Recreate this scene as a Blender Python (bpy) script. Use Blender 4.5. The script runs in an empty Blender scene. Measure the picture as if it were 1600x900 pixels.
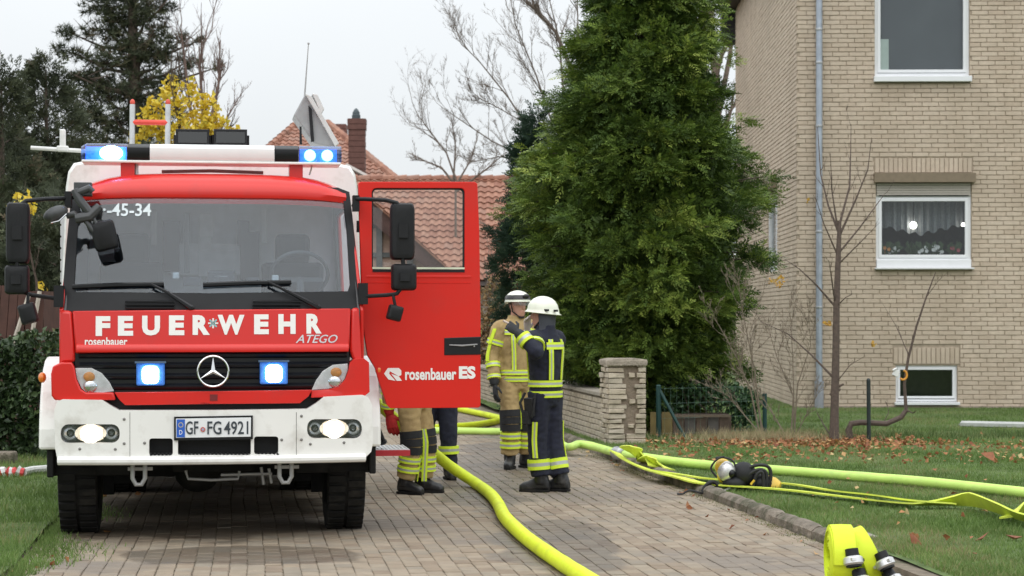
import bpy, bmesh, math, random
import numpy as np
from mathutils import Vector, Matrix, noise

random.seed(7)
RNG = np.random.default_rng(7)
SC = bpy.context.scene
COL = SC.collection
R = math.radians

# ------------------------------------------------------------------ camera
F, CX, YH, H = 3111.0, 800.0, 493.0, 1.68      # focal length in photo pixels, centre column, horizon row, eye height


def P(px, py, d):
    return Vector(((px - CX) / F * d, d, H + (YH - py) / F * d))


def G(px, py, z=0.0):
    d = (H - z) * F / (py - YH)
    return Vector(((px - CX) / F * d, d, z))


cam = bpy.data.cameras.new('camera')
cam.sensor_width = 36.0
cam.lens = F / 1600 * 36
cam.shift_y = (YH - 450) / 1600
cam.clip_end = 2000
cam.dof.use_dof = True
cam.dof.focus_distance = 15.6
cam.dof.aperture_fstop = 5.0
camo = bpy.data.objects.new('camera', cam)
camo.location = (0, 0, H)
camo.rotation_euler = (R(90), 0, 0)
COL.objects.link(camo)
SC.camera = camo

# ------------------------------------------------------------------ sky, sun, exposure
SUN_EL, SUN_AZ = R(52), R(190)                 # azimuth clockwise from +Y: behind the camera, to the right
w = bpy.data.worlds.new('World')
SC.world = w
w.use_nodes = True
nt = w.node_tree
nt.nodes.clear()
wout = nt.nodes.new('ShaderNodeOutputWorld')
sky = nt.nodes.new('ShaderNodeTexSky')
sky.sky_type = 'NISHITA'
sky.sun_disc = False
sky.sun_elevation = SUN_EL
sky.sun_rotation = SUN_AZ
bg1 = nt.nodes.new('ShaderNodeBackground')
bg1.inputs['Strength'].default_value = 0.1
nt.links.new(sky.outputs[0], bg1.inputs['Color'])
# overcast cloud deck: even pale grey, brighter towards the zenith as an overcast sky is
tc = nt.nodes.new('ShaderNodeTexCoord')
sep = nt.nodes.new('ShaderNodeSeparateXYZ')
nt.links.new(tc.outputs['Generated'], sep.inputs[0])
rmp = nt.nodes.new('ShaderNodeMapRange')
rmp.inputs['From Min'].default_value = 0.0
rmp.inputs['From Max'].default_value = 1.0
rmp.inputs['To Min'].default_value = 0.88
rmp.inputs['To Max'].default_value = 2.5
nt.links.new(sep.outputs['Z'], rmp.inputs['Value'])
cn = nt.nodes.new('ShaderNodeTexNoise')
cn.inputs['Scale'].default_value = 2.2
cn.inputs['Detail'].default_value = 4
nt.links.new(tc.outputs['Generated'], cn.inputs['Vector'])
cr = nt.nodes.new('ShaderNodeMapRange')
cr.inputs['From Min'].default_value = 0.3
cr.inputs['From Max'].default_value = 0.7
cr.inputs['To Min'].default_value = 0.91
cr.inputs['To Max'].default_value = 1.05
nt.links.new(cn.outputs[0], cr.inputs['Value'])
mm = nt.nodes.new('ShaderNodeMath')
mm.operation = 'MULTIPLY'
nt.links.new(rmp.outputs[0], mm.inputs[0])
nt.links.new(cr.outputs[0], mm.inputs[1])
bg2 = nt.nodes.new('ShaderNodeBackground')
bg2.inputs['Color'].default_value = (0.835, 0.865, 0.885, 1)
nt.links.new(mm.outputs[0], bg2.inputs['Strength'])
mixw = nt.nodes.new('ShaderNodeMixShader')
mixw.inputs[0].default_value = 0.94
nt.links.new(bg1.outputs[0], mixw.inputs[1])
nt.links.new(bg2.outputs[0], mixw.inputs[2])
nt.links.new(mixw.outputs[0], wout.inputs[0])

sl = bpy.data.lights.new('sun', 'SUN')
sl.energy = 0.8
sl.angle = R(70)
sl.color = (1.0, 0.965, 0.92)
so = bpy.data.objects.new('sun', sl)
sd = Vector((math.sin(SUN_AZ) * math.cos(SUN_EL), math.cos(SUN_AZ) * math.cos(SUN_EL), math.sin(SUN_EL)))
so.rotation_euler = sd.to_track_quat('Z', 'Y').to_euler()
so.location = (20, -20, 40)
COL.objects.link(so)
SC.view_settings.view_transform = 'Standard'
SC.view_settings.look = 'None'
SC.view_settings.exposure = 0.12
SC.view_settings.gamma = 1.0

# ------------------------------------------------------------------ materials
MATS = {}


def mat(name, col, rough=.55, metal=0., var=.12, scale=12., bump=0., bscale=80., spec=.5, coat=0.,
        tone=None, ramp=None, emit=None, estr=1., dirt=None, dscale=3., dlo=.5, dhi=.7, detail=3., sss=0., bumpd=.01, transl=0.):
    if name in MATS:
        return MATS[name]
    m = bpy.data.materials.new(name)
    m.use_nodes = True
    n = m.node_tree
    b = n.nodes['Principled BSDF']
    L = n.links.new
    b.inputs['Roughness'].default_value = rough
    b.inputs['Metallic'].default_value = metal
    b.inputs['Specular IOR Level'].default_value = spec
    b.inputs['Coat Weight'].default_value = coat
    b.inputs['Coat Roughness'].default_value = 0.08
    t = n.nodes.new('ShaderNodeTexCoord')
    src = None
    if ramp:
        a = n.nodes.new('ShaderNodeAttribute')
        a.attribute_name = 'tone'
        r = n.nodes.new('ShaderNodeValToRGB')
        r.color_ramp.elements.remove(r.color_ramp.elements[0])
        for i, (p, c) in enumerate(ramp):
            e = r.color_ramp.elements[0] if i == 0 else r.color_ramp.elements.new(p)
            e.position = p
            e.color = (*c, 1)
        L(a.outputs['Fac'], r.inputs[0])
        src = r.outputs[0]
    nz = n.nodes.new('ShaderNodeTexNoise')
    nz.inputs['Scale'].default_value = scale
    nz.inputs['Detail'].default_value = detail
    L(t.outputs['Object'], nz.inputs['Vector'])
    mr = n.nodes.new('ShaderNodeMapRange')
    mr.inputs['From Min'].default_value = .25
    mr.inputs['From Max'].default_value = .75
    mr.inputs['To Min'].default_value = 1 - var
    mr.inputs['To Max'].default_value = 1 + var
    L(nz.outputs[0], mr.inputs['Value'])
    val = mr.outputs[0]
    if tone:
        a = n.nodes.new('ShaderNodeAttribute')
        a.attribute_name = 'tone'
        q = n.nodes.new('ShaderNodeMapRange')
        q.inputs['To Min'].default_value = 1 - tone
        q.inputs['To Max'].default_value = 1 + tone
        L(a.outputs['Fac'], q.inputs['Value'])
        mu = n.nodes.new('ShaderNodeMath')
        mu.operation = 'MULTIPLY'
        L(val, mu.inputs[0])
        L(q.outputs[0], mu.inputs[1])
        val = mu.outputs[0]
    vm = n.nodes.new('ShaderNodeVectorMath')
    vm.operation = 'SCALE'
    if src:
        L(src, vm.inputs[0])
    else:
        vm.inputs[0].default_value = col
    L(val, vm.inputs['Scale'])
    cur = vm.outputs[0]
    if dirt:
        dn = n.nodes.new('ShaderNodeTexNoise')
        dn.inputs['Scale'].default_value = dscale
        dn.inputs['Detail'].default_value = 6
        dn.inputs['Roughness'].default_value = .65
        L(t.outputs['Object'], dn.inputs['Vector'])
        dr = n.nodes.new('ShaderNodeMapRange')
        dr.inputs['From Min'].default_value = dlo
        dr.inputs['From Max'].default_value = dhi
        L(dn.outputs[0], dr.inputs['Value'])
        mx = n.nodes.new('ShaderNodeMix')
        mx.data_type = 'RGBA'
        L(dr.outputs[0], mx.inputs['Factor'])
        L(cur, mx.inputs[6])
        mx.inputs[7].default_value = (*dirt, 1)
        cur = mx.outputs[2]
    L(cur, b.inputs['Base Color'])
    if bump:
        bn = n.nodes.new('ShaderNodeTexNoise')
        bn.inputs['Scale'].default_value = bscale
        bn.inputs['Detail'].default_value = 4
        L(t.outputs['Object'], bn.inputs['Vector'])
        bp = n.nodes.new('ShaderNodeBump')
        bp.inputs['Strength'].default_value = bump
        bp.inputs['Distance'].default_value = bumpd
        L(bn.outputs[0], bp.inputs['Height'])
        L(bp.outputs[0], b.inputs['Normal'])
    if emit:
        b.inputs['Emission Color'].default_value = (*emit, 1)
        b.inputs['Emission Strength'].default_value = estr
    if transl:
        tr = n.nodes.new('ShaderNodeBsdfTranslucent')
        L(cur, tr.inputs['Color'])
        ms = n.nodes.new('ShaderNodeMixShader')
        ms.inputs[0].default_value = transl
        L(b.outputs[0], ms.inputs[1])
        L(tr.outputs[0], ms.inputs[2])
        L(ms.outputs[0], n.nodes['Material Output'].inputs[0])
    MATS[name] = m
    return m


def glass(name, tint=(.9, .93, .94), base=.05, edge=.7, rough=.02, pw=4., gcol=(1, 1, 1)):
    if name in MATS:
        return MATS[name]
    m = bpy.data.materials.new(name)
    m.use_nodes = True
    n = m.node_tree
    n.nodes.clear()
    o = n.nodes.new('ShaderNodeOutputMaterial')
    tr = n.nodes.new('ShaderNodeBsdfTransparent')
    tr.inputs[0].default_value = (*tint, 1)
    gl = n.nodes.new('ShaderNodeBsdfGlossy')
    gl.inputs['Roughness'].default_value = rough
    gl.inputs['Color'].default_value = (*gcol, 1)
    lw = n.nodes.new('ShaderNodeLayerWeight')
    lw.inputs[0].default_value = .5
    pwn = n.nodes.new('ShaderNodeMath')
    pwn.operation = 'POWER'
    pwn.inputs[1].default_value = pw
    n.links.new(lw.outputs['Facing'], pwn.inputs[0])
    ma = n.nodes.new('ShaderNodeMath')
    ma.operation = 'MULTIPLY_ADD'
    ma.inputs[1].default_value = edge
    ma.inputs[2].default_value = base
    ma.use_clamp = True
    n.links.new(pwn.outputs[0], ma.inputs[0])
    mx = n.nodes.new('ShaderNodeMixShader')
    n.links.new(ma.outputs[0], mx.inputs[0])
    n.links.new(tr.outputs[0], mx.inputs[1])
    n.links.new(gl.outputs[0], mx.inputs[2])
    n.links.new(mx.outputs[0], o.inputs[0])
    MATS[name] = m
    return m


# ------------------------------------------------------------------ mesh helpers
WM = {}


def wm(o):
    return WM.get(o.name, Matrix.Identity(4))


class MB:
    def __init__(self):
        self.v, self.f, self.m, self.s, self.t = [], [], [], [], []

    def add(self, vs, fs, mi=0, smooth=False, M=None, tone=.5):
        o = len(self.v)
        self.v.extend([(M @ Vector(p)) if M else Vector(p) for p in vs])
        for k, f in enumerate(fs):
            self.f.append([o + i for i in f])
            self.m.append(mi)
            self.s.append(smooth)
            self.t.append(tone)

    def box(self, c, s, mi=0, M=None, rot=None, tone=.5, taper=1.):
        hx, hy, hz = s[0] / 2, s[1] / 2, s[2] / 2
        vs = []
        for z, k in ((-hz, 1.), (hz, taper)):
            for x, y in ((-hx, -hy), (hx, -hy), (hx, hy), (-hx, hy)):
                vs.append(Vector((x * k, y * k, z)))
        if rot is not None:
            vs = [rot @ p for p in vs]
        vs = [p + Vector(c) for p in vs]
        self.add(vs, [(3, 2, 1, 0), (4, 5, 6, 7), (0, 1, 5, 4), (1, 2, 6, 5), (2, 3, 7, 6), (3, 0, 4, 7)], mi, False, M, tone)

    def rings(self, rs, mi=0, smooth=True, cap=True, M=None, closed=True, tone=.5):
        n = len(rs[0])
        vs = [p for r in rs for p in r]
        fs = []
        for i in range(len(rs) - 1):
            for j in range(n if closed else n - 1):
                k = (j + 1) % n
                fs.append((i * n + j, i * n + k, (i + 1) * n + k, (i + 1) * n + j))
        if cap and closed:
            fs.append(tuple(range(n - 1, -1, -1)))
            fs.append(tuple((len(rs) - 1) * n + j for j in range(n)))
        self.add(vs, fs, mi, smooth, M, tone)

    def tube(self, pts, r, n=8, mi=0, cap=True, smooth=True, M=None, tone=.5, flat=1., up=None):
        pts = [Vector(p) for p in pts]
        if not hasattr(r, '__len__'):
            r = [r] * len(pts)
        rs = []
        ref = None
        for i, p in enumerate(pts):
            a = pts[max(i - 1, 0)]
            b = pts[min(i + 1, len(pts) - 1)]
            t = (b - a)
            t = t.normalized() if t.length > 1e-9 else Vector((0, 0, 1))
            if ref is None:
                ref = Vector(up) if up else (Vector((0, 0, 1)) if abs(t.z) < .9 else Vector((1, 0, 0)))
            u = ref - t * ref.dot(t)
            u = u.normalized() if u.length > 1e-6 else t.orthogonal().normalized()
            ref = u
            q = t.cross(u)
            rr = r[i]
            ru, rq = (rr if hasattr(rr, '__len__') else (rr * flat, rr))
            rs.append([p + u * (math.cos(2 * math.pi * j / n) * ru) + q * (math.sin(2 * math.pi * j / n) * rq) for j in range(n)])
        self.rings(rs, mi, smooth, cap, M, True, tone)

    def lathe(self, prof, n=24, mi=0, M=None, smooth=True, cap=True, tone=.5):
        self.rings([[Vector((math.cos(2 * math.pi * j / n) * r, math.sin(2 * math.pi * j / n) * r, z)) for j in range(n)] for r, z in prof],
                   mi, smooth, cap, M, True, tone)

    def ball(self, c, r, n=12, m=8, mi=0, M=None, tone=.5):
        r = r if hasattr(r, '__len__') else (r, r, r)
        rs = []
        for i in range(m + 1):
            a = math.pi * (i / m) * .998 + .003
            rs.append([Vector((c[0] + r[0] * math.sin(a) * math.cos(2 * math.pi * j / n), c[1] + r[1] * math.sin(a) * math.sin(2 * math.pi * j / n),
                               c[2] - r[2] * math.cos(a))) for j in range(n)])
        self.rings(rs, mi, True, True, M, True, tone)

    def prism(self, poly, a, b, fn, mi=0, smooth=False, M=None, tone=.5):
        """outline poly (u,v) run from depth a to depth b; fn(u,v,depth) -> point"""
        n = len(poly)
        vs = [fn(u, v, a) for u, v in poly] + [fn(u, v, b) for u, v in poly]
        fs = [tuple(range(n)), tuple(range(2 * n - 1, n - 1, -1))] + [(i, n + i, n + (i + 1) % n, (i + 1) % n) for i in range(n)]
        self.add(vs, fs, mi, smooth, M, tone)

    def mesh(self, name, mats, M=None, angle=35):
        me = bpy.data.meshes.new(name)
        vs = [tuple(M @ p) for p in self.v] if M else [tuple(p) for p in self.v]
        me.from_pydata(vs, [], self.f)
        for m_ in (mats if isinstance(mats, (list, tuple)) else [mats]):
            me.materials.append(m_)
        me.polygons.foreach_set('material_index', self.m)
        me.polygons.foreach_set('use_smooth', self.s)
        at = me.attributes.new('tone', 'FLOAT', 'FACE')
        at.data.foreach_set('value', self.t)
        bm = bmesh.new()
        bm.from_mesh(me)
        if len(bm.faces) < 60000:
            bmesh.ops.recalc_face_normals(bm, faces=bm.faces)
        bm.to_mesh(me)
        bm.free()
        if any(self.s):
            me.set_sharp_from_angle(angle=R(angle))
        me.update()
        return me

    def build(self, name, mats, parent=None, loc=None, world=False, bevel=0., angle=35, seg=2):
        """world=True: vertices are world points and are moved into the parent's frame"""
        M = None
        if parent is not None and world:
            M = wm(parent).inverted()
        elif loc is not None:
            M = Matrix.Translation(-Vector(loc))
        me = self.mesh(name, mats, M, angle)
        o = link(name, me, parent)
        if loc is not None and parent is None:
            o.location = loc
            WM[o.name] = Matrix.Translation(Vector(loc))
        if bevel:
            bv(o, bevel, seg)
        return o


def bv(o, wd, seg=2):
    b = o.modifiers.new('bevel', 'BEVEL')
    b.width = wd
    b.segments = seg
    b.limit_method = 'ANGLE'
    b.angle_limit = R(40)
    b.harden_normals = False
    return o


def link(name, me, parent=None):
    o = bpy.data.objects.new(name, me)
    COL.objects.link(o)
    if parent is not None:
        o.parent = parent
        WM[o.name] = wm(parent).copy()
    return o


def tag(o, label=None, cat=None, group=None, kind=None):
    if label:
        o['label'] = label
    if cat:
        o['category'] = cat
    if group:
        o['group'] = group
    if kind:
        o['kind'] = kind
    return o


def thing(name, label, cat, loc=(0, 0, 0), rz=0., group=None):
    o = bpy.data.objects.new(name, None)
    o.empty_display_size = .2
    o.location = loc
    o.rotation_euler = (0, 0, rz)
    COL.objects.link(o)
    WM[o.name] = Matrix.Translation(Vector(loc)) @ Matrix.Rotation(rz, 4, 'Z')
    return tag(o, label, cat, group)


def np_mesh(name, V, Fc, mats, tone=None, parent=None, smooth=False, mi=None, world=True):
    """fast mesh from numpy; Fc (n,k) with k = 3 or 4"""
    V = np.asarray(V, dtype=np.float32)
    Fc = np.asarray(Fc, dtype=np.int32)
    if parent is not None and world:
        Mi = np.array(wm(parent).inverted())
        V = V @ Mi[:3, :3].T + Mi[:3, 3]
    me = bpy.data.meshes.new(name)
    k = Fc.shape[1]
    me.vertices.add(len(V))
    me.vertices.foreach_set('co', V.astype(np.float32).ravel())
    me.loops.add(Fc.size)
    me.loops.foreach_set('vertex_index', Fc.ravel())
    me.polygons.add(len(Fc))
    me.polygons.foreach_set('loop_start', np.arange(0, Fc.size, k, dtype=np.int32))
    me.polygons.foreach_set('loop_total', np.full(len(Fc), k, dtype=np.int32))
    for m_ in (mats if isinstance(mats, (list, tuple)) else [mats]):
        me.materials.append(m_)
    if mi is not None:
        me.polygons.foreach_set('material_index', np.asarray(mi, dtype=np.int32))
    me.update(calc_edges=True)
    if tone is not None:
        at = me.attributes.new('tone', 'FLOAT', 'FACE')
        at.data.foreach_set('value', np.asarray(tone, dtype=np.float32))
    if smooth:
        me.polygons.foreach_set('use_smooth', np.ones(len(Fc), dtype=bool))
    return link(name, me, parent)


def text_geo(s, bold=.0, shear=0.):
    cu = bpy.data.curves.new('t', 'FONT')
    cu.body = s
    cu.offset = bold
    cu.shear = shear
    cu.resolution_u = 3
    cu.fill_mode = 'FRONT'
    o = bpy.data.objects.new('t', cu)
    COL.objects.link(o)
    dg = bpy.context.evaluated_depsgraph_get()
    me = bpy.data.meshes.new_from_object(o.evaluated_get(dg))
    vs = [v.co.copy() for v in me.vertices]
    fs = [tuple(p.vertices) for p in me.polygons]
    bpy.data.objects.remove(o)
    bpy.data.curves.remove(cu)
    bpy.data.meshes.remove(me)
    x0, x1 = min(v.x for v in vs), max(v.x for v in vs)
    y0, y1 = min(v.y for v in vs), max(v.y for v in vs)
    return [((v.x - x0) / (x1 - x0), (v.y - y0) / (y1 - y0)) for v in vs], fs


def put_text(mb, s, x0, x1, z0, z1, fn, bold=.0, mi=0, shear=0.):
    """fn(x,z) -> point on the carrying surface"""
    g, fs = text_geo(s, bold, shear)
    mb.add([fn(x0 + u * (x1 - x0), z0 + v * (z1 - z0)) for u, v in g], fs, mi)


def rr(x0, y0, x1, y1, r, n=4):
    pts = []
    for cx_, cy_, a in ((x1 - r, y0 + r, -90), (x1 - r, y1 - r, 0), (x0 + r, y1 - r, 90), (x0 + r, y0 + r, 180)):
        for i in range(n + 1):
            t = R(a + 90 * i / n)
            pts.append((cx_ + r * math.cos(t), cy_ + r * math.sin(t)))
    return pts


def panel(name, outer, holes, yf, thick, mats, parent, bevel=.006, cut=.14, smooth=True, ybase=0., seg=2):
    """upright panel: outline in (x,z), front face at y = yf(x,z), thickness towards +y"""
    bm = bmesh.new()
    es = []
    for lp in [outer] + list(holes):
        vs = [bm.verts.new((x, 0, z)) for x, z in lp]
        for i in range(len(vs)):
            es.append(bm.edges.new((vs[i], vs[(i + 1) % len(vs)])))
    bmesh.ops.triangle_fill(bm, use_beauty=True, use_dissolve=False, edges=es)
    x0 = min(v.co.x for v in bm.verts)
    x1 = max(v.co.x for v in bm.verts)
    if cut:
        x = x0 + cut
        while x < x1 - .02:
            bmesh.ops.bisect_plane(bm, geom=bm.verts[:] + bm.edges[:] + bm.faces[:], plane_co=(x, 0, 0), plane_no=(1, 0, 0), dist=1e-4)
            x += cut
    r = bmesh.ops.extrude_face_region(bm, geom=bm.faces[:])
    back = [g for g in r['geom'] if isinstance(g, bmesh.types.BMVert)]
    for v in back:
        v.co.y += thick
    for v in bm.verts:
        v.co.y += yf(v.co.x, v.co.z)
    bmesh.ops.recalc_face_normals(bm, faces=bm.faces)
    me = bpy.data.meshes.new(name)
    bm.to_mesh(me)
    bm.free()
    for m_ in (mats if isinstance(mats, (list, tuple)) else [mats]):
        me.materials.append(m_)
    o = link(name, me, parent)
    if smooth:
        me.polygons.foreach_set('use_smooth', [True] * len(me.polygons))
        me.set_sharp_from_angle(angle=R(30))
    if bevel:
        bv(o, bevel, seg)
    return o


def dup(o, parent=None):
    c = o.copy()
    COL.objects.link(c)
    c.parent = parent
    WM[c.name] = wm(o).copy()
    return c

# ------------------------------------------------------------------ shared materials
RED = mat('red_paint', (.60, .015, .010), .32, var=.03, scale=2, coat=.35, spec=.35, dirt=(.40, .03, .025), dscale=2.2, dlo=.55, dhi=.9)
REDD = mat('red_fluor_paint', (.62, .014, .006), .45, var=.03, scale=2, coat=.10, spec=.3, dirt=(.5, .03, .02), dscale=1.7, dlo=.55, dhi=.9)
WHITE = mat('white_paint', (.78, .77, .74), .35, var=.03, scale=3, coat=.4, dirt=(.46, .43, .38), dscale=3.5, dlo=.52, dhi=.86)
BLACKP = mat('black_plastic', (.008, .0085, .010), .55, spec=.32, var=.25, scale=8, bump=.15, bscale=250)
BLACKG = mat('black_gloss', (.006, .0065, .008), .28, spec=.4, var=.1)
RUBBER = mat('tyre_rubber', (.011, .0105, .010), .85, spec=.25, var=.3, scale=9, dirt=(.035, .031, .026), dscale=5, dlo=.5, dhi=.75)
STEEL = mat('galvanised_steel', (.42, .43, .44), .45, metal=.85, var=.15, scale=14)
CHASS = mat('chassis_black', (.009, .009, .009), .7, spec=.25, var=.3, scale=6, dirt=(.025, .022, .02), dscale=4)
CHROME = mat('chrome', (.82, .83, .84), .12, metal=1., var=.03)
MIRR = mat('reflector', (.80, .81, .82), .2, metal=1., var=.05)
LETW = mat('white_lettering', (.80, .79, .76), .5, var=.03)
ALU = mat('aluminium', (.62, .63, .64), .38, metal=.8, var=.1)
GREYM = mat('grey_metal', (.33, .33, .33), .5, metal=.3, var=.1)
LAMPW = mat('lit_headlamp', (1, 1, 1), .4, emit=(1.0, .86, .68), estr=7.0)
LAMPB = mat('lit_blue_lamp', (.7, .9, 1), .4, emit=(.45, .80, 1.0), estr=16.0)
LAMPB2 = mat('lit_blue_lamp_dim', (.5, .75, 1), .4, emit=(.35, .62, 1.0), estr=6.0)
ORANGE = mat('orange_lens', (.75, .20, .02), .25, var=.05, coat=.5)
LENS = glass('clear_lens', (.93, .94, .95), .06, .6)
BLENS = glass('blue_lens', (.42, .62, 1.0), .07, .6)
BLENSB = mat('blue_reflector', (.12, .30, .80), .3, metal=.3, var=.3, scale=40, emit=(.04, .20, .95), estr=.75)
WSG = glass('windscreen_glass', (.76, .82, .87), .042, .35, .03, 3.)
DOORG = glass('door_glass', (.95, .96, .95), .035, .5, .02, 3.)

# ------------------------------------------------------------------ fire truck
TO = Vector((-2.19, 14.6, 0.))
TPHI = math.atan2(2.19, 14.6)
truck = thing('fire_truck', 'red and white fire engine with blue lights flashing on the paved driveway', 'fire engine', TO, TPHI)
_TR = Matrix.Rotation(-TPHI, 3, 'Z')
_TC = _TR @ (Vector((0, 0, H)) - TO)


def TL(px, py, y):
    """truck-frame (x,z) of the point seen at a photo pixel on the truck's cross plane y"""
    d = _TR @ Vector(((px - CX) / F, 1, (YH - py) / F))
    t = (y - _TC.y) / d.y
    p = _TC + d * t
    return p.x, p.z


def TS(pts, yf):
    out = []
    for px, py in pts:
        y = yf(0, 1.5)
        for _ in range(3):
            x, z = TL(px, py, y)
            y = yf(x, z)
        out.append((x, z))
    return out


def on(yf, off):
    return lambda x, z: Vector((x, yf(x, z) + off, z))


yB = lambda x, z: .0 + .075 * x * x
yG = lambda x, z: .06 + .075 * x * x
yHd = lambda x, z: .06 + .10 * max(0., z - 1.42) + .075 * x * x
yW = lambda x, z: .13 + .40 * max(0., z - 1.72) + .075 * x * x

# bumper with cut-outs for lamps and air slots
hl = [rr(95, 663, 187, 692, 12), rr(480, 655, 565, 685, 12)]
slots = [rr(233, 685, 270, 712, 4, 2), rr(278, 683, 392, 711, 3, 2), rr(397, 682, 435, 710, 4, 2)]
outl = [(85, 640), (90, 627), (98, 624), (160, 625), (172, 633), (186, 641), (335, 641), (480, 639), (494, 630), (506, 620), (566, 617), (575, 620),
        (581, 632), (583, 690), (580, 706), (572, 714), (470, 721), (340, 725), (200, 727), (100, 727), (90, 720), (86, 700)]
bumper = panel('bumper', TS(outl, yB), [TS(h, yB) for h in hl + slots], yB, .30, WHITE, truck, .012)
mb = MB()                                        # rolled lower lip
lip = [Vector((x, yB(x, 0) - .005, TL(333, 719, 0)[1] + .002 * 0)) for x in np.linspace(-1.12, 1.12, 15)]
mb.tube(lip, .032, 10, 0)
mb.build('bumper_lip', WHITE, bumper)
mb = MB()
for px, py in ((194, 655), (194, 693), (226, 692), (471, 650), (471, 687), (440, 687), (124, 702), (180, 702), (485, 694), (538, 692)):
    x, z = TL(px, py, 0.03)
    mb.lathe([(.011, 0), (.011, .006), (.004, .009)], 8, 0, Matrix.Translation((x, yB(x, z) + .002, z)) @ Matrix.Rotation(R(90), 4, 'X'))
mb.build('bolt', mat('dull_bolt', (.22, .21, .2), .5, .6), bumper)
mb = MB()
x0, z0 = TL(225, 716, .1)
x1, z1 = TL(442, 681, .1)
mb.box(((x0 + x1) / 2, .16, (z0 + z1) / 2), (x1 - x0, .02, z1 - z0 + .02))
for px in range(236, 436, 6):                    # rubber saw-tooth along the slot
    x, z = TL(px, 711, .03)
    mb.box((x, .05, z + .004), (.016, .07, .018))
mb.build('air_slot', BLACKP, bumper)
for px in (203, 463):
    mb = MB()
    x, zt_ = TL(px, 642, .03)
    zb_ = TL(px, 722, .03)[1]
    mb.box((x, yB(x, 0) + .002, (zt_ + zb_) / 2), (.0035, .006, zt_ - zb_ - .02))
    mb.build('panel_gap', mat('gap_dark', (.10, .095, .09), .9), bumper)
# headlights
for s, (a, b, c_, d_) in enumerate(((95, 663, 187, 692), (480, 655, 565, 685))):
    x0, z1 = TL(a - 2, b - 2, .07)
    x1, z0 = TL(c_ + 2, d_ + 2, .07)
    xm, zm = (x0 + x1) / 2, (z0 + z1) / 2
    yy = yB(xm, zm)
    hd = MB()
    hd.box((xm, yy + .10, zm), (x1 - x0, .02, z1 - z0), 0)
    ho = hd.build('headlight', BLACKG, truck)
    for k in (-1, 0, 1):
        q = MB()
        rad = .064 if k else .072
        Mx = Matrix.Translation((xm + k * (x1 - x0) * .335, yy + .012 + abs(k) * .012, zm)) @ Matrix.Rotation(R(-90), 4, 'X')
        q.lathe([(rad, -.0), (rad * .9, .03), (rad * .6, .06), (.015, .075)], 20, 0, Mx, cap=False)
        q.build('reflector', MIRR, ho)
        q = MB()
        if k == 0:
            q.ball((xm, yy + .055, zm), (.108 if s else .114, .012, .066), 20, 10)
            q.build('lit_bowl', mat('lit_bowl', (.9, .85, .75), .4, emit=(1., .82, .58), estr=.72), ho)
            q = MB()
            q.ball((xm + (-.012 if s else .012), yy + .042, zm), (.070, .022, .048), 18, 10)
            q.build('lamp', LAMPW, ho)
        else:
            q.ball((xm + k * (x1 - x0) * .335, yy + .06, zm), (.016, .02, .016), 8, 6)
            q.build('bulb', LENS, ho)
    g = panel('lens', TS(rr(a + 1, b + 1, c_ - 1, d_ - 1, 11), yB), [], lambda x, z: yB(x, z) + .004, .005, LENS, ho, 0, .1)

# number plate
px = [(275, 654), (392, 652), (392, 682), (275, 684)]
pl = panel('number_plate', TS(px, yB), [], lambda x, z: yB(x, z) - .022, .012, mat('plate_white', (.74, .75, .76), .4, var=.03), truck, .003, 0)
pm = MB()
q = TS([(272, 651), (395, 649), (395, 686), (272, 688)], yB)
pm.prism(q, 0, .016, lambda u, v, d: Vector((u, yB(u, v) - .018 + d, v)))
pm.build('plate_holder', BLACKG, pl)
pf = on(yB, -.0235)
pm = MB()
q = TS([(276, 655), (289, 655), (289, 683), (276, 683)], yB)
pm.prism(q, -.0232, -.0222, lambda u, v, d: Vector((u, yB(u, v) + d, v)))
x0, z0 = TL(280, 679, -.02)
x1, z1 = TL(285, 672, -.02)
put_text(pm, 'D', x0, x1, z0, z1, on(yB, -.0238), 0, 1)
cx_, cz_ = TL(282.5, 664, -.02)
for k in range(12):
    a = k * math.pi / 6
    pm.box((cx_ + .016 * math.cos(a), yB(cx_, 0) - .0235, cz_ + .016 * math.sin(a)), (.005, .0006, .005), 2)
pm.build('country_strip', [mat('plate_blue', (.02, .10, .45), .4), LETW, mat('star_yellow', (.8, .6, .05), .5)], pl)
pm = MB()
for s, a, b in (('GF', 290, 310), ('FG', 324, 346), ('4921', 350, 388)):
    x0, z0 = TL(a, 679, -.02)
    x1, z1 = TL(b, 658, -.02)
    put_text(pm, s, x0, x1, z0, z1, pf, .012)
x0, z0 = TL(317, 671, -.02)
pm.lathe([(.018, 0), (.018, .0015)], 14, 1, Matrix.Translation((x0, yB(x0, 0) - .0225, z0)) @ Matrix.Rotation(R(90), 4, 'X'))
pm.lathe([(.009, .0015), (.008, .0025)], 10, 2, Matrix.Translation((x0, yB(x0, 0) - .0225, z0)) @ Matrix.Rotation(R(90), 4, 'X'))
pm.build('plate_lettering', [mat('plate_black', (.03, .04, .05), .5), mat('seal_red', (.5, .12, .1), .5), mat('seal_blue', (.3, .35, .5), .5)], pl)

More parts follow.
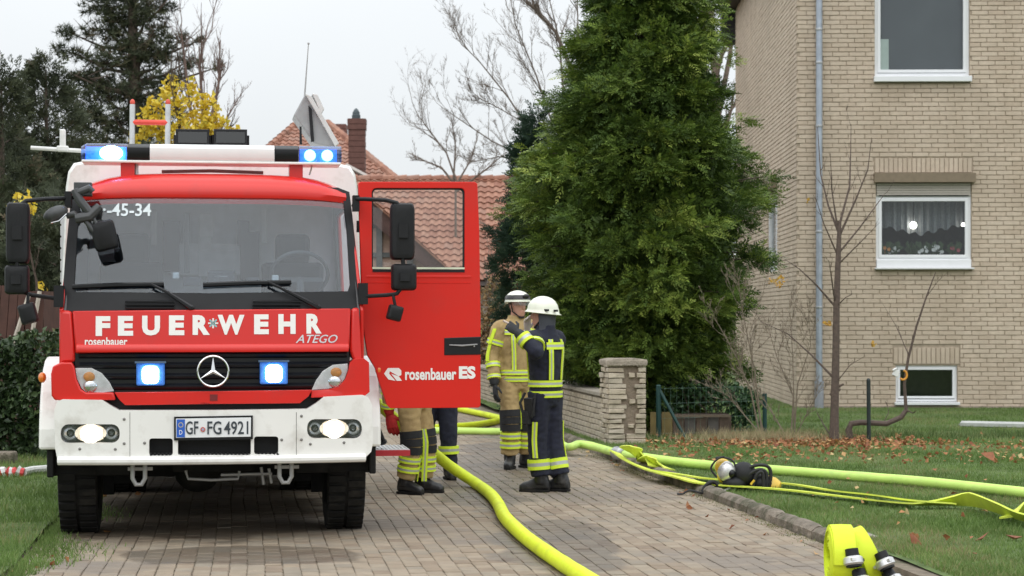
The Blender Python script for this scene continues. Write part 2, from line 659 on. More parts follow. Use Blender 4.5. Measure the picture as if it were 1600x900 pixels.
# black apron between bumper and grille, red strip, grille
panel('apron', TS([(150, 614), (512, 610), (512, 646), (150, 650)], yG), [], lambda x, z: yG(x, z) + .06, .05, BLACKP, truck, 0, .2)
strip = panel('grille_lower_strip', TS([(179, 613), (488, 609), (482, 619), (468, 630), (335, 631), (196, 633), (186, 624)], yG), [], lambda x, z: yG(x, z) - .02, .07, RED, truck, .008)
mb = MB()
x, z = TL(334, 621, .05)
mb.box((x, .040, z), (.055, .01, .045))
mb.build('jacking_cap', mat('dark_red', (.16, .01, .01), .5), strip)
gr = panel('grille', TS([(116, 551), (546, 547), (548, 612), (116, 615)], yG), [], lambda x, z: yG(x, z) + .035, .05, BLACKG, truck, .004, .2)
for py in (556, 572, 589, 605):
    q = MB()
    x0, z = TL(150 if py > 580 else 122, py, .08)
    x1, z = TL(515 if py > 580 else 543, py - 2, .08)
    q.rings([[Vector((x, yG(x, z) + .03 + a, z + b)) for a, b in ((.0, -.024), (-.022, -.012), (-.028, .004), (-.004, .024), (.02, .02), (.02, -.02))] for x in np.linspace(x0, x1, 15)], 0)
    q.build('grille_bar', mat('grille_black', (.007, .008, .011), .35, spec=.4, var=.15), gr, angle=50)
# star emblem
ex, ez = TL(333, 580, .04)
ER = TL(357, 580, .04)[0] - ex
ey = yG(0, 0) - .045
q = MB()
q.tube([Vector((ex + ER * math.cos(a), ey, ez + ER * math.sin(a))) for a in np.linspace(0, 2 * math.pi, 33)], .0085, 8, 0, False)
for k in range(3):
    a = R(90 + 120 * k)
    c0 = Vector((ex, ey, ez))
    tip = c0 + Vector((math.cos(a), 0, math.sin(a))) * ER * .98
    sd_ = Vector((-math.sin(a), 0, math.cos(a))) * .017
    base = c0 - Vector((math.cos(a), 0, math.sin(a))) * .008
    fr = Vector((0, -.013, 0))
    q.add([base + sd_, tip, base - sd_, c0 + fr, base + Vector((0, .01, 0))], [(0, 1, 3), (1, 2, 3), (2, 1, 4), (1, 0, 4), (0, 3, 4), (3, 2, 4)])
q.build('star_emblem', CHROME, gr, angle=30)
# blue flashers in the grille
for a, b in ((235, 585), (428, 583)):
    x, z = TL(a, b, .02)
    y0 = yG(x, z)
    q = MB()
    q.box((x, y0 - .012, z), (.205, .04, .165), 0)
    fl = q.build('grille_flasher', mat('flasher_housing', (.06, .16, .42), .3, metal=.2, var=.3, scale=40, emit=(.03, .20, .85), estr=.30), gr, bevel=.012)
    q = MB()
    q.box((x, y0 - .035, z + .088), (.225, .03, .014), 0)
    q.box((x, y0 - .036, z - .01), (.09, .02, .03), 0)
    q.build('flasher_bracket', mat('bracket_blue', (.10, .16, .26), .4, .5), fl)
    q = MB()
    q.prism(rr(-.060, -.068, .060, .060, .035, 5), 0, .02, lambda u, v, d: Vector((x + u, y0 - .052 + d, z + v)))
    q.build('lamp', LAMPB, fl, bevel=.006)

# corner lamp units
for s, lamp, sur in ((0, [(118, 575), (143, 575), (159, 583), (171, 597), (178, 611), (160, 613), (135, 612), (128, 607), (121, 592)],
                      [(80, 584), (83, 572), (96, 566), (113, 566), (117, 574), (120, 592), (127, 608), (135, 613), (178, 613), (181, 625), (86, 625), (81, 618)]),
                     (1, [(487, 609), (494, 594), (504, 580), (520, 570), (543, 568), (543, 578), (538, 592), (528, 603), (512, 607)],
                      [(487, 610), (512, 608), (529, 604), (539, 592), (544, 578), (546, 567), (552, 561), (568, 560), (576, 566), (577, 612), (570, 618), (486, 621)])):
    f2 = lambda x, z: yG(x, z) + .01
    panel('lamp_surround', TS(sur, yG), [], lambda x, z: yG(x, z) - .035, .16, RED, truck, .022, .12, seg=3)
    ti = MB()
    pts = TS(lamp, f2)
    ti.prism(pts, -.012, .02, lambda u, v, d: Vector((u, f2(u, v) + d, v)))
    to_ = ti.build('turn_signal', mat('lamp_silver', (.70, .70, .70), .35, .2, var=.15, scale=30), truck)
    mx_ = sum(p[0] for p in pts) / len(pts)
    mz_ = sum(p[1] for p in pts) / len(pts)
    q = MB()
    q.ball((mx_ + (-.03 if not s else .03), f2(mx_, mz_) - .016, mz_ + .035), (.042, .014, .036), 14, 8)
    q.build('orange_bulb', mat('orange_bulb', (.62, .25, .06), .35), to_)
    q = MB()
    q.ball((mx_ + (-.02 if not s else .02), f2(mx_, mz_) - .016, mz_ - .035), (.05, .016, .045), 14, 8)
    q.build('reflector', MIRR, to_)
    panel('lens', pts, [], lambda x, z: f2(x, z) - .040, .006, LENS, to_, .003, .12)

# hood panel with lettering
hood = panel('hood_panel', TS([(113, 486), (548, 482), (546, 546), (330, 549), (118, 552)], yHd), [], yHd, .10, RED, truck, .008)
q = MB()
pts = TS([(118, 541), (330, 539), (546, 536)], yHd)
x0, z0 = TL(119, 546, .1)
x1, _ = TL(545, 546, .1)
q.rings([[Vector((x, yHd(x, z0) + a, z0 - .004 + b)) for a, b in ((.02, .05), (-.004, .036), (-.018, .010), (-.014, -.016), (.02, -.022))] for x in np.linspace(x0, x1, 17)], 0)
q.build('hood_lip', RED, hood, angle=60)
hf = on(yHd, -.003)
q = MB()
for ch, a, b in (('F', 149, 172), ('E', 184, 208), ('U', 222, 250), ('E', 264, 288), ('R', 301, 328), ('W', 340, 382), ('E', 397, 420), ('H', 435, 462), ('R', 479, 503)):
    t = (a - 149) / 354
    x0, z0 = TL(a, 525 - 4 * t, .09)
    x1, z1 = TL(b, 494 - 4 * t, .09)
    q = MB()
    put_text(q, ch, x0, x1, z0, z1, hf, .055)
    q.build('letter', LETW, hood)
q = MB()
x0, z0 = TL(132, 540, .09)
x1, z1 = TL(199, 527, .09)
put_text(q, 'rosenbauer', x0, x1, z0, z1, hf, .02)
q.build('maker_lettering', LETW, hood)
q = MB()
x0, z0 = TL(462, 536, .09)
x1, z1 = TL(528, 523, .09)
put_text(q, 'ATEGO', x0, x1, z0, z1, on(yHd, -.005), .008, 0, .35)
q.build('model_badge', ALU, hood)
q = MB()
x, z = TL(333, 505, .09)
for k in range(8):
    a = k * math.pi / 4
    q.box((0, 0, 0), (.012, .002, .034), k % 2, Matrix.Translation((x + .02 * math.cos(a), yHd(x, z) - .003, z + .02 * math.sin(a))) @ Matrix.Rotation(-a + R(90), 4, 'Y'))
q.lathe([(.016, 0), (.015, .003)], 12, 1, Matrix.Translation((x, yHd(x, z) - .001, z)) @ Matrix.Rotation(R(90), 4, 'X'))
q.build('brigade_emblem', [LETW, mat('emblem_teal', (.25, .50, .52), .5)], hood)

# cab corners, windscreen
for pts in ([(93, 484), (112, 486), (117, 552), (117, 566), (100, 567), (92, 573)], [(549, 482), (561, 480), (567, 563), (551, 562), (547, 548)]):
    panel('corner_panel', TS(pts, yHd), [], lambda x, z: yHd(x, z) + .012, .25, RED, truck, .02, 0)
fr_o = [(99, 487), (98, 455), (102, 400), (107, 349), (112, 298), (145, 295), (330, 292), (528, 293), (546, 300), (551, 340), (557, 400), (562, 455), (562, 483), (330, 486)]
fr_h = [(118, 456), (116, 448), (121, 358), (126, 309), (132, 308), (330, 306), (530, 308), (536, 311), (541, 345), (547, 445), (544, 455), (330, 458)]
wf = panel('windscreen_frame', TS(fr_o, yW), [TS(fr_h, yW)], yW, .05, BLACKP, truck, .008, .2)
panel('windscreen', TS([(px + (333 - px) * .002, py) for px, py in fr_h], yW), [], lambda x, z: yW(x, z) + .012, .006, WSG, wf, 0, .2)
q = MB()
x0, z0 = TL(160, 337, .4)
x1, z1 = TL(236, 317, .4)
put_text(q, '·-45-34', x0, x1, z0, z1, on(yW, .008), .018)
q.build('call_sign_lettering', mat('pale_film', (.62, .68, .70), .6), wf)
for a, b in ((195, 272), (395, 470)):
    q = MB()
    for k in range(3):
        x0, z0 = TL(a, 471 + 5 * k, .1)
        x1, _ = TL(b, 471, .1)
        q.tube([Vector((x, yW(x, 1.7) - .008, z0)) for x in np.linspace(x0, x1, 5)], .009, 6)
    q.build('cowl_vent', BLACKG, wf)
for bl, arm in ((((113, 448), (185, 445), (256, 444)), ((236, 444), (262, 457), (299, 481))), (((317, 445), (390, 442), (455, 441)), ((420, 441), (455, 458), (497, 480)))):
    q = MB()
    pts = [(*TL(a, b, yW(*TL(a, b, .2)) - .02),) for a, b in bl]
    q.tube([Vector((x, yW(x, z) - .015, z)) for x, z in pts], .011, 6, flat=1.6)
    wo = q.build('wiper', BLACKG, truck)
    q = MB()
    pts = [(*TL(a, b, .15),) for a, b in arm]
    q.tube([Vector((x, yW(x, z) - .04, z)) for x, z in pts], [.009, .013, .02], 6)
    q.lathe([(.022, -.03), (.024, .02), (.01, .03)], 10, 0, Matrix.Translation((pts[-1][0], yW(*pts[-1]) - .02, pts[-1][1])) @ Matrix.Rotation(R(90), 4, 'X'))
    q.build('wiper_arm', BLACKG, wo)

# roof, cab shell
roofs = []
for y, z, hw in ((.47, TL(333, 303, .5)[1] - .03, 1.0), (.46, TL(333, 300, .5)[1], 1.01), (.50, TL(333, 285, .5)[1], 1.005), (.60, TL(333, 274, .6)[1], .985), (.8, 2.775, .985), (1.4, 2.80, .99), (2.02, 2.80, .99), (2.04, 2.74, .99)):
    xs = np.linspace(-1, 1, 21)
    roofs.append([Vector((x * hw, y + .075 * (x * hw) ** 2, z - (.03 if y < .49 else .06 if y < .55 else .10) * abs(x) ** 5)) for x in xs])
q = MB()
q.rings(roofs, 0, True, False, closed=False)
q.rings([[p + Vector((0, .02, -.045)) for p in r] for r in roofs], 0, True, False, closed=False)
n_ = len(roofs[0])
q.build('cab_roof', RED, truck, angle=45)
for s in (-1, 1):                                # side walls below and above the door openings, floor, rear wall
    q = MB()
    prof = [(.14, 1.72), (.52, 2.55), (.62, 2.62), (2.0, 2.72), (2.0, .95), (1.75, .95), (1.75, 1.30), (.45, 1.30), (.40, 1.0), (.16, 1.0)]
    fn = lambda u, v, d, s=s: Vector((s * (1.122 - .10 * max(0, v - 1.75) - d), u + .07, v))
    if s < 0:
        q.prism(prof, 0, .03, fn)
        q.prism(prof, .032, .05, fn, 1)
    else:
        q.prism([(.14, 1.72), (.46, 2.50), (.62, 2.62), (2.0, 2.72), (2.0, .95), (1.75, .95), (1.75, 2.5), (.62, 2.5), (.36, 1.72), (.42, 1.0), (.16, 1.0)], 0, .028, fn)
        q.prism([(.142, 1.72), (.462, 2.50), (.618, 2.615), (1.99, 2.71), (1.99, .96), (1.76, .96), (1.76, 2.51), (.61, 2.51), (.37, 1.72), (.43, 1.01), (.165, 1.01)], .03, .05, fn, 1)
    q.build('cab_side', [RED, mat('cab_lining_dark', (.12, .12, .125), .8, var=.1)], truck, bevel=.01)
q = MB()
q.box((0, 1.98, 1.9), (2.06, .05, 1.65), 0)
q.box((0, 1.1, 1.05), (2.1, 1.7, .06), 1)
q.build('cab_rear_wall', [mat('cab_lining', (.56, .57, .58), .7, var=.1), BLACKP], truck)
q = MB()                                         # dashboard
q.rings([[Vector((x, .28, 1.1)), Vector((x, .30, 1.68)), Vector((x, .42, 1.75 + .02 * math.cos(x * 3))), Vector((x, .62, 1.74)), Vector((x, .72, 1.60)), Vector((x, .68, 1.1))] for x in np.linspace(-1.02, 1.02, 9)], 0)
q.build('dashboard', mat('dash_grey', (.11, .113, .118), .7, var=.1), truck)
q = MB()
x, z = TL(468, 425, .8)
q.tube([Vector((x + .22 * math.cos(a), .78 - .12 * math.sin(a), z - .02 + .17 * math.sin(a))) for a in np.linspace(0, 2 * math.pi, 25)], .016, 8, 0, False)
q.box((x, .74, z - .06), (.36, .02, .035))
q.tube([(x, .76, z - .05), (x, .66, z - .25)], .03, 8)
q.build('steering_wheel', mat('wheel_grey', (.10, .10, .10), .6), truck)
for a in (205, 458):
    x, z = TL(a, 400, 1.35)
    q = MB()
    q.box((x, 1.45, 1.72), (.50, .14, .78), 0, rot=Matrix.Rotation(R(-8), 3, 'X'))
    q.box((x, 1.25, 1.36), (.50, .5, .14), 0)
    q.box((x, 1.50, 2.22), (.28, .10, .24), 0)
    q.build('seat', mat('seat_cloth', (.022, .024, .028), .9, var=.2), truck, bevel=.04)
q = MB()                                         # kit hanging on the cab's back wall
for a, b, wd, hg, mi in ((320, 370, .10, .24, 1), (292, 380, .05, .50, 2), (268, 385, .14, .42, 0), (390, 400, .16, .40, 0), (338, 412, .30, .22, 1), (380, 365, .10, .22, 0), (348, 430, .22, .10, 2)):
    x, z = TL(a, b, 1.85)
    q.box((x, 1.88, z), (wd, .14, hg), mi)
x, z = TL(325, 450, .6)
q.box((x, .55, 1.80), (.16, .12, .09), 0)
for a, b, wd, hg, mi in ((345, 434, .20, .10, 0), (345, 432, .12, .03, 1), (275, 431, .05, .05, 1), (395, 440, .10, .06, 0), (300, 440, .14, .07, 0), (430, 438, .05, .08, 1)):
    x, z = TL(a, b, .55)
    q.box((x, .55, z), (wd, .08 + .001 * a / 100, hg), mi)
for a, b, wd, hg in ((322, 352, .12, .20), (325, 405, .62, .26), (240, 355, .05, .30), (412, 352, .05, .30)):
    x, z = TL(a, b, 1.8)
    q.box((x, 1.80 + wd * .05, z), (wd, .03, hg), 1)
q.build('cab_equipment', [mat('kit_dark', (.06, .06, .065), .8), mat('kit_pale', (.62, .62, .60), .6), mat('kit_grey', (.33, .34, .35), .6)], truck, bevel=.01)

# bodywork behind the cab
q = MB()
z1 = TL(333, 253, 2.15)[1]
sec = [(-1.255, .75), (-1.25, 1.9), (-1.215, z1 - .22), (-1.195, z1 - .09), (-1.15, z1 - .02), (-1.05, z1)]
sec = sec + [(-a, b) for a, b in reversed(sec)]
q.rings([[Vector((a * k, y, .75 + (b - .75) * k2)) for a, b in sec] for y, k, k2 in ((2.15, .985, .99), (2.19, 1, 1), (6.9, 1, 1), (6.94, .985, .99))], 0, True, True)
body = q.build('equipment_body', WHITE, truck, angle=40)
for s in (-1, 1):
    for y in (2.9, 4.3, 5.7):
        q = MB()
        q.box((s * 1.245, y, 1.75), (.03, 1.2, 1.6))
        for k in range(16):
            q.box((s * 1.263, y, 1.02 + k * .098), (.012, 1.18, .08))
        q.build('roller_shutter', ALU, body)
q = MB()
q.box((0, 4.2, .72), (.9, 7.2, .22))
q.box((0, .75, .80), (1.7, .5, .18))
for s in (-1, 1):
    q.box((s * .43, 3.0, .80), (.09, 5, .22))
    q.box((s * .95, 2.9, .60), (.55, 1.7, .62))  # skirt boxes, flaps and sump added to keep light off the paving below
    q.box((s * .95, 6.2, .60), (.55, 1.3, .62))
    q.box((s * 1.0, 1.78, .58), (.40, .03, .72))
    q.box((s * .98, 5.35, .55), (.56, .03, .70))
q.box((0, 1.6, .72), (.62, 1.5, .50))
q.box((.1, 3.4, .62), (.7, 1.3, .36))
q.box((0, 6.8, .55), (1.9, .12, .5))
q.build('chassis', CHASS, truck)
for s in (-1, 1):                                # dark inner wings below the bumper
    q = MB()
    x0 = -1.225 if s < 0 else .62
    q.box((s * .93, .62, .585), (.60, .06, .23), 0)
    q.box((s * 1.205, .70, .58), (.05, .5, .22), 0)
    q.build('inner_wing', CHASS, truck, bevel=.01)
for s in (-1, 1):                                # wheel arch flares
    arc = [(1.1 + .70 * math.cos(a), .68 + .68 * math.sin(a)) for a in np.linspace(0, math.pi, 15)]
    arc2 = [(1.1 + .585 * math.cos(a), .68 + .575 * math.sin(a)) for a in np.linspace(math.pi, 0, 15)]
    q = MB()
    q.prism(arc + arc2, 1.10, 1.285 if s < 0 else 1.265, lambda u, v, d, s=s: Vector((s * d, u, v)))
    q.build('wheel_arch', WHITE, truck, bevel=.02)
    q = MB()
    x, z = TL(66 if s < 0 else 592, 590 if s < 0 else 578, .5)
    q.ball((x, .5, z), (.03, .035, .04), 10, 8)
    q.build('side_marker', ORANGE, truck)
# axle, springs, hooks, pipes
q = MB()
q.tube([(-.95, 1.1, .5), (-.2, 1.1, .5), (.2, 1.1, .5), (.95, 1.1, .5)], [.07, .09, .09, .07], 10)
q.ball((-.12, 1.1, .50), (.20, .22, .21), 14, 10)
q.build('front_axle', CHASS, truck)
q = MB()
q.tube([(-.95, 4.7, .5), (.95, 4.7, .5)], .09, 10)
q.ball((-.1, 4.7, .5), (.22, .24, .24), 14, 10)
q.build('rear_axle', CHASS, truck)
for s in (-1, 1):
    q = MB()
    q.box((s * .42, 1.1, .62), (.08, 1.3, .09))
    q.build('leaf_spring', CHASS, truck)
for a, b in ((217, 741), (446, 738)):
    q = MB()
    x, z = TL(a, b, .16)
    q.tube([(x - .045, .16, z + .10), (x - .045, .15, z - .03), (x - .02, .15, z - .075), (x + .02, .15, z - .075), (x + .045, .15, z - .03), (x + .045, .16, z + .10)], .017, 8)
    q.tube([(x - .08, .16, z + .04), (x + .10, .16, z + .04)], .014, 8)
    q.build('tow_shackle', GREYM, truck)
q = MB()
for pts in (((290, 735), (294, 748), (330, 750), (372, 748), (374, 736)), ((345, 742), (425, 740)), ((408, 730), (412, 757)), ((420, 732), (424, 755))):
    q.tube([Vector((*TL(a, b, .5)[:1], .5, TL(a, b, .5)[1])) for a, b in pts], .012, 6)
q.build('brake_pipe', GREYM, truck)
# wheels
tm = MB()
prof = [(.30, -.10), (.33, -.135), (.44, -.148), (.485, -.14), (.50, -.10), (.503, 0), (.50, .10), (.485, .14), (.44, .148), (.33, .135), (.30, .10)]
tm.lathe(prof, 40, 0, cap=False)
for k in range(40):
    for s in (-1, 1):
        a = 2 * math.pi * (k + (.5 if s > 0 else 0)) / 40
        tm.box((.507, 0, s * .075), (.03, .05, .125), 0, Matrix.Rotation(a, 4, 'Z') @ Matrix.Identity(4))
tyre_me = tm.mesh('tyre', RUBBER)
rm = MB()
rm.lathe([(.31, -.10), (.30, .06), (.24, .075), (.20, .03), (.11, .03), (.10, .12), (.02, .13)], 28, 0)
for k in range(8):
    a = k * math.pi / 4
    rm.lathe([(.016, .03), (.016, .06)], 6, 1, Matrix.Translation((.155 * math.cos(a), .155 * math.sin(a), 0)))
rim_me = rm.mesh('rim', [mat('rim_silver', (.4, .41, .42), .45, .6, var=.1), CHASS])
tiny = MB()
tiny.lathe([(.09, -.1), (.09, .1)], 12)
hub_me = tiny.mesh('hub', CHASS)
for x, y, s in ((-1.02, 1.1, -1), (1.02, 1.1, 1), (-1.07, 4.7, -1), (1.07, 4.7, 1), (-.78, 4.7, -1), (.78, 4.7, 1)):
    wh = link('wheel', hub_me, truck)
    wh.location = (x, y, .503)
    wh.rotation_euler = (0, R(90 * s), 0)
    a = link('tyre', tyre_me, wh)
    b = link('rim', rim_me, wh)

# light bar
LBY = .85
lbz0, lbz1 = TL(330, 258, LBY)[1], TL(330, 227, LBY)[1]
lx = lambda p: TL(p, 240, LBY)[0]
q = MB()
q.box(((lx(129) + lx(531)) / 2, LBY + .02, lbz0 + .012), (lx(531) - lx(129), .30, .022))
lb = q.build('light_bar', WHITE, truck, bevel=.008)


def lbsec(x0, x1, name, m, r=.0, dy=0.):
    q = MB()
    prof = [(-.14, lbz0 + .024), (-.155, lbz0 + .05), (-.15, lbz1 - .035), (-.11, lbz1 - .004), (0, lbz1), (.15, lbz1 - .02), (.16, lbz0 + .024)]
    q.rings([[Vector((x, LBY + .02 + y * k, lbz0 + .024 + (z - lbz0 - .024) * k)) for y, z in prof] for x, k in ((x0, 1 - r * (x0 < x1)), (x0 + (x1 - x0) * .12, 1), (x1, 1))], 0)
    return q.build(name, m, lb, angle=40)


lbsec(lx(235), lx(428), 'white_panel', mat('lightbar_white', (.80, .80, .80), .4, var=.02))
lbsec(lx(200), lx(233.5), 'black_panel', BLACKG)
lbsec(lx(429.5), lx(465), 'black_panel', BLACKG)
lbsec(lx(128), lx(199), 'blue_lens', BLENS, .18)
lbsec(lx(532), lx(466.5), 'blue_lens', BLENS, .0)
for a, b in ((133, 197), (469, 527)):
    q = MB()
    q.box(((lx(a) + lx(b)) / 2, LBY + .07, (lbz0 + lbz1) / 2), (lx(b) - lx(a), .02, .12))
    q.build('reflector', BLENSB, lb)
q = MB()
q.ball((lx(174), LBY - .03, (lbz0 + lbz1) / 2 + .005), (.088, .06, .058), 18, 12)
q.build('lamp', LAMPB, lb)
for a in (484, 511):
    q = MB()
    q.ball((lx(a), LBY - .03, (lbz0 + lbz1) / 2 + .005), (.045, .05, .045), 14, 10)
    q.build('lamp', LAMPB2, lb)
for a in (200, 462):
    q = MB()
    q.box((lx(a), LBY + .02, lbz0 - .05), (.105, .2, .11))
    q.build('light_bar_post', RED, lb, bevel=.006)
q = MB()
q.tube([(lx(252), .98, lbz0 - .045), (lx(330), .98, lbz0 - .035), (lx(412), .98, lbz0 - .045)], .014, 8)
q.tube([(lx(212), .9, 2.77), (lx(212), .9, 2.86)], .02, 8)
q.tube([(lx(484), .9, 2.78), (lx(488), .9, 2.85), (lx(496), .9, 2.90)], .006, 6)
q.build('roof_pipe', ALU, truck)

# things fixed on the body's roof
q = MB()
q.tube([(TL(206, 240, 3.2)[0], 3.2, 2.99), (TL(262, 240, 3.2)[0], 3.2, 2.99)], .03, 8)
lad = q.build('ladder', ALU, truck)
for a in (206.5, 262):
    q = MB()
    q.tube([Vector((*TL(a - .5, 228, 3.2)[:1], 3.2, TL(a, 228, 3.2)[1] - .2)), Vector((*TL(a + .5, 163, 3.2)[:1], 3.2, TL(a, 163, 3.2)[1]))], .024, 8)
    q.build('rail', ALU, lad)
    q = MB()
    x, z = TL(a + .5, 160, 3.2)
    q.ball((x, 3.2, z), (.022, .022, .03), 10, 6)
    q.build('rail_cap', mat('cap_red', (.6, .08, .05), .5), lad)
q = MB()
x0, z = TL(208, 191, 3.2)
x1, _ = TL(262, 191, 3.2)
q.tube([(x0, 3.2, z), (x1, 3.2, z)], .024, 8)
q.build('rung', mat('rung_red', (.65, .05, .03), .5), lad)
for a in (301, 360):
    x, z = TL(a, 215, 2.6)
    q = MB()
    q.box((x, 2.6, z), (.285, .12, .135), 0)
    for k in range(-6, 7):
        q.box((x + k * .02, 2.67, z), (.006, .05, .12), 0)
    wl = q.build('work_light', BLACKG, truck, bevel=.012)
    q = MB()
    q.box((x, 2.536, z - .004), (.245, .008, .095), 0)
    q.build('lens', glass('dark_lens', (.25, .26, .27), .10, .6), wl)
    q = MB()
    q.tube([(x - .15, 2.6, z - .1), (x - .15, 2.6, z + .02)], .012, 6)
    q.build('bracket', BLACKP, wl)
    q = MB()
    q.tube([(x + .15, 2.6, z - .1), (x + .15, 2.6, z + .02)], .012, 6)
    q.build('bracket', BLACKP, wl)
YA = 2.7
q = MB()
q.tube([Vector((*TL(a, b, YA)[:1], YA, TL(a, b, YA)[1])) for a, b in ((48, 231), (98, 234), (150, 237), (250, 244))], .018, 8)
aer = q.build('awning_pole', mat('pale_pole', (.66, .66, .64), .5), truck)
q = MB()
x, z = TL(98, 217, YA)
q.box((x, YA, z + .005), (.05, .05, .155), 0)
q.box((x, YA, z - .085), (.10, .07, .05), 0)
q.build('pole_fitting', mat('pale_pole', (.66, .66, .64)), aer, bevel=.012)
# raised grey floodlight head with aerial
q = MB()
def fl(a, b, y):
    x, z = TL(a, b, y)
    return (x, z)
sh = [fl(*p, 3.0) for p in ((476, 149), (458, 182), (464, 190), (489, 226), (527, 234), (523, 222))]
q.prism(sh, 2.86, 3.30, lambda u, v, d: Vector((u, d, v)), 0)
fh = q.build('floodlight_mast', mat('mast_grey', (.30, .305, .31), .5, .2, var=.1), truck, bevel=.012)
q = MB()
sh = [fl(*p, 2.9) for p in ((476, 148), (486, 152), (529, 226), (523, 230))]
q.prism(sh, 2.80, 2.86, lambda u, v, d: Vector((u, d, v)), 0)
sh = [fl(*p, 2.9) for p in ((487, 148), (495, 149), (506, 172), (501, 181))]
q.prism(sh, 2.80, 3.2, lambda u, v, d: Vector((u, d, v)), 0)
q.build('mast_edge', mat('mast_pale', (.55, .55, .54), .5, .2), fh, bevel=.006)
q = MB()
sh = [fl(*p, 2.84) for p in ((482, 165), (487, 170), (491, 221), (486, 222))]
q.prism(sh, 2.835, 2.858, lambda u, v, d: Vector((u, d, v)), 0)
sh = [fl(*p, 2.84) for p in ((468, 198), (471, 198), (472, 226), (468, 226))]
q.prism(sh, 2.82, 2.858, lambda u, v, d: Vector((u, d, v)), 0)
q.build('mast_cable', BLACKP, fh)
q = MB()
p0, p1 = fl(476, 150, 3.1), fl(482, 68, 3.1)
q.tube([(p0[0], 3.1, p0[1]), (p1[0], 3.1, p1[1])], [.008, .004], 6)
q.ball((p1[0], 3.1, p1[1]), .011, 8, 6)
q.build('aerial', mat('aerial_grey', (.35, .35, .35), .5), truck)

# mirrors
def mirror_head(px0, py0, px1, py1, y, parent, rot=0., mount=True):
    x0, z1_ = TL(px0, py0, y)
    x1_, z0_ = TL(px1, py1, y)
    cx2, cz2 = (x0 + x1_) / 2, (z0_ + z1_) / 2
    hw, hh = (x1_ - x0) / 2, (z1_ - z0_) / 2
    q = MB()
    Mx = Matrix.Translation((cx2, y, cz2)) @ Matrix.Rotation(R(rot), 4, 'Y')
    def ring(k, yy):
        return [Vector((u * hw * k, yy, v * hh * (1 - (1 - k) * hw / hh))) for u, v in rr(-1, -1, 1, 1, .28, 4)]
    q.rings([ring(.6, -.05), ring(.86, -.042), ring(.98, -.02), ring(1., .03), ring(1., .07)], 0, True, True, Mx)
    if mount:
        q.box((0, -.055, 0), (.07, .03, min(.10, hh * .6)), 0, Mx)
    o = q.build('mirror_head', BLACKP, parent, angle=40)
    q = MB()
    q.prism(rr(-hw * .9, -hh * .93, hw * .9, hh * .93, hw * .25, 3), .071, .075, lambda u, v, d: Vector((u, d, v)), 0, False, Mx)
    q.build('mirror_glass', mat('mirror_silver', (.85, .86, .87), .03, 1., var=.0), o)
    return o


def tv(px, py, y):
    x, z = TL(px, py, y)
    return Vector((x, y, z))


q = MB()
q.tube([tv(552, 322, .42), tv(557, 311, .36), tv(570, 311, .3), tv(605, 313, .12), tv(620, 317, .10), tv(627, 325, .10), tv(628, 360, .09), tv(629, 400, .10), tv(631, 430, .10), tv(629, 448, .10), tv(620, 459, .11), tv(605, 461, .14), tv(570, 463, .22), tv(562, 462, .26)], .016, 8)
q.tube([tv(614, 459, .12), tv(616, 470, .11), tv(618, 480, .11)], .012, 8)
x, z = TL(567, 459, .25)
q.box((x, .25, z), (.07, .10, .16), 0)
x, z = TL(556, 318, .40)
q.box((x, .40, z), (.05, .10, .12), 0)
mr_ = q.build('mirror_arm', BLACKP, truck)
mirror_head(610, 317, 648, 406, .12, mr_)
mirror_head(612, 412, 651, 454, .12, mr_)
mirror_head(606, 477, 629, 501, .11, mr_, 15, False)
q = MB()
q.tube([tv(115, 308, .42), tv(105, 310, .38), tv(70, 311, .22), tv(40, 314, .12), tv(28, 322, .10), tv(26, 370, .09), tv(27, 430, .10), tv(32, 455, .11), tv(50, 461, .14), tv(85, 466, .22), tv(97, 467, .26)], .016, 8)
q.tube([tv(44, 460, .12), tv(43, 475, .11)], .012, 8)
x, z = TL(92, 463, .24)
q.box((x, .25, z), (.07, .10, .16), 0)
x, z = TL(107, 312, .40)
q.box((x, .40, z), (.05, .10, .12), 0)
ml_ = q.build('mirror_arm', BLACKP, truck)
mirror_head(9, 316, 46, 412, .12, ml_)
mirror_head(7, 414, 45, 460, .12, ml_)
mirror_head(30, 474, 57, 506, .11, ml_, -15, False)
# kerb and ramp mirrors over the passenger-side corner
q = MB()
for pts, w_ in ((((116, 296), (124, 312), (138, 330), (150, 336)), .034), (((120, 302), (140, 294), (145, 300)), .03), (((118, 342), (140, 338), (156, 322)), .042), (((134, 345), (143, 358), (150, 364)), .022), (((146, 340), (152, 355), (156, 362)), .016), (((104, 338), (116, 334), (122, 340)), .026)):
    ps = [tv(a, b, .22 + .0006 * abs(a - 140)) for a, b in pts]
    q.tube(ps, [w_ * .9] + [w_] * (len(ps) - 2) + [w_ * .8], 8)
x, z = TL(130, 296, .36)
q.box((x, .36, z), (.13, .12, .10), 0)
mk = q.build('ramp_mirror_arm', mat('arm_grey', (.05, .052, .055), .5, var=.15), truck, bevel=.006)
mirror_head(144, 345, 182, 391, .25, mk, -14, False)
q = MB()
x, z = TL(87, 334, .2)
q.ball((0, 0, 0), (.095, .07, .055), 16, 10, 0, Matrix.Translation((x, .2, z)) @ Matrix.Rotation(R(-24), 4, 'Y'))
km = q.build('mirror_head', mat('arm_grey', (.05, .052, .055)), mk)
q = MB()
q.tube([tv(80, 348, .16), tv(92, 345, .15), tv(104, 334, .16)], .006, 6)
q.build('mirror_glass', mat('mirror_silver', (.85, .86, .87)), km)

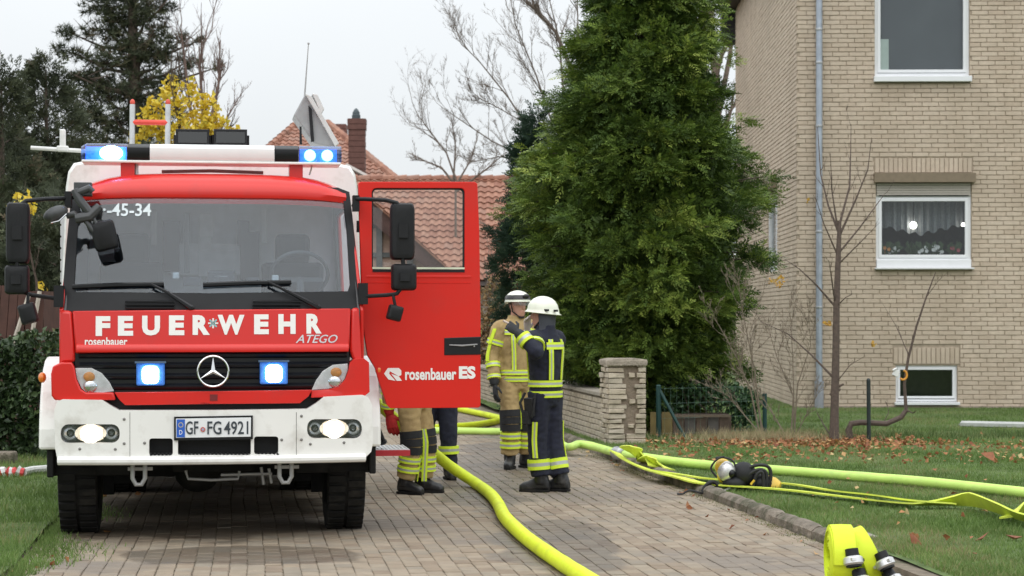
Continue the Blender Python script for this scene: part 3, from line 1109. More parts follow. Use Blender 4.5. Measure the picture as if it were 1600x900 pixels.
# open driver's door, swung forward, outer skin to the camera
YD = .47
yD = lambda x, z: YD + 0 * x
do = [(560, 286), (564, 284), (742, 284), (746, 287), (749, 360), (751, 500), (751, 634), (748, 637), (610, 638), (604, 632), (592, 596), (586, 575), (574, 555), (566, 500)]
dh = rr(581, 294, 726, 424, 7)
door = panel('door', TS(do, yD), [TS(dh, yD)], yD, .07, REDD, truck, .012, .25)
dwin = panel('door_window', TS(rr(580, 293, 727, 425, 7), yD), [], lambda x, z: YD + .03, .006, DOORG, door, 0, 0)
q = MB()
a, b = TS(rr(579.5, 292.5, 727.5, 426, 8), yD), TS(rr(583, 296, 724, 421, 6), yD)
n_ = len(a)
for k in range(n_):
    i, j = k, (k + 1) % n_
    q.add([Vector((a[i][0], YD + .012, a[i][1])), Vector((a[j][0], YD + .012, a[j][1])), Vector((b[j][0], YD + .014, b[j][1])), Vector((b[i][0], YD + .014, b[i][1])),
           Vector((a[i][0], YD + .06, a[i][1])), Vector((a[j][0], YD + .06, a[j][1])), Vector((b[j][0], YD + .06, b[j][1])), Vector((b[i][0], YD + .06, b[i][1]))],
          [(0, 1, 2, 3), (7, 6, 5, 4), (3, 2, 6, 7)])
q.build('window_seal', BLACKP, dwin)
q = MB()
x0, z0 = TL(582, 420, YD)
x1, _ = TL(726, 420, YD)
q.box(((x0 + x1) / 2, YD + .008, z0 + .006), (x1 - x0, .014, .014), 1)
q.box(((x0 + x1) / 2, YD + .004, z0 - .014), (x1 - x0, .02, .020), 0)
q.build('window_strip', [BLACKP, mat('pale_strip', (.62, .66, .50), .4)], dwin)
q = MB()
q.prism(TS([(694, 528), (751, 526), (751, 554), (694, 555)], yD), -.006, .03, lambda u, v, d: Vector((u, YD + d, v)))
dhn = q.build('door_handle', BLACKG, door, bevel=.004)
q = MB()
q.tube([tv(702, 539, YD - .018), tv(722, 540, YD - .022), tv(746, 538, YD - .018)], [.004, .007, .005], 6)
q.ball(tuple(tv(741, 541, YD - .018)), .007, 8, 6)
q.build('handle_lever', GREYM, dhn)
df = on(yD, -.003)
q = MB()
for s, a, b, c_, d_, bo in (('rosenbauer', 633, 713, 594, 575, .03), ('ES', 717, 743, 592, 572, .05)):
    x0, z0 = TL(a, c_, YD)
    x1, z1 = TL(b, d_, YD)
    put_text(q, s, x0, x1, z0, z1, df, bo)
q.build('door_lettering', LETW, door)
q = MB()
mark = [[(600, 584), (606, 575), (623, 575), (627, 579), (627, 586), (623, 588), (609, 580), (608, 584), (618, 595), (607, 593)],
        [(623, 588), (628, 595), (620, 595), (611, 584)]]
for m_ in mark:
    pts = TS(m_, yD)
    q.add([df(*p) for p in pts], [tuple(range(len(pts)))])
q.build('door_logo', LETW, door)
q = MB()                                            # pressed waist line under the window
for a_, b_, pr_ in ((429, 436, .007), (441, 443, .003)):
    zz1, zz0 = TL(650, a_, YD)[1], TL(650, b_, YD)[1]
    xx0, xx1 = TL(573, 430, YD)[0], TL(736, 430, YD)[0]
    q.rings([[Vector((x, YD + .004, zz1)), Vector((x, YD - pr_, (zz0 + zz1) / 2)), Vector((x, YD + .004, zz0)), Vector((x, YD + .02, (zz0 + zz1) / 2))] for x in np.linspace(xx0, xx1, 6)], 0)
q.build('waist_crease', REDD, door, angle=80)
q = MB()
for py in (345, 540):
    q.tube([tv(561, py, YD + .05), tv(561, py + 18, YD + .05)], .02, 8)
q.build('door_hinge', BLACKP, door)
# entry step below the door
q = MB()
x0, z0 = TL(580, 706, .95)
x1, _ = TL(640, 706, .85)
q.box(((x0 + x1) / 2, 1.1, z0 + .012), (x1 - x0, .55, .024), 0)
q.box(((x0 + x1) / 2, .815, z0 - .002), (x1 - x0, .02, .045), 1)
for k in range(9):
    q.box((x0 + .02 + k * (x1 - x0) / 9, 1.1, z0 + .026), (.012, .5, .006), 0)
st = q.build('entry_step', [ALU, mat('step_red', (.50, .02, .03), .5)], truck)
q = MB()
for k in range(5):
    p = tv(596 - k * 4, 690 - (k % 3) * 6, .95)
    q.ball(tuple(p), (.045, .05, .03), 8, 6)
q.tube([tv(580, 655, .9), tv(592, 670, .92), tv(600, 690, .9)], .016, 6)
q.build('step_bracket', BLACKP, st)

# ------------------------------------------------------------------ ground, driveway, kerb, lawn
DA = R(7.7)
DU = Vector((-math.sin(DA), math.cos(DA), 0))      # along the drive, away from the camera
DR = Vector((math.cos(DA), math.sin(DA), 0))       # across it, to the right
S0, S1 = -1.50, 4.24


def D(s, t, z=0.):
    return DR * s + DU * t + Vector((0, 0, z))


EARTH = mat('garden_earth', (.07, .075, .035), .95, var=.35, scale=.6, bump=.4, bscale=6, dirt=(.05, .085, .02), dscale=.5, dlo=.4, dhi=.6)
GRASSB = mat('grass_soil', (.085, .130, .034), .95, var=.35, scale=5, bump=.6, bscale=60, dirt=(.085, .085, .035), dscale=1.6, dlo=.55, dhi=.75, bumpd=.03)
q = MB()
q.add([(-400, -60, -.10), (400, -60, -.10), (400, 700, -.10), (-400, 700, -.10)], [(0, 1, 2, 3)])
tag(q.build('ground', EARTH), kind='structure')
JOINT = mat('joint_sand', (.168, .136, .100), .95, var=.35, scale=9, bump=.5, bscale=120, dirt=(.045, .06, .02), dscale=1.3, dlo=.55, dhi=.7)
q = MB()
q.add([D(S0 - .05, 4, -.009), D(S1 + .3, 4, -.009), D(S1 + .3, 62, -.009), D(S0 - .05, 62, -.009)], [(0, 1, 2, 3)])
drive = tag(q.build('driveway', JOINT), kind='structure')
PAVER = mat('paver_concrete', None, .85, var=.16, scale=7, bump=.35, bscale=150, detail=6,
            ramp=[(0., (.200, .152, .108)), (.3, (.250, .198, .142)), (.55, (.266, .218, .160)), (.8, (.222, .188, .144)), (1., (.300, .242, .178))],
            dirt=(.19, .16, .13), dscale=.42, dlo=.53, dhi=.62)
PW, PL = .116, .180
pv = []
ncol = int((S1 - S0) / PW)
PW = (S1 - S0) / ncol
for c in range(ncol):
    off = (c % 2) * PL * .5 + random.uniform(-.012, .012)
    t = 9.0
    while t + off < 46:
        pv.append((S0 + (c + .5) * PW + .022 * noise.noise(Vector((c * .05, t * .35, 0))) + random.uniform(-.002, .002), t + off + PL / 2 + .03 * noise.noise(Vector((c * .22, t * .1, 5)))))
        t += PL


def seen(p):
    if p.y < 1:
        return False
    a, b = CX + p.x / p.y * F, YH + (H - p.z) / p.y * F
    return 0 < a < 1600 and 0 < b < 905


def occl(p):                                        # rough: under the truck
    l = _TR @ (p - TO)
    return abs(l.x) < 1.35 and .2 < l.y < 7.


def paver_geo(w_, l_, rng):
    a, b, e = w_ / 2 - .0028, l_ / 2 - .0028, .007
    j = [rng.uniform(-.0025, .0025) for _ in range(8)]
    top = [(-a + e, -b + e), (a - e, -b + e), (a - e, b - e), (-a + e, b - e)]
    bot = [(-a + j[0], -b + j[1]), (a + j[2], -b + j[3]), (a + j[4], b + j[5]), (-a + j[6], b + j[7])]
    vs = [Vector((x, y, 0)) for x, y in top] + [Vector((x, y, -.0035)) for x, y in bot] + [Vector((x, y, -.05)) for x, y in bot]
    fs = [(0, 1, 2, 3)] + [(i + 4, (i + 1) % 4 + 4, (i + 1) % 4, i) for i in range(4)] + [(i + 8, (i + 1) % 4 + 8, (i + 1) % 4 + 4, i + 4) for i in range(4)]
    return vs, fs


pvs = sorted(pv, key=lambda a: (0 if (seen(D(*a)) and not occl(D(*a))) else 1, D(*a).length))
prot = Matrix.Rotation(DA, 4, 'Z')
pmes = []
for k in range(12):
    q = MB()
    q.add(*paver_geo(PW, PL, random), tone=(k + .5) / 12)
    pmes.append(q.mesh('paver', PAVER))
PAVER.node_tree.nodes['Texture Coordinate']
for s, t in pvs[:300]:
    o = link('paver', random.choice(pmes), drive)
    o.matrix_local = Matrix.Translation(D(s, t, random.uniform(-.003, .003))) @ prot @ Matrix.Rotation(R(random.uniform(-1.1, 1.1)), 4, 'Z') @ Matrix.Rotation(R(random.uniform(-.9, .9)), 4, 'X')
q = MB()
for s, t in pvs[300:]:
    Mx = Matrix.Translation(D(s, t, random.uniform(-.003, .003))) @ prot @ Matrix.Rotation(R(random.uniform(-1.1, 1.1)), 4, 'Z') @ Matrix.Rotation(R(random.uniform(-.9, .9)), 4, 'X')
    q.add(*paver_geo(PW, PL, random), M=Mx, tone=random.random())
tag(q.build('paver_field', PAVER, drive), kind='stuff')
# wet where water ran out by the engine, plus shade painted in under it
n = PAVER.node_tree
gw_ = n.nodes.new('ShaderNodeNewGeometry')
wn = n.nodes.new('ShaderNodeTexNoise')
wn.inputs['Scale'].default_value = 1.3
wn.inputs['Detail'].default_value = 5
n.links.new(gw_.outputs['Position'], wn.inputs['Vector'])
masks = []
for (px_, py_, rx_, ry_) in ((285, 800, 1.35, 2.3), (765, 730, .55, 5.0), (870, 850, .45, 1.9), (390, 868, .9, .55)):
    c_ = G(px_, py_)
    sb = n.nodes.new('ShaderNodeVectorMath')
    sb.operation = 'SUBTRACT'
    n.links.new(gw_.outputs['Position'], sb.inputs[0])
    sb.inputs[1].default_value = (c_.x, c_.y, 0)
    dv = n.nodes.new('ShaderNodeVectorMath')
    dv.operation = 'MULTIPLY'
    n.links.new(sb.outputs[0], dv.inputs[0])
    dv.inputs[1].default_value = (1 / rx_, 1 / ry_, 0)
    ln = n.nodes.new('ShaderNodeVectorMath')
    ln.operation = 'LENGTH'
    n.links.new(dv.outputs[0], ln.inputs[0])
    ad = n.nodes.new('ShaderNodeMath')
    ad.operation = 'MULTIPLY_ADD'
    n.links.new(wn.outputs[0], ad.inputs[0])
    ad.inputs[1].default_value = 1.6
    n.links.new(ln.outputs['Value'], ad.inputs[2])
    rg_ = n.nodes.new('ShaderNodeMapRange')
    rg_.inputs['From Min'].default_value = 1.72
    rg_.inputs['From Max'].default_value = 1.86
    rg_.inputs['To Min'].default_value = 1
    rg_.inputs['To Max'].default_value = 0
    n.links.new(ad.outputs[0], rg_.inputs['Value'])
    masks.append(rg_.outputs[0])
acc = masks[0]
for k_ in masks[1:]:
    mx_ = n.nodes.new('ShaderNodeMath')
    mx_.operation = 'MAXIMUM'
    n.links.new(acc, mx_.inputs[0])
    n.links.new(k_, mx_.inputs[1])
    acc = mx_.outputs[0]
bs = n.nodes['Principled BSDF']
old = bs.inputs['Base Color'].links[0].from_socket
wx = n.nodes.new('ShaderNodeMix')
wx.data_type = 'RGBA'
wx.blend_type = 'MULTIPLY'
n.links.new(acc, wx.inputs['Factor'])
n.links.new(old, wx.inputs[6])
wx.inputs[7].default_value = (.58, .57, .57, 1)
n.links.new(wx.outputs[2], bs.inputs['Base Color'])
rx2 = n.nodes.new('ShaderNodeMapRange')
rx2.inputs['To Min'].default_value = .85
rx2.inputs['To Max'].default_value = .48
n.links.new(acc, rx2.inputs['Value'])
n.links.new(rx2.outputs[0], bs.inputs['Roughness'])
# object-space noise must run on across separate pavers: use world position for this material
n = PAVER.node_tree
geo = n.nodes.new('ShaderNodeNewGeometry')
for lk in list(n.links):
    if lk.from_node.bl_idname == 'ShaderNodeTexCoord':
        n.links.new(geo.outputs['Position'], lk.to_socket)

# kerb stones along the right edge
q = MB()
q.prism([(S1 + .03, 13.55), (S1 + .13, 13.55), (S1 + .13, 27), (S1 + .03, 27)], -.1, .02, lambda u, v, d: D(u, v, d))
q.prism([(S1 + .0, 8), (S1 + .20, 8), (S1 + .20, 13.58), (S1 + .0, 13.58)], -.1, .035, lambda u, v, d: D(u, v, d))
kerb = tag(q.build('kerb', JOINT), kind='structure')
KERB = mat('kerb_stone', (.215, .180, .142), .9, var=.35, scale=8, bump=1., bscale=40, dirt=(.085, .08, .05), dscale=5, dlo=.45, dhi=.62, bumpd=.02)
t = 13.6
while t < 27:
    L_ = random.uniform(.92, 1.06)
    q = MB()
    prof = [(-.02, -.1), (-.012, .055), (.015, .085), (.05, .098), (.09, .092), (.125, .06), (.13, -.1)]
    rs = []
    for i in range(9):
        u = t + .012 + (L_ - .024) * i / 8
        e = .90 if i in (0, 8) else 1
        rs.append([D(S1 + .02 + .055 + (a - .055) * e + random.uniform(-.004, .004), u, b * (e if b > 0 else 1) + random.uniform(-.004, .004)) for a, b in prof])
    q.rings(rs, 0)
    q.build('kerb_stone', KERB, kerb)
    t += L_

# grass sheets
def sheet(name, pts, nx, ny, z0, amp, m, sc=.5):
    a, b, c, d = [Vector(p) for p in pts]
    vs, fs = [], []
    for j in range(ny + 1):
        for i in range(nx + 1):
            p = (a.lerp(b, i / nx)).lerp(d.lerp(c, i / nx), j / ny)
            p.z = z0 + amp * noise.noise(p * sc * 2) + amp * .5 * noise.noise(p * sc * 7)
            vs.append(p)
    for j in range(ny):
        for i in range(nx):
            k = j * (nx + 1) + i
            fs.append((k, k + 1, k + nx + 2, k + nx + 1))
    o = np_mesh(name, [tuple(v) for v in vs], fs, m, smooth=True)
    return tag(o, kind='structure')


LZ = .055
sheet('lawn', [D(S1 + .12, 6), D(S1 + 16, 6), D(S1 + 16, 60), D(S1 + .12, 60)], 70, 200, LZ, .022, GRASSB)
sheet('verge', [D(S0 - 12, 6), D(S0 - .02, 6), D(S0 - .02, 60), D(S0 - 12, 60)], 60, 180, .02, .03, GRASSB)
q = MB()
q.box((3.05, 12.05, .055), (.46, .62, .05), rot=Matrix.Rotation(DA, 3, 'Z'))
PL_ = G(1292, 842)
# flat concrete slab where the kerb ends
FLAG = mat('flagstone', (.30, .27, .23), .9, var=.15, scale=6, bump=.4, bscale=60)
q = MB()
for s0_, s1_, t0, t1_ in ((S1 + .14, S1 + .36, 14.05, 14.65),):
    q.prism([(s0_, t0), (s1_, t0), (s1_, t1_), (s0_, t1_)], .0, .070, lambda u, v, d: D(u, v, d))
a = q.build('slab_path', FLAG, bevel=.008)
tag(a, kind='structure')


def vnoise0(p):
    return np.array([.12 + .6 * noise.noise(Vector((a * .9, b * .6, 0))) + .25 * noise.noise(Vector((a * 3.1, b * 2.1, 7))) for a, b in p[:, :2]])


def blades(name, pts, hgt, wid, m, seed, lean=.5, patch=False):
    rng = np.random.default_rng(seed)
    n_ = len(pts)
    az = rng.uniform(0, 2 * np.pi, n_)
    h = hgt * rng.uniform(.55, 1.25, n_)
    wd = wid * rng.uniform(.7, 1.3, n_)
    le = rng.uniform(0, lean, n_) * h
    la = rng.uniform(0, 2 * np.pi, n_)
    ax = np.stack([np.cos(az), np.sin(az), np.zeros(n_)], 1)
    V = np.empty((n_, 3, 3))
    V[:, 0] = pts - ax * wd[:, None] / 2
    V[:, 1] = pts + ax * wd[:, None] / 2
    V[:, 2] = pts + np.stack([np.cos(la) * le, np.sin(la) * le, h], 1)
    return tag(np_mesh(name, V.reshape(-1, 3), np.arange(n_ * 3).reshape(-1, 3), m, tone=np.clip(rng.random(n_) * .75 + (vnoise0(pts) if patch else .12), 0, 1)), kind='stuff')


GRASS = mat('grass_blade', None, .6, var=.28, scale=1.3, spec=.25,
            ramp=[(0., (.088, .150, .036)), (.45, (.128, .208, .052)), (.75, (.175, .250, .075)), (.92, (.25, .27, .11)), (1., (.29, .25, .13))], transl=.3)


def lawn_pts(n_, s_lo, s_hi, t_lo, t_hi, seed, z, pw=1.6):
    rng = np.random.default_rng(seed)
    u = rng.random(n_)
    a = 1 - pw
    t = (t_lo ** a + u * (t_hi ** a - t_lo ** a)) ** (1 / a)
    s = rng.uniform(s_lo, s_hi, n_)
    p = np.outer(s, np.array(DR)) + np.outer(t, np.array(DU))
    p[:, 2] = z
    x = CX + p[:, 0] / p[:, 1] * F
    return p[(x > -60) & (x < 1680)]


pp = lawn_pts(420000, S1 + .13, S1 + 9.5, 10.5, 38, 3, LZ - .012, 1.9)
# keep clear of the two paving slabs
sA, tA = pp @ np.array(DR), pp @ np.array(DU)
keep = ~(((sA < S1 + .39) & (tA < 14.74) & (tA > 14.07)) | ((sA < S1 + .17) & (tA < 13.55)))
blades('lawn_grass', pp[keep], .050, .0085, GRASS, 4, 1.0, True)
pp = lawn_pts(60000, S0 - 3.2, S0 - .01, 10.5, 24, 5, .01, 1.6)
blades('verge_grass', pp, .07, .009, GRASS, 6, 1.0, True)
# ragged weeds and moss along the drive's left edge and at its joints
rng = np.random.default_rng(12)
n_ = 9000
t = rng.uniform(10, 19, n_)
s = S0 + np.abs(rng.normal(0, .16, n_)) * (np.sin(t * 2.3) * .5 + .9)
p = np.outer(s, np.array(DR)) + np.outer(t, np.array(DU))
p[:, 2] = -.005
blades('edge_weeds', p, .045, .009, GRASS, 13, .9)

n_ = 5200                                           # moss and weed along the kerb and in the worn joints
t = rng.uniform(13.6, 26, n_)
s = S1 - np.abs(rng.normal(0, .07, n_))
k = n_ // 3
s[:k] = (np.round((rng.normal(2.9, .55, k) - S0) / PW)) * PW + S0 + rng.normal(0, .008, k)
t[:k] = rng.normal(19.5, 1.8, k)
p = np.outer(s, np.array(DR)) + np.outer(t, np.array(DU))
p[:, 2] = -.008
blades('joint_moss', p, .018, .010, mat('moss', None, .8, var=.2, ramp=[(0., (.09, .11, .03)), (.6, (.14, .15, .05)), (1., (.20, .17, .07))]), 14, 1.2)

# ------------------------------------------------------------------ fallen leaves
LEAFM = mat('dead_leaf', None, .7, var=.25, scale=30, transl=.15,
            ramp=[(0., (.21, .065, .028)), (.35, (.30, .115, .045)), (.65, (.40, .19, .075)), (.85, (.50, .31, .13)), (1., (.46, .36, .17))])


def leaf_cloud(pts, size, seed, flat=.45):
    rng = np.random.default_rng(seed)
    n_ = len(pts)
    d = rng.normal(size=(n_, 3)) * np.array([1, 1, flat])
    d /= np.linalg.norm(d, axis=1)[:, None]
    e = rng.normal(size=(n_, 3)) * np.array([1, 1, flat])
    e -= d * (e * d).sum(1)[:, None]
    e /= np.linalg.norm(e, axis=1)[:, None]
    nn = np.cross(d, e)
    L_ = (size * rng.uniform(.6, 1.3, n_))[:, None]
    wv = L_ * rng.uniform(.28, .42, n_)[:, None]
    V = np.empty((n_, 6, 3))
    V[:, 0] = pts - d * L_ / 2
    V[:, 1] = pts + e * wv + nn * wv * .5 - d * L_ * .08
    V[:, 2] = pts + d * L_ / 2
    V[:, 3] = pts - e * wv + nn * wv * .5 - d * L_ * .08
    V[:, 4] = pts - d * L_ * .05
    V[:, 5] = pts + d * L_ * .25
    b = (np.arange(n_) * 6)[:, None]
    Fq = np.concatenate([b + np.array([[0, 1, 4]]), b + np.array([[1, 5, 4]]), b + np.array([[1, 2, 5]]), b + np.array([[0, 4, 3]]), b + np.array([[4, 5, 3]]), b + np.array([[5, 2, 3]])])
    return V.reshape(-1, 3), Fq


rng = np.random.default_rng(21)
tb = np.array(G(1300, 700))
n1 = 1100
c1 = np.stack([tb[0] + rng.normal(-.25, .85, n1), tb[1] - .1 + rng.normal(0, .6, n1), np.full(n1, LZ + .035)], 1)
n2 = 620
c2 = np.stack([rng.uniform(1.6, 6.6, n2), rng.uniform(21.5, 25.3, n2), np.full(n2, LZ + .04)], 1)
n3 = 70
c3 = np.stack([rng.uniform(2.2, 6, n3), rng.uniform(13, 22, n3), np.full(n3, LZ + .04)], 1)
c = np.concatenate([c1, c2, c3])
c = c[(c @ np.array(DR)) > S1 + .2]
c[:, 2] += rng.uniform(-.01, .025, len(c))
V, Fq = leaf_cloud(c, .062, 22, .35)
tt = np.clip(rng.random(len(c)) * .8 + rng.normal(0, .1, len(c)) + np.where(np.arange(len(c)) < n1 * .6, -.12, .12), 0, 1)
tag(np_mesh('fallen_leaves', V, Fq, LEAFM, tone=np.tile(tt, 6)), kind='stuff')
rng = np.random.default_rng(31)
n_ = 60
t = rng.uniform(13, 26, n_)
s = np.where(rng.random(n_) < .5, S1 - np.abs(rng.normal(0, .25, n_)), S0 + np.abs(rng.normal(0, .3, n_)))
c = np.outer(s, np.array(DR)) + np.outer(t, np.array(DU)) + np.array([0, 0, .012])
V, Fq = leaf_cloud(c, .06, 32)
tag(np_mesh('driveway_leaves', V, Fq, LEAFM, tone=np.tile(rng.random(n_), 6)), kind='stuff')
for (a, b, sz, tn), lab in zip(((1432, 846, .11, .1), (1479, 841, .10, .25), (1534, 841, .11, .12), (1584, 840, .15, .05), (1545, 718, .2, .2)),
                               ('curled rust leaf on the lawn, nearest right of the rolled hoses', 'small upright tan leaf on the lawn, second right of the rolled hoses',
                                'flat red brown leaf on the lawn below the flat hose twist', 'largest dark red leaf on the near lawn at the picture edge', 'orange brown leaf lying alone on the lawn above the long charged hose')):
    g = G(a, b, LZ + .03)
    V, Fq = leaf_cloud(np.array([[0, 0, .015]]), sz, int(a), .5)
    o = np_mesh('fallen_leaf', V, Fq, LEAFM, tone=np.full(6, tn))
    o.location = g
    tag(o, lab, 'leaf', 'single leaves on the near lawn')

# ------------------------------------------------------------------ brick house
HYAW = R(-1.2)
HC = Vector((5.02, 35.1, 0))
house = thing('brick_house', 'two storey house of long beige bricks with white framed windows', 'house', HC, HYAW)
_HR = Matrix.Rotation(-HYAW, 3, 'Z')
_HC = _HR @ (Vector((0, 0, H)) - HC)


def HL(px, py, y=0.):
    d = _HR @ Vector(((px - CX) / F, 1, (YH - py) / F))
    t = (y - _HC.y) / d.y
    p = _HC + d * t
    return p.x, p.z


def HX(px, py, x=0.):                               # on the side wall: (depth, z)
    d = _HR @ Vector(((px - CX) / F, 1, (YH - py) / F))
    t = (x - _HC.x) / d.x
    p = _HC + d * t
    return p.y, p.z


BRICK = mat('beige_brick', None, .85, var=.10, scale=14, bump=.35, bscale=120, detail=5,
            ramp=[(0., (.480, .388, .300)), (.35, (.535, .440, .345)), (.7, (.560, .466, .370)), (1., (.510, .420, .328))], dirt=(.44, .36, .278), dscale=.35, dlo=.5, dhi=.7)
MORTAR = mat('mortar', (.39, .318, .245), .95, var=.2, scale=10, bump=.4, bscale=150)
HW, HD, HT = 8.5, HX(1149, 300)[0], 8.9
WINS = []
u0, u1 = HL(1367, -60), HL(1515, 129)
WINS.append((u0[0], u1[1], u1[0], u0[1]))
m0, m1 = HL(1369, 271), HL(1518, 420)
WINS.append((m0[0], m1[1], m1[0], m0[1]))
b0, b1 = HL(1400, 571), HL(1496, 633)
WINS.append((b0[0], b1[1], b1[0], b0[1]))
s0, s1 = HX(1199, 283), HX(1214, 423)
SWIN = (s1[0], s1[1], s0[0] + .05, s0[1])
q = MB()
# wall core, 2 cm behind the brick faces, with real window openings
q2 = panel('wall', [(0.012, -.1), (HW, -.1), (HW, HT), (0.012, HT)], [[(a, b), (c_, b), (c_, d_), (a, d_)] for a, b, c_, d_ in WINS], lambda x, z: .018, .28, MORTAR, house, 0, 0, False)
q = MB()
ya, za, yb, zb = SWIN
for y0, y1, z0, z1 in ((.298, ya, -.1, HT), (yb, HD, -.1, HT), (ya, yb, -.1, za), (ya, yb, zb, HT)):
    q.box((.168, (y0 + y1) / 2, (z0 + z1) / 2), (.28, y1 - y0, z1 - z0))
q.box((HW / 2, HD - .14, HT / 2), (HW - .8, .28, HT))
q.box((HW - .14, HD / 2, HT / 2), (.28, HD - .7, HT))
q.build('side_wall', MORTAR, house)
BL, BH, JT = .290, .0805, .010
lint = [(HL(1367, 247)[0], HL(1367, 270)[1], HL(1519, 247)[0], HL(1367, 247)[1]), (HL(1396, 543)[0], HL(1396, 569)[1], HL(1499, 543)[0], HL(1396, 543)[1])]
holes = WINS + [(a - .01, b - .012, c_ + .01, d_) for a, b, c_, d_ in lint]


def cutrow(x0, x1, z0, z1, hs):
    segs = [(x0, x1)]
    for a, b, c_, d_ in hs:
        if z1 > b + .015 and z0 < d_ - .015:
            out = []
            for p0, p1 in segs:
                if c_ <= p0 or a >= p1:
                    out.append((p0, p1))
                else:
                    if a - p0 > .03:
                        out.append((p0, a))
                    if p1 - c_ > .03:
                        out.append((c_, p1))
            segs = out
    return segs


brk = []
row = 0
z = .045
while z < HT:
    x = 0.0 - (0 if row % 2 else BL * .5) + ((row * 37) % 5) * .012
    while x < HW:
        for p0, p1 in cutrow(max(x, 0.), min(x + BL, HW), z, z + BH, holes):
            if p1 - p0 > .04:
                brk.append((p0, p1, z, z + BH))
        x += BL
    z += BH
    row += 1
sol = []
for a, b, c_, d_ in lint:
    nb = int(round((c_ - a) / BH))
    for k in range(nb):
        sol.append((a + (c_ - a) * k / nb, a + (c_ - a) * (k + 1) / nb, b, d_))
brk += sol


def brick_geo(p0, p1, z0, z1, fn, j=JT, rng=random):
    e = .004
    dz = rng.uniform(-.002, .002)
    dp = rng.uniform(-.004, .003)
    a0, a1, b0_, b1_ = p0 + j / 2, p1 - j / 2, z0 + j / 2 + dz, z1 - j / 2 + dz
    vs = [fn(a0 + e, dp, b0_ + e), fn(a1 - e, dp, b0_ + e), fn(a1 - e, dp, b1_ - e), fn(a0 + e, dp, b1_ - e),
          fn(a0, dp + .006, b0_), fn(a1, dp + .006, b0_), fn(a1, dp + .006, b1_), fn(a0, dp + .006, b1_),
          fn(a0, .03, b0_), fn(a1, .03, b0_), fn(a1, .03, b1_), fn(a0, .03, b1_)]
    fs = [(0, 1, 2, 3)] + [(4 + i, 4 + (i + 1) % 4, (i + 1) % 4, i) for i in range(4)] + [(8 + i, 8 + (i + 1) % 4, 4 + (i + 1) % 4, 4 + i) for i in range(4)]
    return vs, fs


ffn = lambda u, d, z: Vector((u, d, z))
sfn = lambda u, d, z: Vector((d, u, z))


def wpt(o, p):
    return wm(o) @ p


def vis(o, p):
    w_ = wpt(o, p)
    a, b = CX + w_.x / w_.y * F, YH + (H - w_.z) / w_.y * F
    return 1255 < a < 1590 and 8 < b < 640


full = [b for b in brk if abs((b[1] - b[0]) - BL) < .004]
cand = [b for b in full if vis(house, Vector(((b[0] + b[1]) / 2, 0, (b[2] + b[3]) / 2)))]
cand.sort(key=lambda b: (wpt(house, Vector(((b[0] + b[1]) / 2, 0, (b[2] + b[3]) / 2))) - Vector((0, 0, H))).length)
ind = set(cand[:300])
bme = []
for k in range(14):
    q = MB()
    q.add(*brick_geo(-BL / 2, BL / 2, -BH / 2, BH / 2, ffn), tone=(k + .5) / 14)
    bme.append(q.mesh('brick', BRICK))
for b in cand[:300]:
    o = link('brick', random.choice(bme), house)
    o.location = ((b[0] + b[1]) / 2, random.uniform(-.002, .002), (b[2] + b[3]) / 2)
q = MB()
for b in brk:
    if b not in ind:
        q.add(*brick_geo(*b, ffn), tone=random.random())
tag(q.build('brick_field', BRICK, house), kind='stuff')
q = MB()
row = 0
z = .045
while z < HT:
    x = .09 - (0 if row % 2 else BL * .5)
    while x < HD:
        for p0, p1 in cutrow(max(x, .012), min(x + BL, HD), z, z + BH, [SWIN]):
            if p1 - p0 > .04:
                q.add(*brick_geo(p0, p1, z, z + BH, sfn), tone=random.random())
        x += BL
    z += BH
    row += 1
tag(q.build('side_brick_field', BRICK, house), kind='stuff')
n = BRICK.node_tree
geo = n.nodes.new('ShaderNodeNewGeometry')
for lk in list(n.links):
    if lk.from_node.bl_idname == 'ShaderNodeTexCoord':
        n.links.new(geo.outputs['Position'], lk.to_socket)
n = BRICK.node_tree
gq = n.nodes.new('ShaderNodeNewGeometry')
mpn = n.nodes.new('ShaderNodeMapping')
mpn.inputs['Scale'].default_value = (2.2, 2.2, .22)
n.links.new(gq.outputs['Position'], mpn.inputs['Vector'])
st_ = n.nodes.new('ShaderNodeTexNoise')
st_.inputs['Scale'].default_value = 1.0
st_.inputs['Detail'].default_value = 5
n.links.new(mpn.outputs[0], st_.inputs['Vector'])
sr = n.nodes.new('ShaderNodeMapRange')
sr.inputs['From Min'].default_value = .45
sr.inputs['From Max'].default_value = .72
sr.inputs['To Max'].default_value = .32
n.links.new(st_.outputs[0], sr.inputs['Value'])
bs = n.nodes['Principled BSDF']
old = bs.inputs['Base Color'].links[0].from_socket
wx = n.nodes.new('ShaderNodeMix')
wx.data_type = 'RGBA'
wx.blend_type = 'MULTIPLY'
n.links.new(sr.outputs[0], wx.inputs['Factor'])
n.links.new(old, wx.inputs[6])
wx.inputs[7].default_value = (.74, .70, .64, 1)
n.links.new(wx.outputs[2], bs.inputs['Base Color'])
q = MB()                                            # plinth course and roof
q.box((HW / 2, .002, .02), (HW, .05, .13))
q.build('plinth', mat('plinth_stone', (.30, .24, .20), .9, var=.3, scale=20, bump=.5, bscale=60), house)
ROOFD = mat('dark_roof', (.05, .045, .045), .8, var=.2, scale=4)
q = MB()
q.prism([(-.6, HT), (HD + .7, HT), (HD / 2, HT + 4.2)], -.35, HW + .4, lambda u, v, d: Vector((d, u, v)))
hr = q.build('roof', ROOFD, house)
e0 = HL(1127, 68, HD + .15)
e1 = HL(1150, 68, HD + .15)
q = MB()
q.box(((e0[0] + 1.2) / 2, HD + .25, e0[1] + .9), (1.2 - e0[0], .5, 1.8))
q.box((e0[0] + .12, HD + .25, e0[1] + .03), (.30, .54, .07))
q.build('eaves_board', mat('black_board', (.008, .008, .009), .5, var=.2), house, bevel=.01)

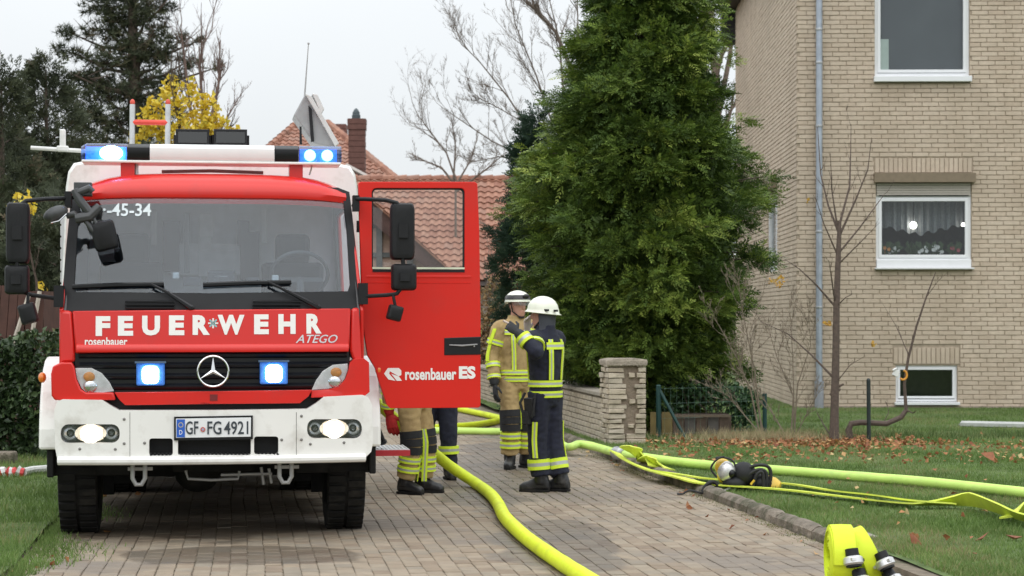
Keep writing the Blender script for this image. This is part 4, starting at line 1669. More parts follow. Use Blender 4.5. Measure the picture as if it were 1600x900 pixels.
# windows
PVC = mat('white_window_frame', (.74, .75, .77), .4, var=.03, scale=4)
SILL = mat('window_sill', (.62, .62, .62), .5, var=.06)
WG = glass('window_glass', (.84, .87, .88), .035, .5, .02, 3.)
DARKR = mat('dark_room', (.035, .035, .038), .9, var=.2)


def frame(name, a, b, c_, d_, parent, y, wd, dep, m, bot=None):
    bot = bot or wd
    o = [(a, b), (c_, b), (c_, d_), (a, d_)]
    i = [(a + wd, b + bot), (c_ - wd, b + bot), (c_ - wd, d_ - wd), (a + wd, d_ - wd)]
    return panel(name, o, [i], lambda x, z: y, dep, m, parent, .006, 0, False)


def window(a, b, c_, d_, wd, bot, lab):
    fo = frame('window', a, b, c_, d_, house, .05, wd * .55, .07, PVC)
    fo['label'] = lab
    frame('sash', a + wd * .5, b + bot * .6, c_ - wd * .5, d_ - wd * .5, fo, .035, wd * .55, .06, PVC)
    q = MB()
    q.box(((a + c_) / 2, .065, (b + d_) / 2), (c_ - a - wd, .008, d_ - b - wd))
    q.build('glass', WG, fo)
    return fo


a, b, c_, d_ = WINS[0]
wu = window(a, b + .12, c_, d_, .10, .10, 'large upper window with a grey blind drawn behind it')
q = MB()
q.box(((a + c_) / 2, -.02, b + .06), (c_ - a + .05, .16, .10))
q.build('sill', PVC, wu, bevel=.01)
q = MB()
q.box(((a + c_) / 2, .14, (b + d_) / 2 + .05), (c_ - a - .02, .01, d_ - b))
q.build('blind', mat('grey_blind', (.115, .120, .130), .9, var=.10, scale=2.), wu)
q = MB()
x0, z0 = HL(1372, 110)
x1, z1 = HL(1390, 60)
q.box(((x0 + x1) / 2, .10, (z0 + z1) / 2), (x1 - x0, .01, z1 - z0))
q.build('paper_sheet', mat('pale_sheet', (.62, .68, .60), .8, var=.05), wu)
a, b, c_, d_ = WINS[1]
zs = HL(1369, 305)[1]
wmid = window(a, b + .14, c_, zs, .10, .09, 'middle window with roller shutter half up and flowers behind the pane')
q = MB()
q.box(((a + c_) / 2, .02, b + .085), (c_ - a - .01, .06, .15))
q.box(((a + c_) / 2, -.03, b + .005), (c_ - a + .06, .16, .03), 1)
q.build('sill', [PVC, SILL], wmid, bevel=.006)
q = MB()
x0, z0 = HL(1365, 285)
x1, z1 = HL(1523, 271)
q.box(((x0 + x1) / 2, -.01, (z0 + z1) / 2), (x1 - x0, .20, z1 - z0 + .01), 0)
for k in range(5):
    q.box(((a + c_) / 2, .03, zs + .015 + k * .044), (c_ - a - .02, .03, .040), 1)
q.box(((a + c_) / 2, .028, zs - .006), (c_ - a - .1, .03, .02), 2)
q.build('roller_shutter', [mat('shutter_brown', (.20, .155, .105), .7, var=.1), mat('shutter_slat', (.42, .385, .34), .6, var=.05), BLACKP], wmid, bevel=.004)
q = MB()                                            # curtain with folds behind the panes
n_ = 90
zt, zc = zs, b + .62
rs = []
for i in range(n_ + 1):
    x = a + .05 + (c_ - a - .1) * i / n_
    f_ = .03 * math.sin(i * .9) + .012 * math.sin(i * 2.3)
    low = zc + .18 * abs(i / n_ - .5) * 2 + .03 * math.sin(i * .5)
    rs.append([Vector((x, .42 + f_, zt)), Vector((x, .42 + f_ * 1.2, low)), Vector((x, .428 + f_ * 1.2, low)), Vector((x, .428 + f_, zt))])
q.rings(rs, 0)
q.build('curtain', mat('net_curtain', (.42, .43, .45), .9, var=.15, scale=30, transl=.4), wmid)
q = MB()
q.box(((a + c_) / 2, .32, b + .115), (c_ - a - .02, .36, .03), 0)
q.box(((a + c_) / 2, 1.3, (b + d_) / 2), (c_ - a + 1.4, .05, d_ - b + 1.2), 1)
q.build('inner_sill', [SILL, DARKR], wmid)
BULB = mat('lit_bulb', (1, 1, 1), .5, emit=(1., .93, .80), estr=9)
for px_, py_, r_, lb_ in ((1427, 352, .065, 'bright lit lamp globe behind the middle window pane'), (1505, 351, .035, 'small lit lamp at the right edge of the middle window')):
    x, z = HL(px_, py_, .33)
    o = MB()
    o.ball((0, 0, 0), r_, 12, 8)
    t_ = thing('window_lamp', lb_, 'lamp', wm(house) @ Vector((x, .33, z)))
    o.build('globe', BULB, t_)
    o = MB()
    o.tube([(0, 0, r_), (0, 0, 1.1)], .008, 5)
    o.build('cord', BLACKP, t_)
POT = mat('plant_pot', (.30, .27, .24), .7, var=.1)
PET = mat('white_petal', (.80, .78, .76), .6, var=.06, transl=.2)
PETR = mat('pink_petal', (.5, .10, .12), .6, var=.1, transl=.2)
PLEAF = mat('house_plant_leaf', (.05, .085, .035), .5, var=.4, scale=20)
rng = random.Random(5)
for i, (px_, kind, lb_) in enumerate(((1383, 2, 'leafy potted plant with orange flowers at the left of the middle window sill'), (1397, 0, 'white orchid in a dark pot, left of the lamp on the window sill'),
                                      (1424, 1, 'dark leafy potted plant under the bright lamp on the window sill'), (1443, 3, 'pale green vase plant in the middle of the window sill'),
                                      (1464, 0, 'white flowered orchid right of the pale vase on the window sill'), (1490, 4, 'potted plant with deep pink flowers at the right of the middle window sill'))):
    x, z = HL(px_, 397, .22)
    base = Vector((x, .22, b + .13))
    t_ = thing('potted_plant', lb_, 'plant', wm(house) @ base)
    o = MB()
    o.lathe([(.045, 0), (.065, .10), (.07, .11), (.055, .11), (.05, .09)], 12)
    o.build('pot', POT if kind != 3 else mat('pale_green_pot', (.42, .46, .36), .4, var=.1), t_)
    o = MB()
    for k in range(34):
        a_ = rng.uniform(0, 6.28)
        l_ = rng.uniform(.10, .22)
        up_ = rng.uniform(.05, .28)
        d_ = Vector((math.cos(a_), math.sin(a_) * .7, 0))
        p0 = Vector((0, 0, .10))
        p1 = p0 + d_ * l_ * .5 + Vector((0, 0, up_))
        p2 = p0 + d_ * l_ * .8 + Vector((0, 0, up_ * .8))
        sd_ = Vector((-d_.y, d_.x, 0)) * .022
        o.add([p0, p1 + sd_, p2, p1 - sd_], [(0, 1, 2), (0, 2, 3)])
    o.build('foliage', PLEAF, t_)
    if kind != 1:
        o = MB()
        for k in range(12 if kind == 0 else 7):
            c0 = Vector((rng.uniform(-.09, .09), rng.uniform(-.08, .02), rng.uniform(.16, .30)))
            for j in range(5):
                a_ = j * 1.2566
                d_ = Vector((math.cos(a_), -.3, math.sin(a_)))
                e_ = Vector((-math.sin(a_), 0, math.cos(a_))) * .016
                o.add([c0, c0 + d_ * .022 + e_, c0 + d_ * .038, c0 + d_ * .022 - e_], [(0, 1, 2), (0, 2, 3)])
        o.build('flower', {0: PET, 2: mat('orange_petal', (.55, .22, .06), .6, var=.1), 3: PET, 4: PETR}[kind], t_)
a, b, c_, d_ = WINS[2]
wb = window(a, b + .06, c_, d_, .075, .09, 'low basement window with a dark pane')
q = MB()
q.box(((a + c_) / 2, -.02, b + .03), (c_ - a + .06, .14, .05))
q.build('sill', PVC, wb, bevel=.006)
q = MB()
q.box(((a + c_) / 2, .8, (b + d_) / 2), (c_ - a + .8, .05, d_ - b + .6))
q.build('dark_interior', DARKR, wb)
ya, za, yb, zb = SWIN
q = MB()
for y0, y1, z0, z1 in ((ya, yb, za, za + .1), (ya, yb, zb - .45, zb - .35), (ya, ya + .09, za, zb), (yb - .09, yb, za, zb)):
    q.box((.07, (y0 + y1) / 2, (z0 + z1) / 2), (.07 + .001 * (z1 - z0), y1 - y0 - .002, z1 - z0 - .002))
sw = q.build('window', PVC, house, bevel=.004)
q = MB()
q.box((-.02, (ya + yb) / 2, zb - .12), (.2, yb - ya + .1, .26))
for k in range(5):
    q.box((.05, (ya + yb) / 2, zb - .28 - k * .05), (.02, yb - ya - .05, .045), 1)
q.build('roller_shutter', [mat('shutter_brown', (.20, .155, .105)), mat('shutter_slat', (.42, .385, .34))], sw, bevel=.006)
q = MB()
q.box((.09, (ya + yb) / 2, (za + zb) / 2), (.008, yb - ya - .02, zb - za - .02))
q.build('glass', WG, sw)
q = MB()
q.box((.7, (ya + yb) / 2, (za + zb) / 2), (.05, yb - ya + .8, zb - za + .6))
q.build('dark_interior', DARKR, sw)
# downpipe
ZINC = mat('zinc_pipe', (.36, .40, .46), .45, .55, var=.18, scale=6, bump=.1)
q = MB()
x0, z0 = HL(1280, 600, -.12)
x1, z1 = HL(1274, -40, -.12)
xx = HL(1277, 300, -.12)[0]
q.tube([(x0, -.12, z0), (x0, -.12, z1), (x0, -.12, HT)], .058, 14)
dp = q.build('downpipe', ZINC, house)
q = MB()
q.tube([(x0, -.12, .0), (x0, -.12, z0 + .02)], .08, 14)
q.lathe([(.085, 0), (.085, .05)], 14, 0, Matrix.Translation((x0, -.12, z0)))
q.build('standpipe', mat('standpipe_grey', (.27, .28, .31), .6, var=.15), dp)
q = MB()
for py in (46, 98, 197, 362, 480):
    x, z = HL(1277, py, -.12)
    q.lathe([(.066, -.02), (.07, 0), (.066, .02)], 14, 0, Matrix.Translation((x0, -.12, z)))
    q.box((x0, -.03, z), (.03, .10, .03))
q.build('pipe_clamp', STEEL, dp)

# ------------------------------------------------------------------ neighbouring houses
TILE = mat('clay_tile', None, .75, var=.14, scale=6, bump=.3, bscale=40, transl=0,
           ramp=[(0., (.235, .100, .064)), (.4, (.290, .132, .086)), (.75, (.335, .165, .110)), (1., (.275, .150, .110))], dirt=(.165, .10, .075), dscale=1.2, dlo=.52, dhi=.75)
TIMB = mat('dark_timber', (.050, .038, .032), .8, var=.3, scale=8)
PLAST = mat('pale_plaster', (.45, .37, .33), .9, var=.1, scale=3)


def tile_geo(w_, l_):
    n_ = 6
    vs = []
    for l, dz in ((0., .035), (l_ * 1.12, .0)):
        for k in range(n_ + 1):
            u = k / n_
            vs.append(Vector((u * w_ * 1.03, l, dz + .024 * math.sin(u * 2 * math.pi) + .02)))
    fr = [Vector((v.x, v.y, v.z - .022)) for v in vs[:n_ + 1]]
    vs += fr
    fs = [(k, k + 1, n_ + 2 + k, n_ + 1 + k) for k in range(n_)] + [(2 * (n_ + 1) + k, 2 * (n_ + 1) + k + 1, k + 1, k) for k in range(n_)]
    return vs, fs


def frame_m(o, u, v):
    u = Vector(u).normalized()
    v = Vector(v).normalized()
    w_ = u.cross(v).normalized()
    return Matrix(((u.x, v.x, w_.x, o[0]), (u.y, v.y, w_.y, o[1]), (u.z, v.z, w_.z, o[2]), (0, 0, 0, 1)))


tile_mes = []
for k in range(10):
    q = MB()
    vs, fs = tile_geo(.21, .33)
    q.add(vs, fs, 0, True, tone=(k + .5) / 10)
    tile_mes.append(q.mesh('roof_tile', TILE, angle=60))


def tile_plane(parent, origin, u, v, nu, nv, single, inside=None, fname='tile_field'):
    """origin: lower left world point; u along the eave, v up the slope"""
    Mi = wm(parent).inverted()
    vs, fs = tile_geo(.21, .33)
    q = MB()
    cnt = 0
    for j in range(nv):
        for i in range(nu):
            if inside and not inside((i + .5) * .21, (j + .5) * .33):
                continue
            M = frame_m(Vector(origin) + Vector(u).normalized() * (i * .21 + random.uniform(-.006, .006)) + Vector(v).normalized() * (j * .33 + random.uniform(-.01, .01)), u, v)
            if single and single(M.translation) and cnt < 300:
                o = link('roof_tile', random.choice(tile_mes), parent)
                o.matrix_local = Mi @ M
                cnt += 1
            else:
                q.add(vs, fs, 0, True, Mi @ M, tone=random.random())
    tag(q.build(fname, TILE, parent, angle=60), kind='stuff')


nb = thing('tiled_house', 'low house with a long red clay tiled roof behind the open fire engine door', 'house', (-1.5, 52, 0))
ez, rz = 2.55, 5.42
vdir = Vector((0, 5.0, rz - ez))
nvr = int(vdir.length / .33) + 1


def rsing(p):
    a, b = CX + p.x / p.y * F, YH + (H - p.z) / p.y * F
    return (576 < a < 830) and 268 < b < 470


tile_plane(nb, (-7.0, 50, ez), (1, 0, 0), vdir, 47, nvr, rsing)
q = MB()
q.prism([(49.9, ez - .12), (50.0, ez - .02), (55, rz - .03), (60, ez), (60, ez - .15), (55, rz - .25)], -7.0, 2.9, lambda u, v, d: Vector((d, u, v)))
q.build('roof_deck', TIMB, nb, world=True)
q = MB()
q.box((-2.05, 55, ez / 2 - .1), (9.6, 9.4, ez - .1))
q.build('wall', PLAST, nb, world=True)
q = MB()
x = -7.0
while x < 2.9:
    q.tube([(x, 55, rz + .02), (x + .36, 55, rz + .035)], [.10, .12], 8, tone=random.random())
    x += .34
q.build('ridge_tile', TILE, nb, world=True)

tf = thing('timbered_house', 'half timbered gable with dark barge board seen through the open door window', 'house', (P(530, 400, 46).x, 46, 0))
ap, rt = P(528, 268, 46), P(694, 416, 46)
lf = Vector((2 * ap.x - rt.x, 46, rt.z))
q = MB()
q.prism([(lf.x + .3, 0), (rt.x - .3, 0), (rt.x - .3, rt.z), (ap.x, ap.z - .15), (lf.x + .3, rt.z)], 46.2, 46.5, lambda u, v, d: Vector((u, d, v)))
q.build('wall', mat('gable_brick', (.36, .245, .205), .9, var=.22, scale=14), tf, world=True)
q = MB()
for k, (a, b) in enumerate(((592, 330), (640, 376), (545, 290), (500, 300))):
    x = P(a, 400, 46).x
    zt = min(ap.z - abs(x - ap.x) * (ap.z - rt.z) / (rt.x - ap.x), 9) - .1
    q.box((x, 46.17, zt / 2), (.14, .08, zt))
for b in (398, 352):
    z = P(600, b, 46).z
    hw = (ap.z - z) / (ap.z - rt.z) * (rt.x - ap.x) - .1
    q.box((ap.x, 46.175, z), (hw * 2, .06, .11))
q.build('timber_frame', mat('grey_timber', (.10, .105, .11), .8, var=.2), tf, world=True)
q = MB()
for e in (rt, lf):
    d = (e - ap)
    d.normalize()
    nrm = Vector((-d.z, 0, d.x)) if d.x > 0 else Vector((d.z, 0, -d.x))
    pts = [ap, e + d * .1, e + d * .1 - nrm * .30, ap - nrm * .30 * 1.3]
    if nrm.z < 0:
        pts = [ap, e + d * .1, e + d * .1 + nrm * .30, ap + nrm * .30 * 1.3]
    q.prism([(p.x, p.z) for p in pts], 45.85, 45.9, lambda u, v, d_: Vector((u, d_, v)))
q.build('barge_board', mat('barge_brown', (.085, .045, .04), .8, var=.25, scale=10), tf, world=True)
q = MB()
for e in (rt, lf):
    d = (e - ap).normalized()
    up = Vector((-d.z, 0, d.x)) * (1 if d.x > 0 else -1)
    e2 = e + d * .1
    for i in range(12):
        a_ = ap.lerp(e2, i / 12)
        b_ = ap.lerp(e2, (i + 1) / 12)
        q.add([a_ + up * .02 + Vector((0, -.2, 0)), b_ + up * .05 + Vector((0, -.2, 0)), b_ + up * .05 + Vector((0, 6, 0)), a_ + up * .02 + Vector((0, 6, 0)), b_ + Vector((0, -.2, 0)), b_ + Vector((0, 6, 0)), a_ + Vector((0, -.2, 0))],
              [(0, 1, 2, 3), (1, 4, 5, 2), (0, 6, 4, 1)], tone=random.random())
q.build('tile_course', TILE, tf, world=True)

hh = thing('hipped_house', 'taller house with hipped orange tile roof and brown chimneys behind the fire engine', 'house', (P(490, 300, 66).x, 66, 0))
rl, rr_ = P(464, 194, 68), P(512, 194, 68)
fl_, fr_ = P(330, 306, 62), P(652, 310, 62)
fl_.z = fr_.z = P(330, 308, 62).z
vd = Vector((0, 6, rl.z - fl_.z))
wdt = fr_.x - fl_.x
hgt = vd.length
l0, l1 = rl.x - fl_.x, rr_.x - fl_.x
tile_plane(hh, fl_, (1, 0, 0), vd, int(wdt / .21) + 1, int(hgt / .33), None,
           lambda a, b: l0 * (b / hgt) < a < wdt - (wdt - l1) * (b / hgt))
q = MB()
ba = 12.
q.add([fl_ - Vector((0, 0, .08)), fr_ - Vector((0, 0, .08)), rr_ - Vector((0, 0, .08)), rl - Vector((0, 0, .08)), fl_ + Vector((0, ba, -.08)), fr_ + Vector((0, ba, -.08))],
      [(0, 1, 2, 3), (1, 5, 2), (5, 4, 3, 2), (4, 0, 3), (0, 4, 5, 1)])
q.build('roof_deck', mat('roof_deck_red', (.30, .12, .075), .8, var=.2, scale=3), hh, world=True)
q = MB()
for a_, b_ in ((fl_, rl), (rr_, fr_), (rl, rr_)):
    nn_ = max(3, int((b_ - a_).length / .36))
    for i in range(nn_):
        q.tube([a_.lerp(b_, i / nn_) + Vector((0, 0, .05)), a_.lerp(b_, (i + 1.08) / nn_) + Vector((0, 0, .03))], [.13, .11], 7, tone=random.random())
q.build('ridge_tile', TILE, hh, world=True)
q = MB()
q.box(((fl_.x + fr_.x) / 2, 68, fl_.z / 2), (wdt - .8, 11, fl_.z - .1))
q.build('wall', PLAST, hh, world=True)
CHIM = mat('chimney_brick', (.135, .062, .050), .85, var=.2, scale=7, bump=.4, bscale=25)
for (a0, b0_, a1, b1_, d, pot) in ((545, 186, 571, 300, 60.5, 1), (506, 195, 541, 226, 70, 0)):
    p0, p1 = P(a0, b1_, d), P(a1, b0_, d)
    q = MB()
    w_ = p1.x - p0.x
    rows = int((p1.z - p0.z) / .16)
    for k in range(rows):
        e = .0 if k < rows - 2 else .025
        q.box(((p0.x + p1.x) / 2, d, p0.z + (k + .5) * (p1.z - p0.z) / rows), (w_ + 2 * e - (.012 if k % 2 else 0), w_ * .9 + 2 * e, (p1.z - p0.z) / rows - .014), 0)
        q.box(((p0.x + p1.x) / 2, d, p0.z + (k + .5) * (p1.z - p0.z) / rows), (w_ - .05, w_ * .9 - .05, (p1.z - p0.z) / rows + .002), 0)
    ch = q.build('chimney', CHIM, hh, world=True)
    if pot:
        q = MB()
        x = (p0.x + p1.x) / 2 - .03
        q.lathe([(.13, 0), (.13, .12), (.11, .14), (.11, .20), (.05, .30), (.01, .33)], 10, 0, Matrix.Translation((x, d, p1.z)))
        q.build('chimney_cowl', mat('cowl_dark', (.05, .07, .08), .6), ch, world=True)
        q = MB()
        a_, b_ = P(541, 258, 60), P(578, 278, 59.4)
        q.tube([a_, b_], .06, 4)
        q.build('flashing', mat('lead_flashing', (.40, .36, .33), .6), ch, world=True)

# ------------------------------------------------------------------ garden wall and pillar beside the drive
WBR = mat('wall_brick', None, .85, var=.14, scale=9, bump=.6, bscale=50,
          ramp=[(0., (.40, .335, .255)), (.5, (.48, .41, .32)), (1., (.42, .365, .295))], dirt=(.19, .165, .115), dscale=4, dlo=.53, dhi=.75)
WMORT = mat('wall_mortar', (.26, .215, .165), .95, var=.25, scale=9, bump=.4, bscale=80)
WS = 4.60
gw = thing('garden_wall', 'low pale brick garden wall with slab coping running back from the pillar', 'wall', D(WS, 25.35), DA)
# local: x across (right), y along the drive
WL, WH = 14.5, .66
q = MB()
q.box((.13, WL / 2, WH / 2 - .05), (.20, WL, WH + .1))
q.build('wall_core', WMORT, gw)
wm_b = []
for k in range(8):
    q = MB()
    q.add(*brick_geo(-.12, .12, -.035, .035, lambda u, d, z: Vector((d, u, z)), .008), tone=(k + .5) / 8)
    wm_b.append(q.mesh('brick', WBR))
cells = []
row = 0
z = .03
while z + .07 < WH - .02:
    y = 0 if row % 2 else -.12
    while y < WL:
        cells.append((max(y, 0), min(y + .24, WL), z))
        y += .24
    z += .073
    row += 1
cells.sort(key=lambda c: c[0])
q = MB()
k = 0
for y0, y1, z in cells:
    if k < 300 and y1 - y0 > .2:
        o = link('brick', random.choice(wm_b), gw)
        o.location = (random.uniform(-.004, .004), (y0 + y1) / 2, z + .035)
        k += 1
    else:
        q.add(*brick_geo(y0, y1, z, z + .07, lambda u, d, zz: Vector((d, u, zz)), .008), tone=random.random())
tag(q.build('brick_field', WBR, gw), kind='stuff')
y = 0
while y < WL:
    q = MB()
    q.box((.13, y + .30, WH), (.32, .585, .05))
    q.build('coping_slab', mat('coping', (.30, .265, .22), .9, var=.2, scale=6, bump=.5, bscale=50, dirt=(.13, .12, .08), dscale=3), gw, bevel=.008)
    y += .6
gp = thing('gate_pillar', 'weathered square pillar of pale split bricks with a flat stone cap', 'pillar', G(980, 699), R(9))
GH = 1.10
q = MB()
q.box((0, .25, GH / 2 - .05), (.42, .42, GH + .0))
q.build('core', mat('pillar_render', (.235, .185, .140), .95, var=.25, scale=8, bump=.8, bscale=30, bumpd=.02), gp)
rng = random.Random(9)
z = .04
row = 0
while z < GH - .08:
    h = rng.uniform(.055, .075)
    for face in range(2):
        # front face: bricks at both edges, render showing in the middle strip; left face: full rows
        if face == 0:
            le = rng.uniform(.17, .23) + (.03 if row % 2 else 0)
            ri = rng.uniform(.09, .15)
            spans = [(-.245, -.245 + le), (.245 - ri, .245)]
            if row in (0, 1):
                spans = [(-.245, -.02), (-.01, .245)]
            if row % 5 == 3:
                spans.append((.245 - ri - .10, .245 - ri - .012))
            fn = lambda u, d, zz: Vector((u, d, zz))
            base = 0
        else:
            spans = [(.005, .24), (.25, .49)] if row % 2 else [(.005, .13), (.14, .37), (.38, .49)]
            fn = lambda u, d, zz: Vector((-.245 + d, u, zz))
        for a, b in spans:
            q = MB()
            o_ = rng.uniform(-.022, .012)
            vs, fs = brick_geo(a, b, z, z + h, lambda u, d, zz: fn(u, d + o_ if d < .02 else .06, zz), .012, rng)
            q.add([v + Vector((rng.uniform(-.006, .006), rng.uniform(-.006, .006), rng.uniform(-.006, .006))) for v in vs], fs, tone=rng.random())
            q.build('brick', WBR, gp)
    for a in (.0, .25):
        q = MB()
        q.add(*brick_geo(a + .01, a + .24, z, z + h, lambda u, d, zz: Vector((.245 - d, u, zz)), .012, rng), tone=rng.random())
        q.build('brick', WBR, gp)
    z += h
    row += 1
q = MB()
q.rings([[Vector((x, y, zz)) for x, y in rr(-.27 * k, -.03 + .0, .27 * k, .52, .04, 3)] for zz, k in ((GH - .055, .97), (GH - .01, 1.), (GH + .015, .96), (GH + .03, .6))], 0)
q.build('cap_stone', mat('cap_stone', (.30, .255, .205), .95, var=.3, scale=9, bump=.8, bscale=40, bumpd=.02), gp, angle=60)

# ------------------------------------------------------------------ vegetation helpers
BARK = mat('bark', (.085, .062, .048), .9, var=.35, scale=18, bump=.6, bscale=60)
BARKG = mat('grey_bark', (.165, .135, .112), .9, var=.3, scale=18, bump=.5, bscale=60)
TWIG = mat('twig', (.16, .125, .105), .9, var=.25, scale=20)


def fronds(name, C, Dv, Uv, L_, npair, lw, ll, tone, m, parent, seed, droop=.25):
    """flat feathery sprays: centre line Dv, side Uv, leaflet pairs along it"""
    rng = np.random.default_rng(seed)
    n_ = len(C)
    N_ = np.cross(Dv, Uv)
    vs, ts = [], []
    for k in range(npair * 2 + 1):
        side = 0 if k == npair * 2 else (1 if k % 2 else -1)
        f = 1. if side == 0 else (k // 2 + .6) / npair
        ln = (ll * (1.15 - .75 * f) if side else ll * .6)
        ln = L_ * ln * rng.uniform(.75, 1.25, n_)
        base = C + Dv * (L_ * f * .85)[:, None] - np.array([0, 0, 1.]) * (L_ * droop * f * f)[:, None]
        ang = .75 + rng.uniform(-.2, .2, n_)
        d = Dv * np.cos(ang * abs(side))[:, None] + Uv * (side * np.sin(ang))[:, None] + N_ * rng.uniform(-.25, .25, n_)[:, None]
        d[:, 2] -= droop * .8
        e = np.cross(d, N_)
        e /= np.linalg.norm(e, axis=1)[:, None] + 1e-9
        w_ = (L_ * lw * rng.uniform(.8, 1.2, n_))[:, None]
        q4 = np.empty((n_, 4, 3))
        q4[:, 0] = base
        q4[:, 1] = base + d * ln[:, None] * .5 + e * w_
        q4[:, 2] = base + d * ln[:, None]
        q4[:, 3] = base + d * ln[:, None] * .5 - e * w_
        vs.append(q4)
        ts.append(np.clip(tone + rng.normal(0, .06, n_), 0, 1))
    V = np.concatenate(vs).reshape(-1, 3)
    T_ = np.concatenate(ts)
    return np_mesh(name, V, np.arange(len(V)).reshape(-1, 4), m, tone=T_, parent=parent)


def vnoise(p, sc):
    return np.array([noise.noise(Vector((a * sc, b * sc, c * sc))) for a, b, c in p])


def conifer(root, base, prof, z0, z1, n_, size, m, seed, bough=.55, npair=6, lw=.055, ll=.34, depth=.34, up=.15, droop=.3, trunk=.16, bark=None):
    """irregular evergreen: boughs as clumps of sprays around a trunk"""
    rng = np.random.default_rng(seed)
    zs = rng.uniform(z0, z1, n_ * 3)
    pr = np.array([prof(z) for z in zs])
    keep = rng.random(n_ * 3) < pr / max(pr)
    zs, pr = zs[keep][:n_], pr[keep][:n_]
    n_ = len(zs)
    az = rng.uniform(0, 2 * np.pi, n_)
    dirs = np.stack([np.cos(az), np.sin(az), zs * 1.5], 1)
    nz = vnoise(dirs * np.array([1.9, 1.9, 1.0]), 1.) + .5 * vnoise(dirs * np.array([4, 4, 2.2]) + 9, 1.)
    rad = pr * (.80 + bough * nz)
    f = 1 - np.abs(rng.normal(0, depth, n_))
    f = np.clip(f, .12, 1.05)
    C = np.stack([np.cos(az) * rad * f, np.sin(az) * rad * f, zs + rng.normal(0, .05, n_)], 1) + np.array(base)
    Dv = np.stack([np.cos(az), np.sin(az), rng.normal(up, .35, n_)], 1) + rng.normal(0, .35, (n_, 3))
    Dv /= np.linalg.norm(Dv, axis=1)[:, None]
    Uv = np.cross(Dv, np.array([0, 0, 1.]) + rng.normal(0, .5, (n_, 3)))
    Uv /= np.linalg.norm(Uv, axis=1)[:, None]
    tn = np.clip(.45 + .55 * vnoise(C, 1.7) + rng.normal(0, .16, n_), 0, 1)
    L_ = size * rng.uniform(.6, 1.3, n_)
    fronds('crown', C, Dv, Uv, L_, npair, lw, ll, tn, m, root, seed + 1, droop)
    q = MB()
    b = Vector(base)
    q.tube([b, b + Vector((.03, 0, z1 * .4)), b + Vector((0, 0, z1 * .98))], [trunk, trunk * .7, .02], 8)
    for k in range(70):
        z = rng.uniform(z0, z1 * .95)
        a = rng.uniform(0, 6.28)
        r_ = prof(z) * rng.uniform(.5, .85)
        q.tube([b + Vector((0, 0, z)), b + Vector((math.cos(a) * r_ * .5, math.sin(a) * r_ * .5, z + .06 * r_)), b + Vector((math.cos(a) * r_, math.sin(a) * r_, z - .02))], [.03, .02, .008], 4)
    q.build('trunk', bark or BARK, root, world=True)


